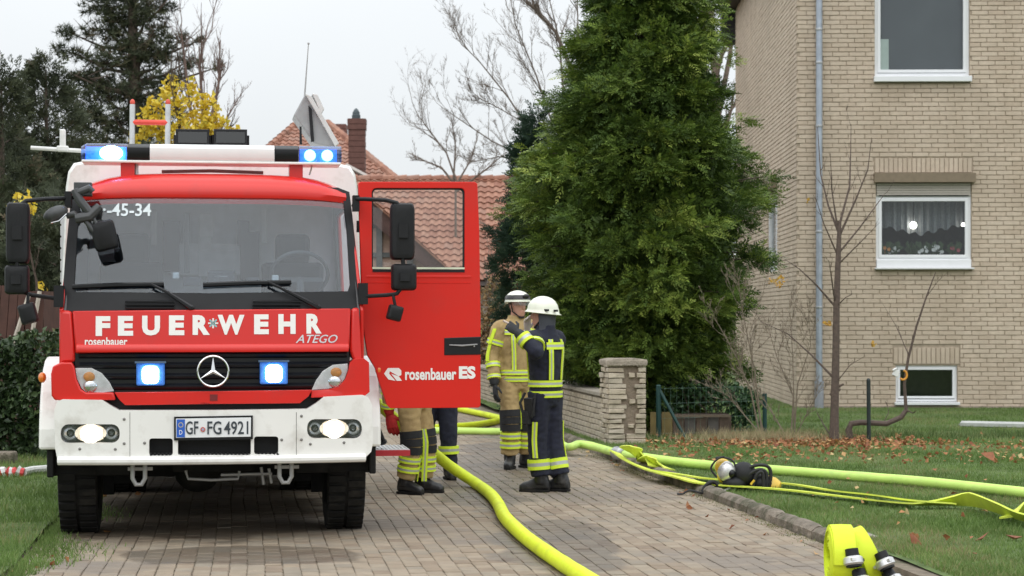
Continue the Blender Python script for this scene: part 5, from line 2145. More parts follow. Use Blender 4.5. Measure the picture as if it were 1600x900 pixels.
def boughs(root, base, prof, z0, z1, nb_, per, size, m, seed, npair=6, lw=.04, ll=.34, droop=.3, trunk=.16, rise=.15, spread=.34, bark=None, fill=0):
    """evergreen crown of separate boughs: each a fan of flat sprays along a limb, with gaps between them"""
    rng = np.random.default_rng(seed)
    Cs, Ds, Us, Ts, Ls = [], [], [], [], []
    q = MB()
    b = Vector(base)
    q.tube([b - Vector((0, 0, .1)), b + Vector((.03, 0, z1 * .4)), b + Vector((0, 0, z1 * .97))], [trunk, trunk * .7, .02], 8)
    pm = max(prof(z) for z in np.linspace(z0, z1, 40))
    k = 0
    while k < nb_:
        z = rng.uniform(z0, z1)
        r_ = prof(z)
        if rng.random() > .25 + .75 * r_ / pm:
            continue
        k += 1
        az = (k * 2.39996 + rng.normal(0, .4)) % (2 * np.pi)
        r_ *= rng.choice([rng.uniform(.72, .95), rng.uniform(.9, 1.04), rng.uniform(1.0, 1.17)], p=[.3, .5, .2])
        o = np.array([np.cos(az), np.sin(az), 0.])
        s_ = np.array([-np.sin(az), np.cos(az), 0.])
        f = np.sqrt(rng.uniform(.10, 1.0, per))
        zf = rise * r_ * (f - .9 * f * f * f) * 1.6
        wd = spread * (.35 + .65 * np.sin(np.pi * np.clip(f, .15, .95))) * min(1., .35 + r_ * .5)
        lat = rng.normal(0, .5, per) * wd
        c = np.array(base) + np.outer(r_ * f - np.abs(lat) * .35, o) + np.outer(lat, s_)
        c[:, 2] += z + zf + rng.normal(0, .07, per) - np.abs(lat) * .25
        d = o * rng.uniform(.6, 1.1, per)[:, None] + s_ * (lat / max(spread, .01) * 1.1 + rng.normal(0, .35, per))[:, None]
        d[:, 2] += rng.normal(.12, .35, per)
        d /= np.linalg.norm(d, axis=1)[:, None]
        up_ = np.array([0, 0, 1.]) + o * .5 + rng.normal(0, .45, (per, 3))
        u = np.cross(d, up_)
        u /= np.linalg.norm(u, axis=1)[:, None]
        Cs.append(c)
        Ds.append(d)
        Us.append(u)
        bt = rng.normal(.46, .20)
        Ts.append(np.clip(bt + rng.normal(0, .13, per), 0, 1))
        Ls.append(size * rng.uniform(.6, 1.3, per))
        e = b + Vector((o[0] * r_ * .9, o[1] * r_ * .9, z + rise * r_ * .3))
        if k % 2 == 0:
            q.tube([b + Vector((0, 0, max(z - .1, 0))), (b + Vector((0, 0, z))).lerp(e, .5) + Vector((0, 0, rise * r_ * .3)), e], [.028, .018, .006], 4)
    if fill:                                        # inner sprays close to the stem
        z = rng.uniform(z0, z1, fill * 2)
        pr = np.array([prof(a) for a in z])
        kp = rng.random(fill * 2) < pr / pm
        z, pr = z[kp], pr[kp]
        az = rng.uniform(0, 2 * np.pi, len(z))
        rr3 = pr * np.sqrt(rng.uniform(.02, .55, len(z)))
        Cs.append(np.stack([np.cos(az) * rr3, np.sin(az) * rr3, z], 1) + np.array(base))
        d = np.stack([np.cos(az), np.sin(az), rng.normal(0, .4, len(z))], 1) + rng.normal(0, .4, (len(z), 3))
        d /= np.linalg.norm(d, axis=1)[:, None]
        u = np.cross(d, rng.normal(size=(len(z), 3)))
        u /= np.linalg.norm(u, axis=1)[:, None]
        Ds.append(d)
        Us.append(u)
        Ts.append(np.clip(rng.normal(.46, .2, len(z)), 0, 1))
        Ls.append(size * 1.35 * rng.uniform(.7, 1.3, len(z)))
    fronds('crown', np.concatenate(Cs), np.concatenate(Ds), np.concatenate(Us), np.concatenate(Ls), npair, lw, ll, np.concatenate(Ts), m, root, seed + 1, droop)
    q.build('trunk', bark or BARK, root, world=True)


def clumps(root, base, prof, z0, z1, nc, per, rad, size, m, seed, npair=5, lw=.05, ll=.40, trunk=.16, bark=None):
    """dense evergreen crown made of bushy clumps of upswept sprays, dark gaps between"""
    rng = np.random.default_rng(seed)
    b = Vector(base)
    q = MB()
    q.tube([b - Vector((0, 0, .1)), b + Vector((.03, 0, z1 * .4)), b + Vector((0, 0, z1 * .97))], [trunk, trunk * .7, .02], 8)
    pm = max(prof(z) for z in np.linspace(z0, z1, 40))
    Cs, Ds, Us, Ts, Ls = [], [], [], [], []
    k = 0
    while k < nc:
        z = rng.uniform(z0, z1)
        r_ = prof(z)
        if rng.random() > .12 + .88 * r_ / pm:
            continue
        k += 1
        az = rng.uniform(0, 2 * np.pi)
        f = rng.choice([rng.uniform(.12, .70), rng.uniform(.76, .98), rng.uniform(.95, 1.20)], p=[.34, .46, .20])
        o = np.array([np.cos(az), np.sin(az), 0.])
        c0 = np.array(base) + o * r_ * f + np.array([0, 0, z])
        cr_ = rad * rng.uniform(.6, 1.35)
        v = rng.normal(size=(per, 3)) + o * .55 + np.array([0, 0, .25])
        v /= np.linalg.norm(v, axis=1)[:, None]
        g = rng.uniform(.15, 1., per) ** .6
        c = c0 + v * (cr_ * g)[:, None] * np.array([1, 1, .75])
        d = v * .9 + o * .55 + np.array([0, 0, .30]) + rng.normal(0, .25, (per, 3))
        d /= np.linalg.norm(d, axis=1)[:, None]
        u = np.cross(d, np.cross(d, np.array([0, 0, 1.])) + rng.normal(0, .6, (per, 3)))
        u /= np.linalg.norm(u, axis=1)[:, None] + 1e-9
        bt = rng.normal(.46, .20)
        Cs.append(c)
        Ds.append(d)
        Us.append(u)
        Ts.append(np.clip(bt + rng.normal(0, .12, per), 0, 1))
        Ls.append(size * rng.uniform(.6, 1.35, per))
        if k % 3 == 0:
            q.tube([b + Vector((0, 0, max(z - .25, 0))), (b + Vector((0, 0, z - .12))).lerp(Vector(c0), .5), Vector(c0)], [.03, .018, .006], 4)
    fronds('crown', np.concatenate(Cs), np.concatenate(Ds), np.concatenate(Us), np.concatenate(Ls), npair, lw, ll, np.concatenate(Ts), m, root, seed + 1, .12)
    q.build('trunk', bark or BARK, root, world=True)


def layered(root, base, prof, z0, z1, nb_, size, m, seed, trunk=.16, npair=4, lw=.058, ll=.42, cut=None, fill=9000):
    """evergreen crown of flat ragged boughs, bushy at the tips, over a dense inner mass"""
    rng = np.random.default_rng(seed)
    b = Vector(base)
    q = MB()
    q.tube([b - Vector((0, 0, .1)), b + Vector((.03, 0, z1 * .4)), b + Vector((0, 0, z1 * .97))], [trunk, trunk * .7, .02], 8)
    pm = max(prof(z) for z in np.linspace(z0, z1, 40))
    Cs, Ds, Us, Ts, Ls = [], [], [], [], []
    k = 0
    up = np.array([0, 0, 1.])
    while k < nb_:
        z = rng.uniform(z0, z1)
        R_ = prof(z)
        if rng.random() > .18 + .82 * R_ / pm:
            continue
        k += 1
        az = (k * 2.39996 + rng.normal(0, .5)) % (2 * np.pi)
        r_ = R_ * rng.choice([rng.uniform(.70, .88), rng.uniform(.86, 1.02), rng.uniform(1.0, 1.16)], p=[.30, .48, .22])
        o = np.array([np.cos(az), np.sin(az), 0.])
        s_ = np.array([-np.sin(az), np.cos(az), 0.])
        bt = rng.normal(.42, .14)
        tilt = rng.uniform(-.12, .16)
        nsub = 5 if R_ > .7 else 3
        for j in range(nsub):
            f = (.50, .68, .84, .98, .93)[j] if nsub == 5 else (.5, .8, 1.)[j]
            lat = rng.normal(0, .24) * min(1, .3 + R_ * .5) * (1.4 if j == 4 else 1)
            c0 = np.array(base) + o * (r_ * f - abs(lat) * .3) + s_ * lat + up * (z + tilt * r_ * f + rng.normal(0, .05))
            cr_ = (.30, .29, .26, .19, .20)[j] * rng.uniform(.75, 1.3) * min(1., .45 + R_ * .45)
            per = (46, 50, 50, 34, 34)[j]
            v = rng.normal(size=(per, 3)) * np.array([1, 1, .48])
            v /= np.linalg.norm(v, axis=1)[:, None] ** .7
            c = c0 + v * cr_ * (rng.uniform(.1, 1., per) ** .5)[:, None] * .8
            d = o * rng.uniform(.4, 1.1, per)[:, None] + v * np.array([.7, .7, .5]) + up * rng.normal(.16, .30, per)[:, None]
            d /= np.linalg.norm(d, axis=1)[:, None]
            nn2 = up + o * .6 + rng.normal(0, .5, (per, 3))
            u = np.cross(d, nn2)
            u /= np.linalg.norm(u, axis=1)[:, None] + 1e-9
            Cs.append(c)
            Ds.append(d)
            Us.append(u)
            Ts.append(np.clip(bt + rng.normal(.02 + (.10 if j > 2 else 0), .13, per), 0, 1))
            Ls.append(size * rng.uniform(.55, 1.3, per))
        e = b + Vector((o[0] * r_ * .9, o[1] * r_ * .9, z + tilt * r_ * .9))
        q.tube([b + Vector((0, 0, max(z - .15, 0))), (b + Vector((0, 0, z))).lerp(e, .5), e], [.03, .02, .006], 4)
    n_ = fill
    z = rng.uniform(z0, z1 * .97, n_ * 2)
    pr = np.array([prof(a) for a in z])
    kp = rng.random(n_ * 2) < pr / pm
    z, pr = z[kp], pr[kp]
    az = rng.uniform(0, 2 * np.pi, len(z))
    rr3 = pr * np.sqrt(rng.uniform(.02, .46, len(z)))
    Cs.append(np.stack([np.cos(az) * rr3, np.sin(az) * rr3, z], 1) + np.array(base))
    d = np.stack([np.cos(az), np.sin(az), rng.normal(0, .5, len(z))], 1) + rng.normal(0, .4, (len(z), 3))
    d /= np.linalg.norm(d, axis=1)[:, None]
    u = np.cross(d, rng.normal(size=(len(z), 3)))
    u /= np.linalg.norm(u, axis=1)[:, None]
    Ds.append(d)
    Us.append(u)
    Ts.append(np.clip(rng.normal(.42, .15, len(z)), 0, 1))
    Ls.append(size * 1.5 * rng.uniform(.7, 1.3, len(z)))
    C, Dv, Uv, L_, T_ = np.concatenate(Cs), np.concatenate(Ds), np.concatenate(Us), np.concatenate(Ls), np.concatenate(Ts)
    if cut is not None:
        kp = cut(C)
        C, Dv, Uv, L_, T_ = C[kp], Dv[kp], Uv[kp], L_[kp], T_[kp]
    fronds('crown', C, Dv, Uv, L_, npair, lw, ll, T_, m, root, seed + 1, .18)
    q.build('trunk', BARK, root, world=True)


def lerp_prof(pts):
    zz = [p[0] for p in pts]
    rr2 = [p[1] for p in pts]
    return lambda z: float(np.interp(z, zz, rr2))


THUJ = mat('thuja_leaf', None, .55, var=.2, scale=3, spec=.3, transl=.12,
           ramp=[(0., (.025, .048, .013)), (.3, (.056, .098, .021)), (.55, (.110, .172, .030)), (.8, (.205, .275, .046)), (1., (.31, .36, .075))])
tb = Vector((P(1003, 500, 28.6).x, 28.6, 0))
th = thing('thuja_tree', 'big broad bright green conifer standing between the pillar and the brick house', 'tree', tb)
prof = lerp_prof([(0.35, 1.25), (.8, 1.50), (1.6, 1.75), (2.2, 1.86), (2.9, 1.98), (3.5, 1.86), (4.2, 1.58), (5.2, 1.26), (6.2, .93), (7.2, .5), (7.9, .06)])
layered(th, tb, lambda z: max(.04, prof(z) - (.10 if z > 3.4 else .20)), .25, 7.85, 250, .225, THUJ, 41, trunk=.20, npair=5, lw=.042, ll=.36,
        cut=lambda c: ~((c[:, 2] < .84) & (c @ np.array(DR) < WS + .40)))
DARKC = mat('dark_conifer_leaf', None, .6, var=.2, scale=3, spec=.25, transl=.15,
            ramp=[(0., (.012, .026, .016)), (.5, (.022, .045, .026)), (1., (.040, .072, .038))])
b_ = Vector((P(853, 500, 32.5).x, 32.5, 0))
t_ = thing('dark_conifer', 'narrow blue green conifer half hidden behind the left of the big thuja', 'tree', b_)
clumps(t_, b_, lerp_prof([(.1, .55), (1.5, .66), (3, .60), (4.3, .38), (4.9, .08)]), .1, 4.9, 190, 44, .24, .2, DARKC, 43, trunk=.1)

# dark evergreens at the left
PINE = mat('pine_needle', None, .7, var=.25, scale=2, spec=.2,
           ramp=[(0., (.036, .044, .028)), (.5, (.058, .070, .040)), (.85, (.088, .098, .052)), (1., (.12, .092, .06))])
for i, (px_, d, prf, zt, n_, lb_) in enumerate((
        (72, 42, [(.1, 1.5), (2.5, 1.45), (4.2, .95), (5.4, .62), (6.3, .30), (6.9, .04)], 6.9, 2800, 'shaggy dark spruce left of the tall pine with a ragged pointed top'),
        (2, 38, [(.1, 1.7), (2.5, 1.25), (4.4, .60), (5.6, .28), (6.2, .04)], 6.2, 2200, 'dark spruce cut by the left edge of the view'),
        (150, 46, [(.1, 1.9), (2.2, 1.9), (3.8, 1.6), (4.8, 1.0), (5.5, .2)], 5.5, 3600, 'low dark spruce behind the left side of the fire engine roof'),
        (108, 30, [(.1, .8), (1.6, .85), (2.7, .7), (3.5, .1)], 3.5, 1500, 'dark rounded evergreen close behind the left mirror of the engine'))):
    b_ = Vector((P(px_, 500, d).x, d, 0))
    t_ = thing('spruce_tree', lb_, 'tree', b_, 0, 'dark spruces at the left')
    clumps(t_, b_, lerp_prof(prf), .1, zt, int(n_ / 12), 42, .36, .30, PINE, 50 + i * 3, trunk=.15, lw=.045)


def tufts(name, C, nb_, L_, W_, m, parent, seed, upb=.2, tone=None):
    rng = np.random.default_rng(seed)
    n_ = len(C)
    V = np.empty((n_ * nb_, 3, 3))
    Cc = np.repeat(C, nb_, 0)
    d = rng.normal(size=(n_ * nb_, 3))
    d[:, 2] += upb
    d /= np.linalg.norm(d, axis=1)[:, None]
    e = np.cross(d, rng.normal(size=d.shape))
    e /= np.linalg.norm(e, axis=1)[:, None]
    l = (L_ * rng.uniform(.6, 1.2, len(d)))[:, None]
    V[:, 0] = Cc + e * W_
    V[:, 1] = Cc - e * W_
    V[:, 2] = Cc + d * l
    tn = np.repeat(np.clip((rng.random(n_) if tone is None else tone), 0, 1), nb_)
    return np_mesh(name, V.reshape(-1, 3), np.arange(len(V) * 3).reshape(-1, 3), m, tone=tn, parent=parent)


def blob_pts(blobs, d, per, seed, zsq=.8):
    rng = np.random.default_rng(seed)
    out = []
    for cx2, cy2, rx, ry in blobs:
        c = P(cx2, cy2, d)
        r1, r2 = rx / F * d, ry / F * d
        k = max(4, int(per * r1 * r2 * 4))
        v = rng.normal(size=(k, 3))
        v /= np.linalg.norm(v, axis=1)[:, None]
        v *= (rng.random(k) ** .45)[:, None]
        out.append(np.array(c) + v * np.array([r1, r1 * zsq, r2]))
    return np.concatenate(out)


d = 47.
b_ = Vector((P(212, 500, d).x, d, 0))
pn = thing('pine_tree', 'tall dark pine with open crown rising behind the fire engine lights', 'tree', b_)
blobs = [(205, -60, 60, 30), (170, -20, 45, 22), (235, -25, 45, 25), (205, 8, 60, 18), (150, 14, 28, 14), (103, 52, 18, 14), (92, 78, 14, 12), (120, 88, 22, 12), (160, 48, 34, 16), (228, 30, 40, 20),
         (262, 12, 20, 10), (135, 122, 26, 12), (112, 118, 18, 8), (172, 92, 40, 22), (228, 78, 44, 22), (285, 62, 20, 12), (262, 88, 26, 14), (312, 62, 10, 7), (155, 150, 44, 20), (205, 138, 52, 26),
         (262, 126, 34, 20), (300, 100, 20, 12), (342, 104, 10, 9), (180, 190, 66, 30), (240, 180, 50, 36), (130, 180, 34, 24), (200, 235, 90, 30)]
blobs = [(a_, b2_, c_ * 1.08, d_ * 1.05) for a_, b2_, c_, d_ in blobs] + [(190, 60, 30, 26), (215, 90, 30, 40), (150, 125, 30, 24), (245, 55, 24, 20), (180, 30, 30, 20)]
pts = blob_pts(blobs, d, 120, 61)
tufts('crown', pts, 14, .19, .011, PINE, pn, 62, .4)
q = MB()
q.tube([b_, P(214, 260, d), P(210, 120, d), P(206, 0, d), P(204, -90, d)], [.24, .2, .15, .10, .03], 8)
rng = random.Random(4)
for cx2, cy2, rx, ry in blobs:
    e = P(cx2, cy2 - ry * .3, d)
    e.y += rng.uniform(-.4, .4)
    s_ = P(211, min(cy2 + 28, 300), d)
    q.tube([s_, s_.lerp(e, .5) + Vector((0, 0, -.12)), e], [.055, .035, .012], 5)
    for k in range(4):
        f_ = s_.lerp(e, rng.uniform(.4, .95))
        q.tube([f_, f_ + Vector((rng.uniform(-.6, .6), rng.uniform(-.3, .3), rng.uniform(.0, .5)))], [.016, .005], 3)
q.build('trunk', BARK, pn, world=True)


def grow(q, p, dv, ln, r, lvl, rng, jit=.22, upb=.12, nk=(5, 4, 4), fan=.75, sides=(6, 4, 3, 3), shr=.55):
    ns = 5 if lvl < 2 else 3
    pts = [p]
    d_ = dv.normalized()
    for i in range(ns):
        d_ = (d_ + Vector((rng.gauss(0, jit), rng.gauss(0, jit), rng.gauss(0, jit) + upb))).normalized()
        pts.append(pts[-1] + d_ * (ln / ns))
    q.tube(pts, [r * (1 - .75 * i / ns) for i in range(ns + 1)], sides[min(lvl, 3)], cap=False)
    if lvl < len(nk):
        branch_off(q, pts, ln, r, lvl, rng, jit, upb, nk, fan, sides, shr)


def branch_off(q, pts, ln, r, lvl, rng, jit, upb, nk, fan, sides, shr):
    for k in range(nk[lvl]):
        f_ = rng.uniform(.25, 1.0) * (len(pts) - 1)
        i = min(int(f_), len(pts) - 2)
        b = pts[i].lerp(pts[i + 1], f_ - i)
        ax = (pts[i + 1] - pts[i]).normalized()
        o = Vector((rng.gauss(0, 1), rng.gauss(0, .6), rng.gauss(0, 1)))
        o = (o - ax * o.dot(ax)).normalized()
        grow(q, b, ax + o * rng.uniform(.5, 1.) * fan, ln * shr * rng.uniform(.6, 1.15), max(r * .46 * (1 - .5 * f_ / len(pts)), .0032), lvl + 1, rng, jit, upb, nk, fan, sides, shr)


def limb_tree(root, limbs, d, m, seed, nk=(5, 4, 3), shr=.5, twig_up=.10, jit=.18, rscale=1., name='limb'):
    """main limbs given as photo-pixel polylines at depth d (depth jittered), side branches grown"""
    rng = random.Random(seed)
    q = MB()
    for pts, r0 in limbs:
        q = MB()
        yo = rng.uniform(-.6, .6)
        ps = [P(a, b, d) + Vector((0, yo * i / len(pts), 0)) for i, (a, b) in enumerate(pts)]
        q.tube(ps, [r0 * (1 - .8 * i / (len(ps) - 1)) for i in range(len(ps))], 6)
        ln = sum((ps[i + 1] - ps[i]).length for i in range(len(ps) - 1))
        branch_off(q, ps, ln * .8, r0 * .8, 0, rng, jit, twig_up, nk, .7, (5, 4, 3, 3), shr)
        o = q.build(name, m, root, world=True)
    return o


d = 44.
b_ = Vector((P(893, 500, d).x, d, 0))
t_ = thing('bare_tree', 'large leafless tree with long fanning branches behind the thuja', 'tree', b_)
q = MB()
q.tube([b_, P(892, 420, d), P(890, 330, d)], [.26, .22, .18], 10)
q.build('trunk', BARKG, t_, world=True)
limb_tree(t_, [(((890, 340), (868, 285), (838, 254), (770, 222), (722, 190), (690, 168)), 0.028), (((888, 330), (842, 225), (795, 152), (750, 95), (718, 62)), 0.030),
               (((888, 320), (862, 190), (838, 118), (806, 40), (792, -30)), 0.030), (((890, 310), (882, 160), (874, 60), (850, -40)), 0.038),
               (((905, 250), (893, 110), (868, 52), (838, 22), (812, -8)), 0.063), (((838, 254), (780, 244), (735, 252), (700, 232)), 0.015), (((890, 300), (905, 120), (900, -40)), 0.038),
               (((868, 285), (815, 190), (770, 165), (735, 150)), 0.019)], d, BARKG, 71, nk=(15, 10, 8), shr=.33, twig_up=.14)
d = 46.
b_ = Vector((P(716, 500, d).x, d + 6, 0))
t_ = thing('bare_bush', 'small bare leafless bush standing up behind the tiled roof ridge', 'tree', b_)
limb_tree(t_, [(((712, 500), (712, 280), (698, 240), (668, 200), (652, 180)), .035), (((712, 290), (690, 262), (665, 252), (640, 240)), .035), (((712, 290), (735, 250), (745, 215)), .03), (((712, 300), (760, 265), (790, 240)), .035), (((708, 290), (712, 230), (706, 190)), .03)],
          d + 6, BARKG, 73, nk=(14, 9, 5), shr=.32, jit=.25)
d = 58.
b_ = Vector((P(1120, 500, d).x, d, 0))
t_ = thing('bare_tree', 'distant bare brown tree showing between the thuja and the eaves of the brick house', 'tree', b_)
limb_tree(t_, [(((1122, 500), (1122, 250), (1118, 120), (1108, 20), (1105, -60)), .20), (((1122, 180), (1140, 90), (1146, 30), (1150, -20)), .09), (((1120, 160), (1095, 80), (1085, 20)), .08), (((1122, 240), (1140, 180), (1148, 130)), .06), (((1121, 200), (1100, 130), (1098, 100)), .06)],
          d, mat('brown_bark', (.155, .115, .09), .9, var=.3, scale=10), 75, nk=(12, 8, 5), shr=.30)
d = 44.
b_ = Vector((P(325, 500, d).x, d, 0))
t_ = thing('bare_tree', 'bare reddish twiggy tree beside the tall pine above the yellow tree', 'tree', b_)
limb_tree(t_, [(((322, 500), (320, 230), (312, 130), (308, 70)), .07), (((321, 260), (335, 160), (345, 100)), .05), (((320, 260), (298, 170), (288, 80), (284, 40)), .05), (((321, 250), (350, 190), (372, 150)), .04), (((320, 230), (340, 130), (342, 60)), .045)],
          d, mat('red_bark', (.15, .10, .085), .9, var=.3, scale=10), 77, nk=(9, 6, 3), shr=.33, twig_up=.2)

YEL = mat('yellow_leaf', None, .6, var=.15, scale=3, transl=.35,
          ramp=[(0., (.58, .40, .03)), (.4, (.76, .58, .045)), (.8, (.82, .66, .10)), (1., (.50, .48, .08))])
d = 41.
b_ = Vector((P(285, 500, d).x, d, 0))
t_ = thing('yellow_tree', 'tree with bright yellow autumn leaves behind the ladder on the engine', 'tree', b_)
pts = blob_pts([(265, 135, 14, 20), (285, 160, 40, 32), (235, 190, 26, 26), (262, 205, 40, 26), (320, 185, 30, 30), (340, 195, 24, 18), (300, 205, 60, 26), (298, 135, 10, 16), (328, 158, 12, 16), (240, 165, 14, 14), (215, 215, 14, 14), (362, 205, 14, 10)], d, 300, 81, .7)
V, Fq = leaf_cloud(pts, .12, 82, 1.)
np_mesh('crown', V, Fq, YEL, tone=np.tile(np.random.default_rng(1).random(len(pts)), 6), parent=t_)
limb_tree(t_, [(((285, 500), (285, 260), (280, 190), (268, 120)), .07), (((285, 270), (310, 200), (325, 150)), .05), (((285, 270), (250, 210), (238, 165)), .05), (((285, 260), (340, 210), (360, 195)), .04)], d, BARK, 83, nk=(6, 4), shr=.35, twig_up=.3, name='trunk')
d = 27.
b_ = Vector((P(46, 500, d).x, d, 0))
t_ = thing('yellow_maple', 'thin young maple with a few yellow leaves behind the left mirror', 'tree', b_)
pts = blob_pts([(35, 305, 18, 8), (30, 328, 20, 20), (48, 322, 8, 20), (72, 488, 12, 24), (75, 505, 14, 14), (66, 455, 10, 16)], d, 260, 85, .7)
V, Fq = leaf_cloud(pts, .105, 86, 1.)
np_mesh('crown', V, Fq, YEL, tone=np.tile(np.random.default_rng(2).random(len(pts)), 6), parent=t_)
limb_tree(t_, [(((62, 560), (60, 440), (45, 360), (36, 310)), .022), (((62, 530), (72, 490), (76, 470)), .012)], d, BARK, 87, nk=(5, 3), shr=.25, name='trunk')

# brown beech hedge at the end of the drive
BEECH = mat('beech_leaf', None, .7, var=.25, scale=6, transl=.2,
            ramp=[(0., (.16, .095, .05)), (.4, (.25, .155, .075)), (.75, (.32, .215, .10)), (.9, (.20, .20, .07)), (1., (.40, .28, .10))])
d = 41.
b_ = Vector((P(775, 560, d).x, d, 0))
t_ = thing('beech_hedge', 'brown leaved beech bush between the red door and the thuja', 'bush', b_)
pts = blob_pts([(775, 560, 62, 50), (768, 500, 48, 60), (790, 450, 34, 50), (760, 520, 40, 40), (800, 540, 40, 40), (740, 580, 50, 30)], d, 420, 91, .7)
V, Fq = leaf_cloud(pts, .085, 92, 1.)
np_mesh('crown', V, Fq, BEECH, tone=np.tile(np.random.default_rng(3).random(len(pts)), 6), parent=t_)
limb_tree(t_, [(((775, 610), (770, 520), (762, 440), (756, 400)), .03), (((780, 610), (790, 500), (800, 420)), .03), (((770, 610), (745, 520), (738, 470)), .03), (((770, 470), (772, 430), (768, 390)), .02), (((840, 420), (800, 385), (768, 358), (748, 345)), .03)], d, BARKG, 93, nk=(7, 4), shr=.3, name='trunk')

# ivy hedge, shed boards and fence at the left edge
IVY = mat('ivy_leaf', None, .45, var=.25, scale=5, spec=.4,
          ramp=[(0., (.020, .038, .015)), (.5, (.040, .068, .026)), (.9, (.075, .115, .042)), (1., (.14, .15, .06))])
rng = np.random.default_rng(95)
d = 23.2
b_ = Vector((P(30, 715, d).x, d, 0))
t_ = thing('ivy_hedge', 'dark green ivy hedge at the left of the fire engine', 'hedge', b_)
n_ = 9000
x0, x1 = P(-160, 600, d).x, P(84, 600, d).x
u = rng.random(n_)
pts = np.stack([x0 + (x1 - x0) * u, d + .0 + np.abs(rng.normal(0, .28, n_)), rng.random(n_) * 1.42], 1)
bulge = vnoise(pts, 1.6)
pts[:, 1] -= bulge * .35
pts[:, 2] *= 1 + .12 * bulge
pts[:, 0] += np.where(u > .9, bulge * .15, 0)
V, Fq = leaf_cloud(pts, .085, 96, 1.)
np_mesh('foliage', V, Fq, IVY, tone=np.tile(np.clip(rng.random(n_) * .9 + .2 * bulge, 0, 1), 6), parent=t_)
q = MB()
for k in range(24):
    x = x0 + (x1 - x0) * k / 23
    q.tube([(x, d + .35, 0), (x + .1, d + .3, .7), (x - .05, d + .35, 1.3)], [.02, .015, .006], 4)
q.build('stems', BARK, t_, world=True)
SHED = mat('shed_board', (.075, .032, .024), .8, var=.3, scale=5, bump=.3, bscale=40)
t_ = thing('garden_shed', 'dark red brown board shed with pale sloping battens behind the hedge', 'shed', (P(20, 560, 26).x, 26, 0))
for k in range(9):
    q = MB()
    a, b = -58 + k * 13.5, -58 + (k + 1) * 13.5
    p0, p1 = P(a, 700, 26), P(b, 700, 26)
    top = 446 + (0 if k < 6 else (k - 6) * 14)
    sl_ = 22 / F * 26
    z1_ = P(0, top, 26).z
    q.prism([(p0.x - sl_ * .5, 0), (p1.x - .008 - sl_ * .5, 0), (p1.x - .008 + sl_ * .3, z1_), (p0.x + sl_ * .3, z1_)], 26, 26.03, lambda u, v, dd: Vector((u, dd, v)))
    q.build('board', SHED, t_, world=True)
for pts in (((18, 545), (46, 458)), ((49, 528), (62, 455))):
    q = MB()
    a, b = P(*pts[0], 25.9), P(*pts[1], 25.9)
    q.tube([a, b], .028, 4)
    q.build('batten', mat('pale_batten', (.50, .44, .38), .8, var=.15), t_, world=True)
q = MB()
q.box((P(0, 500, 26).x - .4, 27.2, 1.0), (1.9, 2.2, 2.0))
q.build('shed_body', SHED, t_, world=True)
MESHG = mat('green_wire', (.045, .13, .115), .5, .2, var=.15)


def wire_fence(root, p0, p1, z1, sx, sz, m, r=.004, z0=.05):
    q = MB()
    L_ = (p1 - p0).length
    for k in range(int(L_ / sx) + 1):
        p = p0.lerp(p1, k * sx / L_)
        q.tube([p + Vector((0, 0, z0)), p + Vector((0, 0, z1))], r, 3, cap=False)
    z = z0
    while z <= z1 + .001:
        q.tube([p0 + Vector((0, 0, z)), p1 + Vector((0, 0, z))], r, 3, cap=False)
        z += sz
    return q.build('wire_mesh', m, root, world=True)


p0, p1 = Vector((P(66, 560, 29).x, 29, 0)), Vector((P(150, 560, 29).x, 29, 0))
t_ = thing('mesh_fence', 'teal green mesh fence panel beside the hedge behind the white arch', 'fence', p0)
wire_fence(t_, p0, p1, 1.3, .05, .05, MESHG, .008)
for p in (p0, p1):
    q = MB()
    q.tube([p, p + Vector((0, 0, 1.35))], .03, 8)
    q.build('post', MESHG, t_, world=True)
# red-white object and stone on the left grass
p0 = G(-30, 741)
WHO = mat('white_hose', (.66, .66, .64), .6, var=.08)
q = MB()
q.tube([G(36, 738, .06), G(50, 735, .06), G(76, 733, .06), G(110, 731, .06)], .045, 10)
t_ = tag(q.build('white_hose', WHO, loc=G(60, 740)), 'white hose end with red and white coupling lying on the left grass', 'hose')
q = MB()
ps = [G(-12, 738, .06), G(8, 736, .07), G(22, 739, .055), (G(38, 738, .06))]
for k in range(9):
    a = ps[0].lerp(ps[3], k / 9) + Vector((0, 0, .012 * math.sin(k * 2)))
    b = ps[0].lerp(ps[3], (k + 1) / 9) + Vector((0, 0, .012 * math.sin(k * 2 + 2)))
    q.tube([a, b], [.055 + .01 * (k % 2), .05], 8, k % 2)
q.build('tape_wrap', [mat('tape_red', (.55, .03, .03), .5, var=.2), WHO], t_, world=True)
q = MB()
g = G(4, 726)
q.box((g.x, g.y, .07), (.30, .22, .16))
tag(q.build('stone_block', KERB, loc=g, bevel=.03), 'grey stone block on the grass below the ivy hedge', 'stone')

# ------------------------------------------------------------------ garden things at the right
GREENP = mat('dark_green_post', (.012, .05, .045), .5, .2, var=.2)
a, b = G(1029, 690), Vector((P(1195, 600, 27.5).x, 27.5, LZ))
a.z = LZ
t_ = thing('wire_fence', 'dark green wire fence with a braced post beside the pillar', 'fence', a)
zt = P(1030, 603, a.y).z
q = MB()
q.tube([a - Vector((0, 0, .2)), Vector((a.x, a.y, zt))], .034, 10)
q.ball((a.x, a.y, zt), (.036, .036, .02), 8, 4)
q.build('post', GREENP, t_, world=True)
q = MB()
e = G(1072, 692)
q.tube([Vector((a.x, a.y, zt - .03)), Vector((e.x, a.y - .1, LZ))], .022, 8)
q.build('brace', GREENP, t_, world=True)
q = MB()
q.tube([b - Vector((0, 0, .2)), b + Vector((0, 0, .55))], .03, 8)
q.build('post', GREENP, t_, world=True)
wire_fence(t_, a, b, zt - .06, .10, .20, mat('fence_wire', (.10, .17, .13), .5, .3), .0015)
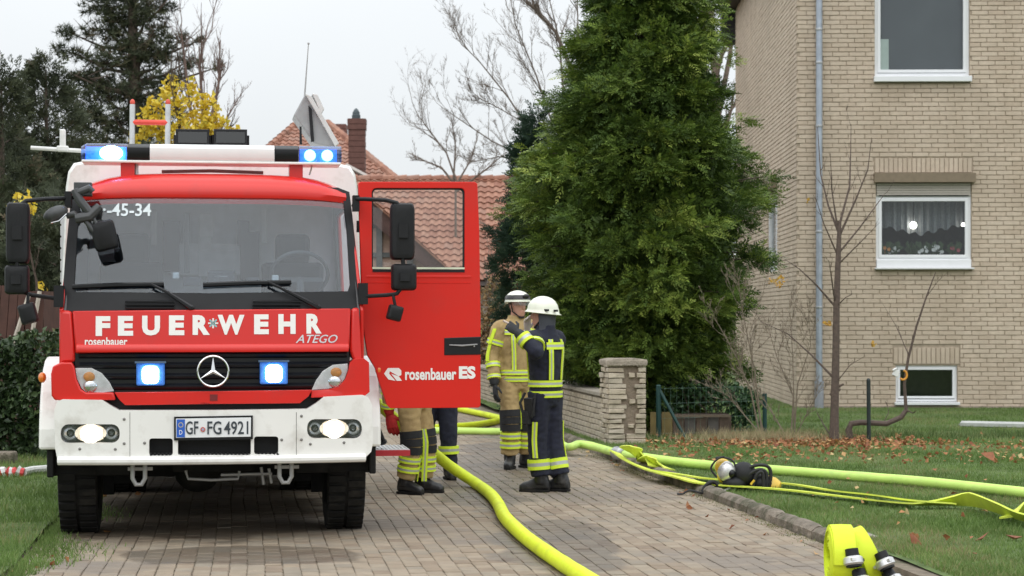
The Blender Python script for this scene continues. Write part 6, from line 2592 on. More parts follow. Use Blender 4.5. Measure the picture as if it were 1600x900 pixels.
CB = thing('compost_bin', 'weathered brown plank compost bin under the thuja beside the fence', 'bin', G(1080, 690) + Vector((0, .9, 0)))
cols = [mat('plank_olive', (.17, .125, .045), .85, var=.3, scale=6), mat('plank_brown', (.10, .068, .05), .85, var=.3, scale=6), mat('plank_grey', (.085, .075, .068), .85, var=.3, scale=6)]
for k in range(7):
    p0, p1 = P(1016 + k * 18, 690, 27), P(1016 + (k + 1) * 18 - 1.5, 690, 27)
    q = MB()
    zt_ = P(0, 645 + (6 if k > 1 else 0), 27).z
    q.box(((p0.x + p1.x) / 2, 27, zt_ / 2), (p1.x - p0.x, .03, zt_ + .02))
    q.build('plank', cols[0 if k < 2 else (1 + k % 2)], CB, world=True)
for k in range(1):
    q = MB()
    p0, p1 = P(1052, 650 + k * 5, 26.93), P(1141, 651 + k * 5, 26.93)
    q.box(((p0.x + p1.x) / 2, 26.94, p0.z), (p1.x - p0.x, .03, .03))
    q.build('top_slat', mat('slat_tan', (.13, .10, .07), .85, var=.2), CB, world=True)
q = MB()
q.box((P(1080, 0, 27.6).x, 27.5, .17), (1.0, .8, .30))
q.build('bin_body', cols[1], CB, world=True)
rng = np.random.default_rng(97)
b_ = Vector((P(1120, 650, 27.6).x, 27.8, 0))
t_ = thing('ivy_bush', 'low dark ivy bush over the plank bin at the foot of the thuja', 'bush', b_)
pts = np.concatenate([blob_pts([(1075, 612, 45, 26), (1130, 620, 50, 24), (1165, 628, 34, 26), (1050, 640, 30, 20), (1160, 655, 28, 28)], 27.7, 900, 98, .8)])
V, Fq = leaf_cloud(pts, .075, 99, 1.)
np_mesh('foliage', V, Fq, mat('bush_leaf', None, .45, var=.2, scale=5, spec=.4, ramp=[(0., (.018, .045, .018)), (.6, (.035, .085, .030)), (1., (.07, .14, .05))]), tone=np.tile(rng.random(len(pts)), 6), parent=t_)
q = MB()
for k in range(16):
    e = pts[rng.integers(len(pts))]
    q.tube([b_ + Vector((rng.uniform(-.4, .4), 0, 0)), Vector(e)], [.012, .004], 4)
q.build('stems', BARK, t_, world=True)
# bank of shrubs behind the wall, under the thuja
b_ = Vector((P(905, 590, 29).x, 29.2, 0))
t_ = thing('wall_shrub', 'small grey leaved shrub growing over the garden wall behind the navy firefighter', 'bush', b_)
pts = blob_pts([(892, 580, 24, 18), (920, 590, 24, 16)], 28.9, 700, 101, .6)
V, Fq = leaf_cloud(pts, .07, 102, 1.)
np_mesh('foliage', V, Fq, mat('shrub_leaf', None, .6, var=.2, scale=5, ramp=[(0., (.05, .06, .035)), (.6, (.10, .11, .07)), (1., (.20, .18, .13))]), tone=np.tile(np.random.default_rng(5).random(len(pts)), 6), parent=t_)
q = MB()
for k in range(10):
    q.tube([b_, Vector(pts[k * 7])], [.012, .004], 4)
q.build('stems', BARK, t_, world=True)

YB = mat('young_bark', (.095, .068, .055), .85, var=.3, scale=25, bump=.4, bscale=90)
d = 25.4
b_ = Vector((P(1303, 695, d).x, d, LZ))
t_ = thing('young_tree', 'young bare tree with slim trunk standing on the lawn before the downpipe', 'tree', b_)
q = MB()
tr_ = [b_ - Vector((0, 0, .1)), P(1304, 640, d), P(1306, 560, d), P(1307, 480, d), P(1309, 420, d), P(1311, 372, d), P(1312, 345, d)]
q.tube(tr_, [.070, .054, .048, .042, .037, .030, .022], 10)
for px_, py_ in ((1299, 600), (1313, 608), (1296, 615), (1318, 600), (1300, 585)):
    q.tube([P(1305, py_ + 6, d), P(px_, py_, d) + Vector((0, -.02, 0))], [.024, .012], 6)
q.build('trunk', YB, t_, world=True)
limb_tree(t_, [(((1311, 365), (1296, 320), (1286, 270), (1283, 195)), .017), (((1311, 372), (1300, 300), (1297, 240)), .014), (((1312, 350), (1330, 290), (1334, 235), (1337, 190)), .016), (((1312, 368), (1338, 310), (1356, 265), (1362, 215)), .016),
               (((1311, 395), (1345, 355), (1372, 320), (1388, 300)), .014), (((1308, 415), (1340, 380), (1366, 350)), .011), (((1307, 395), (1285, 350), (1270, 310)), .012), (((1306, 480), (1275, 445), (1248, 420), (1225, 405)), .015),
               (((1305, 475), (1295, 430), (1288, 408)), .012), (((1304, 592), (1270, 555), (1235, 522), (1195, 503)), .016), (((1308, 478), (1318, 465), (1326, 460)), .010), (((1305, 600), (1325, 570), (1345, 555)), .008), (((1304, 690), (1290, 665), (1282, 645)), .014)],
          d, YB, 111, nk=(3, 2), shr=.28, twig_up=.2, jit=.12)
pts = blob_pts([(1292, 505, 8, 7), (1366, 538, 6, 6), (1215, 440, 16, 10), (1260, 312, 4, 6)], d, 900, 113, .8)
V, Fq = leaf_cloud(pts, .05, 114, 1.)
np_mesh('leaf_remnant', V, Fq, mat('amber_leaf', None, .6, var=.1, transl=.3, ramp=[(0., (.45, .22, .03)), (1., (.62, .40, .08))]), tone=np.tile(np.random.default_rng(6).random(len(pts)), 6), parent=t_)['kind'] = 'stuff'
d = 25.7
b_ = Vector((P(1331, 690, d).x, d, LZ))
t_ = thing('bent_tree', 'small bare tree bent level near the ground then rising by the basement window', 'tree', b_)
q = MB()
q.tube([b_ - Vector((0, 0, .1)), P(1326, 672, d), P(1330, 662, d), P(1345, 660, d), P(1385, 662, d), P(1408, 652, d), P(1416, 641, d)], [.05, .045, .04, .037, .036, .034, .03], 8)
q.tube([P(1416, 643, d), P(1413, 600, d), P(1419, 560, d), P(1432, 510, d), P(1447, 465, d), P(1462, 425, d)], [.024, .02, .018, .014, .011, .005], 7)
q.build('trunk', YB, t_, world=True)
limb_tree(t_, [(((1420, 555), (1404, 510), (1384, 470)), .008), (((1416, 640), (1424, 645), (1428, 640)), .012), (((1380, 662), (1390, 645), (1388, 630)), .007), (((1447, 465), (1462, 440), (1475, 425)), .006)], d, YB, 115, nk=(3, 2), shr=.25)
q = MB()
pp_ = P(1358, 695, 25.55)
q.tube([Vector((pp_.x, pp_.y, -.2)), P(1357, 594, 25.55)], .026, 10)
q.ball(tuple(P(1357, 594, 25.55)), .027, 8, 4)
tag(q.build('garden_post', mat('black_post', (.012, .02, .02), .5, var=.2), loc=Vector((pp_.x, pp_.y, LZ))), 'thin black upright post on the lawn behind the bent tree stem', 'post')
t_ = thing('bird_feeder', 'small white and orange feeder hanging on the bent tree before the basement window', 'feeder', P(1406, 585, 25.6))
q = MB()
c = P(1400, 583, 25.6)
q.box((c.x, c.y, c.z), (.075, .05, .085), rot=Matrix.Rotation(R(25), 3, 'Y'))
q.box((c.x - .02, c.y - .01, c.z + .05), (.06, .06, .02), rot=Matrix.Rotation(R(-30), 3, 'Y'))
q.build('feed_block', mat('feed_white', (.72, .72, .70), .6, var=.1), t_, world=True, bevel=.008)
q = MB()
c = P(1411, 586, 25.6)
q.tube([c + Vector((.05 * math.cos(a_), 0, .06 * math.sin(a_))) for a_ in np.linspace(-2.4, 1.4, 12)], .014, 7)
q.build('feed_ring', mat('feed_orange', (.62, .27, .03), .5, var=.1), t_, world=True)
q = MB()
c = P(1503, 668, 29.2)
c2 = P(1640, 671, 28.6)
q.tube([c + Vector((0, 0, .05)), c2 + Vector((0, 0, .05))], [(.05, .12)] * 2, 6, up=(0, 0, 1))
q.box(tuple(c + Vector((.04, 0, .02))), (.14, .16, .06))
tag(q.build('pale_plank', mat('weathered_plank', (.42, .43, .41), .8, var=.15, scale=8), loc=Vector((c.x, c.y, LZ))), 'pale grey plank lying on the lawn under the basement window', 'plank')
q = MB()
for i, (p0, top, sd2) in enumerate((((1178, 690), (1115, 505), 1), ((1185, 692), (1150, 450), 2), ((1205, 690), (1128, 430), 3), ((1240, 690), (1190, 500), 4), ((1250, 688), (1240, 520), 5), ((1262, 690), (1225, 560), 6), ((1255, 692), (1275, 560), 7), ((1230, 694), (1160, 560), 8))):
    pass
d = 26.4
b_ = Vector((P(1222, 692, d).x, d, LZ))
t_ = thing('bare_shrub', 'tangle of thin bare pale shrub stems on the lawn between thuja and young tree', 'shrub', b_)
limb_tree(t_, [(((1190, 692), (1172, 610), (1150, 560), (1122, 510), (1108, 490)), .013), (((1192, 692), (1178, 580), (1158, 490), (1150, 440)), .012), (((1196, 692), (1176, 600), (1170, 520), (1190, 455)), .010), (((1236, 690), (1240, 620), (1215, 560), (1200, 510)), .014),
               (((1240, 690), (1244, 600), (1262, 540), (1258, 500)), .012), (((1238, 692), (1260, 640), (1285, 590)), .010), (((1234, 692), (1205, 640), (1180, 600)), .012), (((1242, 692), (1238, 560), (1232, 470)), .010), (((1200, 692), (1140, 620), (1105, 600)), .010)],
          d, mat('pale_twig', (.205, .165, .122), .9, var=.25, scale=20), 117, nk=(11, 7, 4), shr=.32, twig_up=.15, name='stems')
rng = np.random.default_rng(118)
n_ = 2600
tx = rng.normal(0, 1, n_)
pts = np.stack([P(1190, 690, 25.6).x + rng.normal(0, .55, n_), 25.7 + rng.normal(0, .35, n_), np.full(n_, LZ)], 1)
blades('dry_grass', pts, .16, .007, mat('dry_grass_blade', None, .8, var=.2, ramp=[(0., (.26, .20, .11)), (.6, (.33, .27, .15)), (1., (.14, .17, .06))]), 119, 1.)
pts = np.stack([rng.uniform(3.5, 8, 3000), 26.5 + rng.normal(0, .35, 3000), np.full(3000, LZ)], 1)
blades('rough_grass', pts, .13, .008, mat('rough_grass_blade', None, .8, var=.2, ramp=[(0., (.05, .095, .025)), (.6, (.09, .14, .035)), (1., (.20, .19, .08))]), 120, 1.)
# far tree belt beyond the gardens
FARB = mat('far_foliage', None, .9, var=.2, scale=.5, ramp=[(0., (.05, .055, .04)), (.5, (.08, .08, .055)), (1., (.12, .10, .075))])
rng = np.random.default_rng(121)
n_ = 9000
pts = np.stack([rng.uniform(-60, 60, n_), rng.uniform(92, 104, n_), np.zeros(n_)], 1)
top = 4.2 + 1.6 * np.array([noise.noise(Vector((x * .12, 3, 0))) for x in pts[:, 0]])
pts[:, 2] = rng.random(n_) * top
V, Fq = leaf_cloud(pts, 1.0, 122, 1.)
tag(np_mesh('far_tree_belt', V, Fq, FARB, tone=np.tile(rng.random(n_), 6)), kind='stuff')

# ------------------------------------------------------------------ firefighters
SKIN = mat('skin', (.50, .27, .20), .55, var=.08, scale=30, dirt=(.55, .22, .17), dscale=9, dlo=.5, dhi=.7)
NAVY = mat('navy_cloth', (.010, .012, .026), .85, var=.3, scale=25, bump=.4, bscale=300)
BEIGE = mat('beige_cloth', (.39, .275, .125), .85, var=.18, scale=12, bump=.4, bscale=300, dirt=(.24, .155, .07), dscale=5, dlo=.55, dhi=.8)
BLKC = mat('black_cloth', (.016, .016, .018), .85, var=.3, scale=25, bump=.4, bscale=300)
FLY = mat('fluor_yellow', (.62, .78, .035), .6, var=.08, scale=30)
FSIL = mat('silver_tape', (.42, .44, .42), .35, .3, var=.1)
BOOTL = mat('boot_leather', (.014, .014, .015), .45, var=.25, scale=20, dirt=(.06, .055, .05), dscale=10, dlo=.55, dhi=.75)
GLOVB = mat('glove_black', (.016, .017, .020), .7, var=.2)
GLOVR = mat('glove_red', (.50, .025, .025), .7, var=.15, scale=20)
HELW = mat('helmet_white', (.74, .76, .64), .3, var=.03, coat=.4)
HELB = mat('helmet_black', (.012, .012, .013), .25, var=.1)


def remesh(name, mb, voxel, m, folds=0., fsc=9., seed=0, smooth=2):
    me = mb.mesh(name + '_t', m)
    o = bpy.data.objects.new('t', me)
    COL.objects.link(o)
    md = o.modifiers.new('r', 'REMESH')
    md.mode = 'VOXEL'
    md.voxel_size = voxel
    md.use_smooth_shade = True
    if smooth:
        sm = o.modifiers.new('s', 'SMOOTH')
        sm.iterations = smooth
        sm.factor = .5
    dg = bpy.context.evaluated_depsgraph_get()
    out = bpy.data.meshes.new_from_object(o.evaluated_get(dg))
    out.name = name
    bpy.data.objects.remove(o)
    bpy.data.meshes.remove(me)
    out.materials.clear()
    out.materials.append(m)
    if folds:
        off = Vector((seed * 3.1, seed * 1.7, 0))
        nrm = [v.normal.copy() for v in out.vertices]
        for v, nn_ in zip(out.vertices, nrm):
            p = v.co
            a = noise.noise(Vector((p.x * fsc, p.y * fsc, p.z * fsc * .6)) + off)
            b = 1 - abs(noise.noise(Vector((p.x * fsc * 1.6, p.y * fsc * 1.6, p.z * fsc * 2.4)) - off)) * 2
            v.co = p + nn_ * (folds * (a * .8 + .5 * b - .45))
    out.update()
    return out


def ell(c, rx, ry, n=16, yaw=0., pw=1.):
    c = Vector(c)
    out = []
    for j in range(n):
        a = 2 * math.pi * j / n
        x, y = rx * math.cos(a), ry * math.sin(a)
        out.append(c + Vector((x * math.cos(yaw) - y * math.sin(yaw), x * math.sin(yaw) + y * math.cos(yaw), 0)))
    return out


def smooth_path(pts, k=4):
    pts = [Vector(p) for p in pts]
    out = []
    for i in range(len(pts) - 1):
        p0, p1, p2, p3 = pts[max(i - 1, 0)], pts[i], pts[i + 1], pts[min(i + 2, len(pts) - 1)]
        for s_ in range(k):
            t = s_ / k
            out.append(.5 * ((2 * p1) + (p2 - p0) * t + (2 * p0 - 5 * p1 + 4 * p2 - p3) * t * t + (3 * p1 - p0 - 3 * p2 + p3) * t ** 3))
    out.append(pts[-1])
    return out


def rads(rs, k=4):
    out = []
    for i in range(len(rs) - 1):
        for s_ in range(k):
            out.append(rs[i] + (rs[i + 1] - rs[i]) * s_ / k)
    out.append(rs[-1])
    return out


def hand(mb, wrist, w_, n_, side, curl=.5, sc=1.):
    """palm, four unequal bent fingers and a thumb; w_ along the hand, n_ out of the palm, side: thumb direction sign"""
    w_ = Vector(w_).normalized()
    n_ = Vector(n_)
    n_ = (n_ - w_ * n_.dot(w_)).normalized()
    s_ = w_.cross(n_) * side
    W = Vector(wrist)
    rs = []
    for l, hw, ht in ((-.03, .026, .020), (.0, .028, .019), (.03, .038, .017), (.065, .042, .015), (.092, .040, .012)):
        c = W + w_ * (l * sc)
        rs.append([c + s_ * (hw * sc * math.cos(a)) + n_ * (ht * sc * math.sin(a)) for a in [2 * math.pi * j / 10 for j in range(10)]])
    mb.rings(rs, 0)
    for k, (off, ln) in enumerate(((.030, .068), (.010, .078), (-.011, .072), (-.031, .055))):
        p = W + w_ * (.085 * sc) + s_ * (off * sc)
        d = (w_ + s_ * off * 1.5).normalized()
        pts = [p]
        cu = curl * (1 + .12 * k)
        for f in (.45, .32, .23):
            ang = cu * (.75 if f == .45 else 1.)
            d = (d * math.cos(ang) + n_ * math.sin(ang)).normalized()
            pts.append(pts[-1] + d * (ln * f * sc))
        mb.tube(pts, [.0105 * sc, .0095 * sc, .009 * sc, .007 * sc], 7)
    p = W + w_ * (.022 * sc) + s_ * (.026 * sc)
    d1 = (w_ * .6 + s_ * .75 + n_ * .25).normalized()
    d2 = (w_ * .9 + s_ * .2 + n_ * .45).normalized()
    mb.tube([p, p + d1 * .038 * sc, p + d1 * .038 * sc + d2 * .030 * sc, p + d1 * .038 * sc + d2 * .052 * sc], [.014 * sc, .012 * sc, .010 * sc, .008 * sc], 7)


def arm_band(parent, pts, t0, t1, r, mats=(FLY, FSIL), name='reflective_stripe', triple=True):
    pts = [Vector(p) for p in pts]
    L_ = [0]
    for i in range(len(pts) - 1):
        L_.append(L_[-1] + (pts[i + 1] - pts[i]).length)

    def at(t):
        d = t * L_[-1]
        for i in range(len(pts) - 1):
            if d <= L_[i + 1] + 1e-9:
                return pts[i].lerp(pts[i + 1], (d - L_[i]) / (L_[i + 1] - L_[i]))
        return pts[-1]
    q = MB()
    cuts = np.linspace(t0, t1, 4)
    for k in range(3):
        q.tube([at(cuts[k]), at(cuts[k + 1])], [r[0] + (r[1] - r[0]) * k / 3, r[0] + (r[1] - r[0]) * (k + 1) / 3] if hasattr(r, '__len__') else r, 16, 1 if (k == 1 and triple) else 0, k in (0, 2))
    return q.build(name, list(mats), parent, angle=50)


def firefighter(label, loc, yaw, sc, st):
    root = thing('person', label, 'person', loc, R(yaw))
    root.scale = (sc, sc, sc)
    J = st
    body_m = SKIN
    lean = Vector(J.get('lean', (0, 0, 0)))
    tor = [(.84, .175, .135), (.93, .185, .140), (1.03, .178, .135), (1.18, .188, .142), (1.31, .210, .148), (1.41, .200, .135), (1.47, .150, .115), (1.52, .095, .095), (1.565, .088, .092)]

    def tc_(z):
        k = max(0., (z - .84) / .72)
        return lean * k

    def tr2(z):
        zz = [t[0] for t in tor]
        return float(np.interp(z, zz, [t[1] for t in tor])), float(np.interp(z, zz, [t[2] for t in tor]))
    arms = {}
    legs = {}
    for sd_, k in (('L', 1), ('R', -1)):
        sh = Vector((.185 * k, .0, 1.425)) + tc_(1.42)
        el, wr = Vector(J['elbow' + sd_]), Vector(J['wrist' + sd_])
        arms[sd_] = [sh, el, wr]
        fx, fy, fyaw = J['foot' + sd_]
        hip = Vector((.095 * k, 0, .90))
        an = Vector((fx, fy, .10))
        kn = hip.lerp(an, .52) + Vector((.0 * k, -J.get('knee', .03), 0)) + Vector(J.get('kneeoff' + sd_, (0, 0, 0)))
        legs[sd_] = [hip, kn, an]
    hc = Vector((0, -.03, 1.665)) + tc_(1.6)
    # ---- one continuous body
    b = MB()
    b.rings([ell(tc_(z) + Vector((0, 0, z)), rx * .84, ry * .84) for z, rx, ry in tor[:7]])
    b.tube(smooth_path([tc_(1.4) + Vector((0, .01, 1.40)), tc_(1.5) + Vector((0, .0, 1.52)), hc + Vector((0, .01, -.05))]), .062, 12)
    for sd_ in 'LR':
        a = arms[sd_]
        w2 = a[2]
        b.tube(smooth_path([a[0].lerp(Vector((0, 0, 1.42)) + tc_(1.42), .5), *a]), rads([.06, .055, .042, .029]), 10)
        l = legs[sd_]
        b.tube(smooth_path([l[0] + Vector((0, 0, .05)), *l]), rads([.085, .080, .056, .042]), 10)
        fd = Vector((math.sin(R(J['foot' + sd_][2])), -math.cos(R(J['foot' + sd_][2])), 0))
        b.tube([l[2] - fd * .03, l[2] + fd * .08 + Vector((0, 0, -.05)), l[2] + fd * .15 + Vector((0, 0, -.065))], [.04, .036, .024], 8)
    hy = R(J.get('head', 0))
    rh = Matrix.Rotation(hy, 3, 'Z')
    hr = []
    for z, rx, ry, oy in ((-.125, .030, .032, -.045), (-.112, .046, .055, -.032), (-.085, .060, .078, -.014), (-.05, .068, .090, -.004), (0, .074, .098, 0), (.05, .076, .098, .004), (.09, .066, .084, .006), (.115, .040, .05, .008), (.122, .015, .02, .008)):
        hr.append([hc + rh @ p for p in ell((0, oy, z), rx, ry)])
    b.rings(hr)
    b.rings([[hc + rh @ Vector((x, y, z)) for x, y in ((-w_, -.09), (w_, -.09), (w_ * .5, -dp_), (-w_ * .5, -dp_))] for z, w_, dp_ in ((-.045, .016, .104), (-.035, .018, .122), (-.01, .012, .112), (.018, .008, .100))])
    b.rings([[hc + rh @ Vector((x, y, z)) for x, y in ((-w_, -.07), (w_, -.07), (w_ * .7, -dp_), (-w_ * .7, -dp_))] for z, w_, dp_ in ((-.088, .020, .088), (-.078, .024, .099), (-.070, .024, .093), (-.062, .022, .097), (-.055, .018, .088))])
    for k in (-1, 1):
        b.ball(hc + rh @ Vector((.076 * k, .012, -.01)), (.010, .022, .034), 8, 6)
        b.ball(hc + rh @ Vector((.030 * k, -.078, .028)), (.028, .018, .010), 8, 6)
    for sd_, k in (('L', 1), ('R', -1)):
        if J['hand' + sd_] == 'bare':
            a = arms[sd_]
            hand(b, a[2] + (a[2] - a[1]).normalized() * .035, J.get('hdir' + sd_, a[2] - a[1]), J['palm' + sd_], -k * J.get('thumb' + sd_, 1), J.get('curl' + sd_, .5), 1.0)
    bo = link('body', remesh('body', b, .0075, SKIN, smooth=2), root)
    q = MB()
    for k in (-1, 1):
        q.ball(hc + rh @ Vector((.030 * k, -.090, .008)), (.012, .008, .008), 8, 6, 0)
        q.ball(hc + rh @ Vector((.030 * k, -.0965, .008)), (.005, .003, .005), 6, 4, 1)
    q.build('eyes', [mat('eye_white', (.7, .68, .66), .3), mat('iris_dark', (.03, .02, .015), .2)], bo)
    q = MB()
    q.rings([[hc + rh @ Vector((x, y, z)) for x, y in ((-.020, -.088), (0, -.0985), (.020, -.088))] for z in (-.0705, -.0675)], closed=False, cap=False)
    q.build('mouth', mat('lip', (.30, .10, .09), .5), bo)
    q = MB()
    q.rings([[hc + rh @ p for p in ell((0, oy, z), rx, ry)] for z, rx, ry, oy in ((-.045, .05, .035, .065), (.0, .081, .062, .045), (.04, .083, .085, .022), (.075, .078, .095, .006), (.115, .05, .06, .008))])
    q.build('hair', mat('hair_brown', (.06, .04, .025), .7, var=.3, scale=60), bo)
    # ---- trousers
    tm_ = J['trouser']
    t_ = MB()
    t_.rings([ell((0, 0, .80), .165, .125), ell((0, 0, .90), .180, .135), ell(tc_(1.0) + Vector((0, 0, 1.02)), .165, .128)])
    for sd_ in 'LR':
        l = legs[sd_]
        t_.tube(smooth_path([l[0] + Vector((0, 0, .04)), l[0].lerp(l[1], .45), l[1], l[1].lerp(l[2], .5), l[2] + Vector((0, .01, .05))]), rads([.116, .108, .094, .092, .096]), 14)
    to2 = link('trousers', remesh('trousers', t_, .014, tm_, .012, 8., J['seed']), root)
    for sd_, k in (('L', 1), ('R', -1)):
        l = legs[sd_]
        lp = [l[0], l[1], l[2]]
        for a0, a1 in J['legbands']:
            arm_band(to2, lp, a0, a1, .107, triple=True)
        if J.get('kneepad'):
            arm_band(to2, lp, .38, .64, (.110, .107), (BLKC, BLKC), 'knee_patch')
        if J.get('legstripe'):
            z0_, z1_, ang, w_ = J['legstripe']
            q = MB()
            for off, mi in ((-.026, 0), (-.007, 1), (.007, 0)):
                rs = []
                for t in np.linspace(z0_, z1_, 9):
                    c = l[0].lerp(l[1], t / .52) if t < .52 else l[1].lerp(l[2], (t - .52) / .48)
                    r_ = float(np.interp(t, [0, .25, .5, 1], [.124, .118, .105, .105])) + .006
                    seg = []
                    wd = .019 if mi == 0 else .014
                    for o_ in (0, wd):
                        a_ = R(ang) * k + (off + o_) / r_ if k > 0 else math.pi - (R(ang) + (off + o_) / r_)
                        seg.append(c + Vector((math.cos(a_) * r_, math.sin(a_) * r_, 0)))
                    rs.append(seg + [p + (Vector((c.x, c.y, p.z)) - p) * .08 for p in reversed(seg)])
                q.rings(rs, mi, False)
            q.build('side_stripe', [FLY, FSIL], to2)
    # ---- boots
    for sd_ in 'LR':
        fx, fy, fyaw = J['foot' + sd_]
        q = MB()
        rf = Matrix.Rotation(R(fyaw), 3, 'Z')
        c = Vector((fx, fy, 0))
        def rg(y, z0_, z1_, w_):
            out = []
            for a in np.linspace(0, 2 * math.pi, 12, endpoint=False):
                zz = (z0_ + z1_) / 2 + (z1_ - z0_) / 2 * math.sin(a)
                out.append(c + rf @ Vector((w_ * math.cos(a) * (1.05 if math.sin(a) < 0 else .92), y, zz)))
            return out
        q.rings([rg(.095, .02, .10, .030), rg(.075, .006, .16, .046), rg(.02, .004, .19, .050), rg(-.05, .006, .135, .049), rg(-.11, .004, .105, .053), rg(-.165, .004, .088, .048), rg(-.195, .012, .065, .030)])
        q.tube([c + Vector((0, .012, .08)), c + Vector((0, .012, .20)), legs[sd_][2].lerp(legs[sd_][1], .45)], [.060, .064, .062], 12)
        bt = link('boot', remesh('boot', q, .009, BOOTL, .002, 20, 3, 1), root)
        q = MB()
        q.prism([(-.045, .09), (.045, .09), (.052, .0), (.052, -.10), (.03, -.195), (-.03, -.195), (-.052, -.10), (-.052, .0)], .0, .024, lambda u, v, d: c + rf @ Vector((u, v, d)))
        q.build('sole', RUBBER, bt, bevel=.004)
    # ---- jacket
    jm = J['jacket']
    jk = MB()
    jk.rings([ell(tc_(z) + Vector((0, 0, z)), rx, ry) for z, rx, ry in tor])
    for sd_ in 'LR':
        a = arms[sd_]
        jk.tube(smooth_path([a[0].lerp(Vector((0, 0, 1.40)) + tc_(1.4), .55), a[0], a[0].lerp(a[1], .5), a[1], a[1].lerp(a[2], .5), a[2]]), rads([.085, .094, .083, .070, .066, .062]), 14)
    jo = link('jacket', remesh('jacket', jk, .014, jm, .013, 7.5, J['seed'] + 5), root)
    for z0_, z1_ in J['bands']:
        q = MB()
        cz = np.linspace(z0_, z1_, 4)
        for k in range(3):
            rs = []
            for z in (cz[k], cz[k + 1]):
                rx, ry = tr2(z)
                rs.append(ell(tc_(z) + Vector((0, 0, z)), rx + .011, ry + .011, 28))
            rs2 = [[tc_(0.9 + 0 * r_[0].z) * 0 + Vector((p.x, p.y, p.z)) for p in r_] for r_ in rs]
            q.rings(rs2, 1 if k == 1 else 0, True, k != 1)
        q.build('reflective_stripe', [FLY, FSIL], jo, angle=40)
    for ang, z0_, z1_, w_ in J['vstripes']:
        q = MB()
        for off, mi in ((-w_ * .5, 0), (-w_ * .14, 1), (w_ * .14, 0)):
            wd = w_ * .36 if mi == 0 else w_ * .28
            rs = []
            for z in np.linspace(z0_, z1_, 10):
                rx, ry = tr2(z)
                seg = []
                for e in (0, wd):
                    a_ = R(ang) + (off + e) / max(rx * abs(math.sin(R(ang))) + ry * abs(math.cos(R(ang))), .08)
                    seg.append(tc_(z) + Vector(((rx + .012) * math.cos(a_), (ry + .012) * math.sin(a_), z)))
                inn = [Vector((p.x * .93, p.y * .93, p.z)) for p in reversed(seg)]
                rs.append(seg + inn)
            q.rings(rs, mi, False)
        q.build('vertical_stripe', [FLY, FSIL], jo)
    for sd_ in 'LR':
        for t0, t1, r_ in J['armbands']:
            arm_band(jo, arms[sd_], t0, t1, r_)
    # ---- gloves
    for sd_, k in (('L', 1), ('R', -1)):
        if J['hand' + sd_] != 'bare':
            a = arms[sd_]
            g = MB()
            d = Vector(J.get('hdir' + sd_, a[2] - a[1])).normalized()
            g.tube([a[2] - (a[2] - a[1]).normalized() * .03, a[2] + d * .02, a[2] + d * .05], [.056, .050, .040], 12)
            hand(g, a[2] + d * .05, d, J['palm' + sd_], -k * J.get('thumb' + sd_, 1), J.get('curl' + sd_, .5), J.get('gsize', 1.18))
            link('glove', remesh('glove', g, .006, J['hand' + sd_], .002, 30, 2, 1), root)
    # ---- hood, helmet
    q = MB()
    q.tube([tc_(1.5) + Vector((0, .005, 1.50)), tc_(1.56) + Vector((0, .0, 1.575)), hc + Vector((0, .025, -.04)), hc + Vector((0, .03, .03))], [.098, .092, .088, .086], 16)
    if J['hood']:
        link('hood', remesh('hood', q, .012, J['hood'], .006, 14, 4), root) if J.get('hoodfull') else None
    hh_ = MB()
    n_ = 28
    prof2 = J['helmet']
    rs = []
    for z, rx, fy, by in prof2:
        ring_ = []
        for j in range(n_):
            a = 2 * math.pi * j / n_
            x = rx * math.cos(a)
            s_ = math.sin(a)
            ring_.append(hc + rh @ Vector((x, (by if s_ > 0 else fy) * s_, z - (.018 * s_ if z < .03 else 0))))
        rs.append(ring_)
    hh_.rings(rs, 0, True, True)
    ho = hh_.build('helmet', HELW, root, angle=60)
    if J['style'] == 'visor':
        q = MB()
        for (zl, zh, grow_, mi) in ((.055, .098, .007, 0),):
            rs = []
            for z in np.linspace(zl, zh, 3):
                rx = float(np.interp(z, [p[0] for p in prof2], [p[1] for p in prof2])) + grow_
                fy = float(np.interp(z, [p[0] for p in prof2], [p[2] for p in prof2])) + grow_
                by = float(np.interp(z, [p[0] for p in prof2], [p[3] for p in prof2])) + grow_
                rs.append([hc + rh @ Vector((rx * math.cos(2 * math.pi * j / n_), (by if math.sin(2 * math.pi * j / n_) > 0 else fy) * math.sin(2 * math.pi * j / n_), z)) for j in range(n_)])
            q.rings(rs, mi)
        q.ball(hc + rh @ Vector((0, -.148, .085)), (.036, .014, .024), 12, 8)
        q.build('helmet_band', HELB, ho)
        q = MB()
        rs = []
        for z, k in ((.028, 1.0), (.010, 1.03), (-.012, 1.03)):
            rs.append([hc + rh @ Vector((.115 * k * math.cos(a), .142 * k * math.sin(a), z)) for a in np.linspace(R(205), R(335), 14)])
        rs2 = rs + [[p + (hc - p) * .03 + Vector((0, 0, 0)) for p in r_] for r_ in reversed(rs)]
        q.rings(rs2, 0, True, False, closed=False)
        q.build('visor', glass('clear_visor', (.85, .85, .85), .05, .4), ho)
    q = MB()
    for k in (-1, 1):
        q.tube([hc + rh @ Vector((.088 * k, .0, .02)), hc + rh @ Vector((.078 * k, -.02, -.07)), hc + rh @ Vector((.02 * k, -.075, -.128))], .008, 6)
    q.tube([hc + rh @ Vector((-.03, -.07, -.126)), hc + rh @ Vector((.03, -.07, -.126))], .013, 6)
    q.build('helmet_strap', BLKC, ho)
    if J['style'] != 'visor':
        q = MB()
        q.box(tuple(hc + rh @ Vector((.132, .05, .035))), (.012, .05, .02))
        q.box(tuple(hc + rh @ Vector((-.132, .05, .035))), (.012, .05, .02))
        q.box(tuple(hc + rh @ Vector((.10, .135, .03))), (.03, .03, .02))
        q.build('helmet_clip', BLKC, ho)
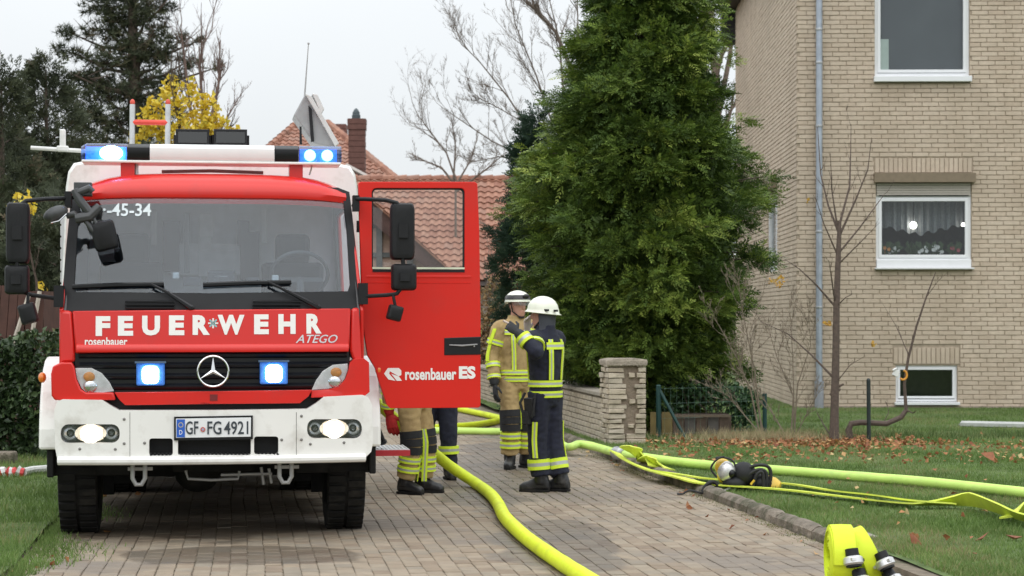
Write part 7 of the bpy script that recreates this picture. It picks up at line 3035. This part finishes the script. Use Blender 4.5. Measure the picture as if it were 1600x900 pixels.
    if J['style'] != 'visor':
        q = MB()
        rs = []
        for z, k in ((.03, .118), (-.04, .108), (-.12, .10), (-.16, .11)):
            rs.append([hc + rh @ Vector((k * math.cos(a), .012 + k * 1.05 * math.sin(a), z)) for a in np.linspace(R(-20), R(200), 16)])
        rs2 = rs + [[p + (hc - Vector((0, 0, hc.z - p.z)) - p) * .05 for p in r_] for r_ in reversed(rs)]
        q.rings(rs2, 0, True, False, closed=False)
        q.build('neck_flap', mat('neck_flap_grey', (.045, .050, .062), .8, var=.15), ho)
    return root, jo, to2, arms, legs, hc, tr2


HEL1 = [(.028, .124, .150, .150), (.030, .128, .156, .152), (.040, .124, .148, .146), (.075, .118, .138, .138), (.105, .100, .118, .118), (.128, .072, .085, .085), (.142, .035, .042, .042), (.146, .01, .01, .01)]
HEL2 = [(.002, .138, .166, .176), (.008, .142, .170, .182), (.020, .133, .152, .160), (.050, .128, .146, .152), (.085, .122, .138, .142), (.12, .102, .116, .120), (.146, .074, .084, .088), (.163, .038, .044, .046), (.168, .01, .01, .01)]

ff1 = firefighter('person in tan firefighting gear and white helmet with black band, face to the camera', Vector((P(807, 700, 21.9).x, 21.9, 0)), 26, 1.08,
    dict(elbowL=(.27, .02, 1.15), wristL=(.25, -.13, .95), elbowR=(-.26, .03, 1.15), wristR=(-.275, -.05, .90), handL=GLOVB, handR=GLOVB, palmL=(-1, 0, 0), palmR=(1, 0, 0),
         footL=(.13, .02, 15), footR=(-.08, -.02, -35), curlL=.35, curlR=.35, jacket=BEIGE, trouser=BEIGE, seed=1, head=8, style='visor', helmet=HEL1, hood=None, kneepad=True,
         legbands=[(.66, .74), (.78, .86)], legstripe=(.0, .62, 200, .05), bands=[(.885, .935), (.955, 1.005)], vstripes=[(-118, 1.0, 1.46, .055), (-62, 1.0, 1.46, .055), (120, 1., 1.46, .05), (60, 1., 1.46, .05)],
         armbands=[(.22, .32, .094), (.66, .76, .076), (.90, .97, .072)]))
ff2 = firefighter('person in navy firefighting gear and plain white helmet, back turned with one arm raised', Vector((P(852, 700, 19.0).x, 19.0, 0)), -125, 1.018,
    dict(elbowL=(.345, .13, 1.31), wristL=(.355, -.035, 1.47), elbowR=(-.27, -.19, 1.27), wristR=(-.07, -.25, 1.46), handL=GLOVB, handR=mat('glove_pale', (.66, .58, .56), .7, var=.08), palmL=(-.6, .3, -.6), palmR=(.2, .9, .1), hdirR=(.25, .15, .75), hdirL=(-.02, -.65, .42),
         footL=(.075, -.01, 22), footR=(-.085, .11, 10), curlL=.55, curlR=.45, jacket=NAVY, trouser=NAVY, seed=2, head=28, style='plain', helmet=HEL2, hood=None,
         legbands=[(.74, .86)], legstripe=(.30, .72, 20, .05), bands=[(.885, .945), (.985, 1.045)], vstripes=[(62, 1.05, 1.43, .065), (118, 1.05, 1.43, .065), (-62, 1.05, 1.45, .05), (-118, 1.05, 1.45, .05)],
         armbands=[(.20, .29, .095), (.76, .95, .078)]))
_r, _j, _t, _a, _l, _h, _tr = ff1
for a0_, a1_ in ((R(215), R(262)), (R(278), R(325)), (R(48), R(132))):   # chest and yoke tape of the tan jacket
    q = MB()
    for k in range(3):
        rs = []
        for z in (1.36 + k * .02, 1.38 + k * .02):
            rx, ry = _tr(z)
            rs.append([Vector(((rx + .013) * math.cos(a), (ry + .013) * math.sin(a), z)) for a in np.linspace(a0_, a1_, 10)])
        rs = rs + [[Vector((p.x * .95, p.y * .95, p.z)) for p in r_] for r_ in reversed(rs)]
        q.rings(rs, 1 if k == 1 else 0, True, False, closed=False)
    q.build('yoke_stripe', [FLY, FSIL], _j, angle=50)
for sd2 in 'LR':                                    # shoulder and sleeve tape
    q = MB()
    ps = smooth_path(_a[sd2], 5)
    for i in range(len(ps) - 1):
        k = 1 if sd2 == 'L' else -1
        r_ = .099 if i < 3 else .088 if i < 6 else .076
        o1, o2 = Vector((k * r_ * .75, -r_ * .68, .0)), Vector((k * r_ * .95, -r_ * .30, .0))
        if i < 7:
            q.add([ps[i] + o1, ps[i] + o2, ps[i + 1] + o2, ps[i + 1] + o1, ps[i] + o1 * .85, ps[i] + o2 * .85, ps[i + 1] + o2 * .85, ps[i + 1] + o1 * .85], [(0, 1, 2, 3), (0, 3, 7, 4), (1, 5, 6, 2)])
    q.build('sleeve_stripe', FLY, _j)
root, jo, to2, arms, legs, hc, tr2 = ff2
q = MB()                                            # yoke band across the shoulder blades, belt kit
for k in range(3):
    z0_, z1_ = 1.335 + k * .022, 1.357 + k * .022
    rs = []
    for z in (z0_, z1_):
        rx, ry = tr2(z)
        rs.append([Vector(((rx + .013) * math.cos(a), (ry + .013) * math.sin(a), z)) for a in np.linspace(R(48), R(132), 14)])
    rs = rs + [[Vector((p.x * .95, p.y * .95, p.z)) for p in r_] for r_ in reversed(rs)]
    q.rings(rs, 1 if k == 1 else 0, True, False, closed=False)
q.build('yoke_stripe', [FLY, FSIL], jo, angle=50)
q = MB()
q.box((.205, -.03, .80), (.07, .09, .17), 0, rot=Matrix.Rotation(R(8), 3, 'Y'))
q.tube([(.19, -.10, .93), (.24, -.12, .84), (.245, -.08, .72), (.22, -.04, .66), (.21, -.03, .78)], .014, 7)
q.tube([(.20, .02, .92), (.235, .03, .80), (.23, .0, .70)], .012, 7)
q.box((.225, -.06, .70), (.05, .07, .12), 0)
q.build('belt_pouch', BLKC, root, bevel=.012)
q = MB()
c = arms['L'][2] + Vector((-.02, -.13, .10))
q.tube([c + Vector((.0, .04, -.02)), c + Vector((-.02, -.09, .03))], .011, 7)
q.build('torch', mat('torch_pale', (.45, .36, .30), .5), root)

ff3 = firefighter('person in tan trousers with red glove, standing by the step behind the open door', Vector((P(646, 700, 18.8).x, 18.8, 0)), 62, 1.0,
    dict(elbowL=(.24, .02, 1.12), wristL=(.20, -.18, 1.0), elbowR=(-.25, .12, 1.08), wristR=(-.17, .17, .80), handL=GLOVR, handR=GLOVR, gsize=1.45, palmL=(-1, 0, 0), palmR=(1, .2, 0), hdirR=(.12, -.12, -.8),
         footL=(.13, -.04, 12), footR=(-.08, .03, -8), curlL=.5, curlR=.35, jacket=BEIGE, trouser=BEIGE, seed=3, head=0, style='visor', helmet=HEL1, hood=None, kneepad=True, knee=.05,
         legbands=[(.68, .75), (.79, .86)], legstripe=(.36, .98, -150, .055), bands=[(.885, .935), (.955, 1.005)], vstripes=[(-118, 1.0, 1.46, .055), (-62, 1.0, 1.46, .055)], armbands=[(.22, .32, .094), (.66, .76, .076), (.90, .97, .072)]))
ff4 = firefighter('person in dark trousers with yellow bands, mostly hidden behind the open red door', Vector((P(684, 700, 20.5).x, 20.5, 0)), 8, 1.0,
    dict(elbowL=(.27, .02, 1.15), wristL=(.2, -.2, 1.05), elbowR=(-.27, .02, 1.15), wristR=(-.2, -.2, 1.05), handL=GLOVB, handR=GLOVB, palmL=(-1, 0, 0), palmR=(1, 0, 0),
         footL=(.11, -.06, 8), footR=(-.17, .05, -20), curlL=.5, curlR=.5, jacket=NAVY, trouser=NAVY, seed=4, head=0, style='plain', helmet=HEL2, hood=None,
         legbands=[(.70, .80)], bands=[(.885, .945), (.985, 1.045)], vstripes=[(62, 1.05, 1.43, .065), (118, 1.05, 1.43, .065)], armbands=[(.20, .29, .095), (.76, .95, .078)]))

# ------------------------------------------------------------------ hoses


def hose_mat(name, col, sc=90.):
    m = mat(name, col, .55, var=.10, scale=5, bump=.35, bscale=260, dirt=(col[0] * .62, col[1] * .60, col[2] * .9 + .02), dscale=3.2, dlo=.52, dhi=.85)
    return m


HY = hose_mat('hose_yellow', (.66, .78, .018))
HG = hose_mat('hose_green', (.54, .76, .17))
HF = hose_mat('hose_flat_yellow', (.66, .76, .08))


def hose(name, pts, r, m, label, mats=None, sq=.96):
    ps = smooth_path(pts, 8)
    q = MB()
    n_ = len(ps)
    q.tube(ps, [(r * sq * (1 + .05 * noise.noise(Vector((i * .45, r * 90, 0)))), r * (1 + .05 * noise.noise(Vector((i * .37, 9, r * 70))))) for i in range(n_)], 16, up=(0, 0, 1))
    o = q.build(name, m, loc=Vector((ps[n_ // 2].x, ps[n_ // 2].y, 0)), angle=80)
    return tag(o, label, 'hose')


hz = .056
hose('fire_hose', [P(560, 612, 18.9), P(592, 632, 19.05), P(625, 662, 19.25), P(660, 693, 19.3), P(700, 726, 19.6), G(740, 753, hz), G(764, 770, hz), G(778, 787, hz), G(789, 808, hz), G(815, 834, hz), G(845, 857, hz), G(885, 884, hz), G(925, 909, hz), G(985, 945, hz)],
     .056, HY, 'thick bright yellow charged hose snaking over the paving from the engine to the front')
hose('fire_hose', [G(600, 633, hz), G(660, 631, hz), G(705, 637, hz), G(740, 644, hz), G(768, 650, hz), G(784, 655, hz), G(772, 659, hz), G(740, 664, hz), G(700, 667, hz), G(640, 670, hz)], .052, HY,
     'yellow hose doubling back in a tight bend behind the door')
hose('fire_hose', [G(640, 672, hz), G(705, 673, hz), G(760, 674, hz), G(800, 675, hz), G(850, 683, hz), G(874, 692, hz), G(884, 698, hz + .02), G(893, 698, hz + .06), G(905, 694, hz + .08), G(925, 697, hz + .07), G(950, 704, .11), G(964, 708, .11)], .050, HG,
     'pale green hose running behind the two standing firefighters to the kerb')
z_ = LZ + .055
hose('fire_hose', [G(972, 709, z_), G(1000, 714, z_), G(1060, 722, z_), G(1130, 729, z_), G(1230, 736, z_), G(1330, 744, z_), G(1430, 752, z_), G(1520, 761, z_), G(1620, 772, z_), G(1720, 783, z_)], .052, HG,
     'long straight pale green charged hose lying across the lawn')
q = MB()
a, b = G(960, 707, .11), G(976, 710, .11)
q.tube([a, a.lerp(b, .2), a.lerp(b, .25), a.lerp(b, .75), a.lerp(b, .8), b], [.055, .055, .078, .078, .058, .058], 14)
tag(q.build('hose_coupling', STEEL, loc=Vector((a.x, a.y, .05))), 'metal coupling joining two green hoses at the kerb by the pillar', 'coupling')


def ribbon(name, pts, tilt, wd, label, m=HF, th=.007, k=6):
    ps = smooth_path(pts, k)
    tl = rads(list(tilt), k)
    q = MB()
    rs = []
    for i, p in enumerate(ps):
        t = (ps[min(i + 1, len(ps) - 1)] - ps[max(i - 1, 0)]).normalized()
        sd_ = Vector((t.y, -t.x, 0)).normalized()
        a = R(tl[i])
        w_ = sd_ * math.cos(a) + Vector((0, 0, 1)) * math.sin(a)
        n_ = t.cross(w_).normalized()
        c = p + Vector((0, 0, abs(math.sin(a)) * wd / 2))
        rs.append([c - w_ * wd / 2 - n_ * th, c + n_ * th * .3 - w_ * wd * .25 - n_ * th, c + w_ * wd / 2 - n_ * th, c + w_ * wd / 2 + n_ * th, c + n_ * th * 1.4, c - w_ * wd / 2 + n_ * th])
    q.rings(rs, 0, True)
    o = q.build(name, m, loc=Vector((ps[0].x, ps[0].y, 0)), angle=60)
    return tag(o, label, 'hose')


zf = LZ + .035
ribbon('flat_hose', [G(960, 709, .13), G(968, 716, .10), G(985, 726, zf), G(1020, 738, zf), G(1065, 748, zf), G(1105, 757, zf), G(1215, 765, zf), G(1300, 775, zf), G(1380, 785, zf), G(1430, 790, zf), G(1475, 790, zf), G(1520, 792, zf), G(1565, 806, zf), G(1600, 816, zf), G(1650, 822, zf)],
       [20, 25, 20, 10, 5, 4, 4, 6, 8, 10, 30, 62, 50, 35, 20], .135, 'flat empty yellow hose running over the lawn and twisting upright near the picture edge')
ribbon('flat_hose', [G(1010, 735, zf), G(1060, 742, zf), G(1110, 749, zf), G(1225, 756, zf), G(1300, 768, zf), G(1370, 777, zf), G(1430, 786, zf + .02), G(1490, 790, zf)],
       [12, 6, 5, 5, 8, 12, 14, 10], .115, 'second flat empty yellow hose lying just behind the first on the lawn')
ribbon('flat_hose', [G(1574, 810, zf), G(1590, 804, zf), G(1610, 800, zf), G(1660, 802, zf)], [10, 45, 60, 40], .13, 'short piece of flat yellow hose rising at the right edge of the lawn')
ribbon('hose_fold', [G(978, 708, .16), G(990, 716, .14), G(1006, 722, .10), G(1018, 727, .09), G(1024, 731, .08)], [25, 60, 50, 30, 10], .16, 'crumpled yellow hose fold lying over the lawn edge by the coupling')
ribbon('hose_fold', [G(1004, 722, .09), G(1016, 727, .10), G(1032, 731, .08), G(1046, 735, .07)], [5, 55, 35, 10], .13, 'smaller crumpled flap of yellow hose right of the coupling')


def roll_hose(label, c, M, r0, r1, wd, cps):
    t_ = thing('hose_roll', label, 'hose', c, 0, 'rolled hoses at the kerb')
    q = MB()
    turns = (r1 - r0) / .0135
    n_ = int(turns * 26)
    rs = []
    for i in range(n_ + 1):
        a = 2 * math.pi * turns * i / n_
        r_ = r0 + (r1 - r0) * i / n_
        w2 = wd / 2 * (1 + .02 * math.sin(i * .37))
        o2 = .004 * math.sin(a * .5 + i * .05)
        ca, sa = math.cos(a), math.sin(a)
        rs.append([M @ Vector((-w2 + o2, ca * r_, sa * r_)), M @ Vector((w2 + o2, ca * r_, sa * r_)), M @ Vector((w2 + o2 - .003, ca * (r_ + .0115), sa * (r_ + .0115))), M @ Vector((o2, ca * (r_ + .0135), sa * (r_ + .0135))), M @ Vector((-w2 + o2 + .003, ca * (r_ + .0115), sa * (r_ + .0115)))])
    q.rings(rs, 0, True)
    q.build('hose_coil', HY, t_, angle=50)
    for p, d, s_ in cps:
        q = MB()
        d = Vector(d).normalized()
        Mx = Matrix.Translation(p) @ d.to_track_quat('Z', 'Y').to_matrix().to_4x4() @ Matrix.Scale(s_, 4)
        q.lathe([(.042, -.07), (.044, -.02)], 16, 1, Mx)
        q.lathe([(.050, -.022), (.062, -.012), (.064, .022), (.056, .032), (.050, .034)], 20, 0, Mx)
        q.lathe([(.050, .03), (.050, .045), (.036, .046), (.034, .02)], 16, 1, Mx)
        for k in range(3):
            a = k * 2.094
            q.box((.060 * math.cos(a), .060 * math.sin(a), .004), (.03, .026, .018), 1 if k == 0 else 0, Mx)
        q.build('coupling', [mat('coupling_alloy', (.62, .62, .62), .35, .7, var=.12), BLACKP], t_)
    return t_


cc = P(1312, 862, 12.15)
cc.z = .21
M = Matrix.Rotation(R(0), 4, 'Z')
roll_hose('rolled yellow hose standing upright on the paving edge with silver couplings', Vector((cc.x, cc.y, 0)), Matrix.Translation((0, 0, .205)) @ M, .05, .192, .138,
          [(Vector((.045, -.215, .215)), (.10, -.25, -.95), .95), (Vector((.095, -.20, .085)), (.15, -.4, -.75), 1.0)])
c2 = P(1346, 866, 12.25)
M = Matrix.Rotation(R(4), 4, 'Z') @ Matrix.Rotation(R(-22), 4, 'Y')
roll_hose('rolled yellow hose leaning against the upright one beside the grass', Vector((c2.x + .02, c2.y, 0)), Matrix.Translation((0, 0, .195)) @ M, .05, .184, .108,
          [(Vector((.085, -.205, .185)), (.35, -.3, -.85), .95), (Vector((.135, -.20, .075)), (.35, -.4, -.6), .95)])

# ------------------------------------------------------------------ breathing apparatus on the grass
d = 18.7
g = Vector((P(1165, 770, d).x, d, LZ))
ba = thing('breathing_apparatus', 'yellow and black breathing apparatus with tangled straps lying on the lawn by the kerb', 'breathing set', g)
ba.scale = (1.15, 1.15, 1.15)
YC = mat('cylinder_yellow', (.62, .40, .03), .4, var=.08, coat=.3)


def bp(px, py, dd=0.):
    return P(px, py, d + dd)


q = MB()
a, b = bp(1132, 744, .1), bp(1206, 763, -.03)
ax = (b - a)
L_ = ax.length
Mx = Matrix.Translation(a) @ ax.to_track_quat('Z', 'Y').to_matrix().to_4x4()
q.lathe([(.03, -.03), (.065, .0), (.086, .05), (.088, .12)], 18, 0, Mx)
q.lathe([(.0885, .12), (.0885, L_ - .16)], 18, 1, Mx)
q.lathe([(.088, L_ - .16), (.086, L_ - .02), (.06, L_ + .03), (.02, L_ + .04)], 18, 0, Mx)
q.build('cylinder', [YC, mat('cylinder_wrap', (.05, .05, .05), .6)], ba, world=True)
q = MB()
c = bp(1139, 740, -.09)
q.ball(c, (.075, .06, .085), 16, 10, 1)
q.ball(bp(1134, 734, -.06), (.066, .06, .070), 16, 10, 0)
q.ball(bp(1146, 743, -.13), (.03, .03, .035), 10, 8, 2)
q.build('face_mask', [YC, mat('mask_silver', (.60, .60, .60), .3, .5, var=.25, scale=40), BLACKG], ba, world=True)
q = MB()
q.box(tuple(bp(1165, 757, .02)), (.42, .20, .06), rot=Matrix.Rotation(R(15), 3, 'Y'))
q.ball(bp(1162, 745, -.05), (.11, .10, .11), 12, 8)
q.ball(bp(1185, 756, -.06), (.10, .09, .08), 12, 8)
q.ball(bp(1150, 757, -.10), (.10, .07, .06), 12, 8)
q.ball(bp(1120, 760, -.05), (.06, .05, .05), 10, 6)
q.build('back_plate', BLACKP, ba, world=True, bevel=.02)
STR = mat('strap_black', (.015, .015, .016), .7, var=.25)
for k, pts in enumerate((((1150, 765), (1160, 742), (1178, 732), (1196, 734), (1199, 750), (1192, 768)), ((1155, 768), (1165, 748), (1182, 738), (1193, 742), (1193, 764)), ((1172, 768), (1180, 745), (1188, 742), (1189, 762)),
                         ((1140, 760), (1152, 752), (1165, 762), (1180, 768)), ((1130, 762), (1122, 754), (1112, 758), (1106, 768)), ((1106, 768), (1130, 770), (1150, 772), (1170, 770)), ((1112, 772), (1090, 766), (1078, 772), (1072, 777)),
                         ((1124, 722), (1132, 721), (1145, 724), (1152, 733)), ((1126, 748), (1118, 736), (1126, 724), (1136, 720)))):
    q = MB()
    ps = smooth_path([bp(x_, y_, -.10 - .02 * (k % 3)) for x_, y_ in pts], 5)
    for p in ps:
        p.z = max(p.z, .075 if p.x > S1 * .8 else .02)
    q.tube(ps, .021 if k < 6 else .012, 7, flat=.7)
    q.build('strap', STR, ba, world=True)
q = MB()
q.tube([bp(1133, 768, -.16), bp(1145, 762, -.17)], .010, 6, 0)
q.tube([bp(1176, 773, -.15), bp(1186, 775, -.16)], .014, 6, 0)
q.box(tuple(bp(1191, 771, -.16)), (.09, .03, .035), 1)
q.tube([bp(1172, 758, -.16), bp(1177, 752, -.16)], .010, 6, 2)
q.build('gauge', [mat('gauge_white', (.7, .7, .7), .5), mat('gauge_red', (.5, .03, .05), .5), YC], ba, world=True)
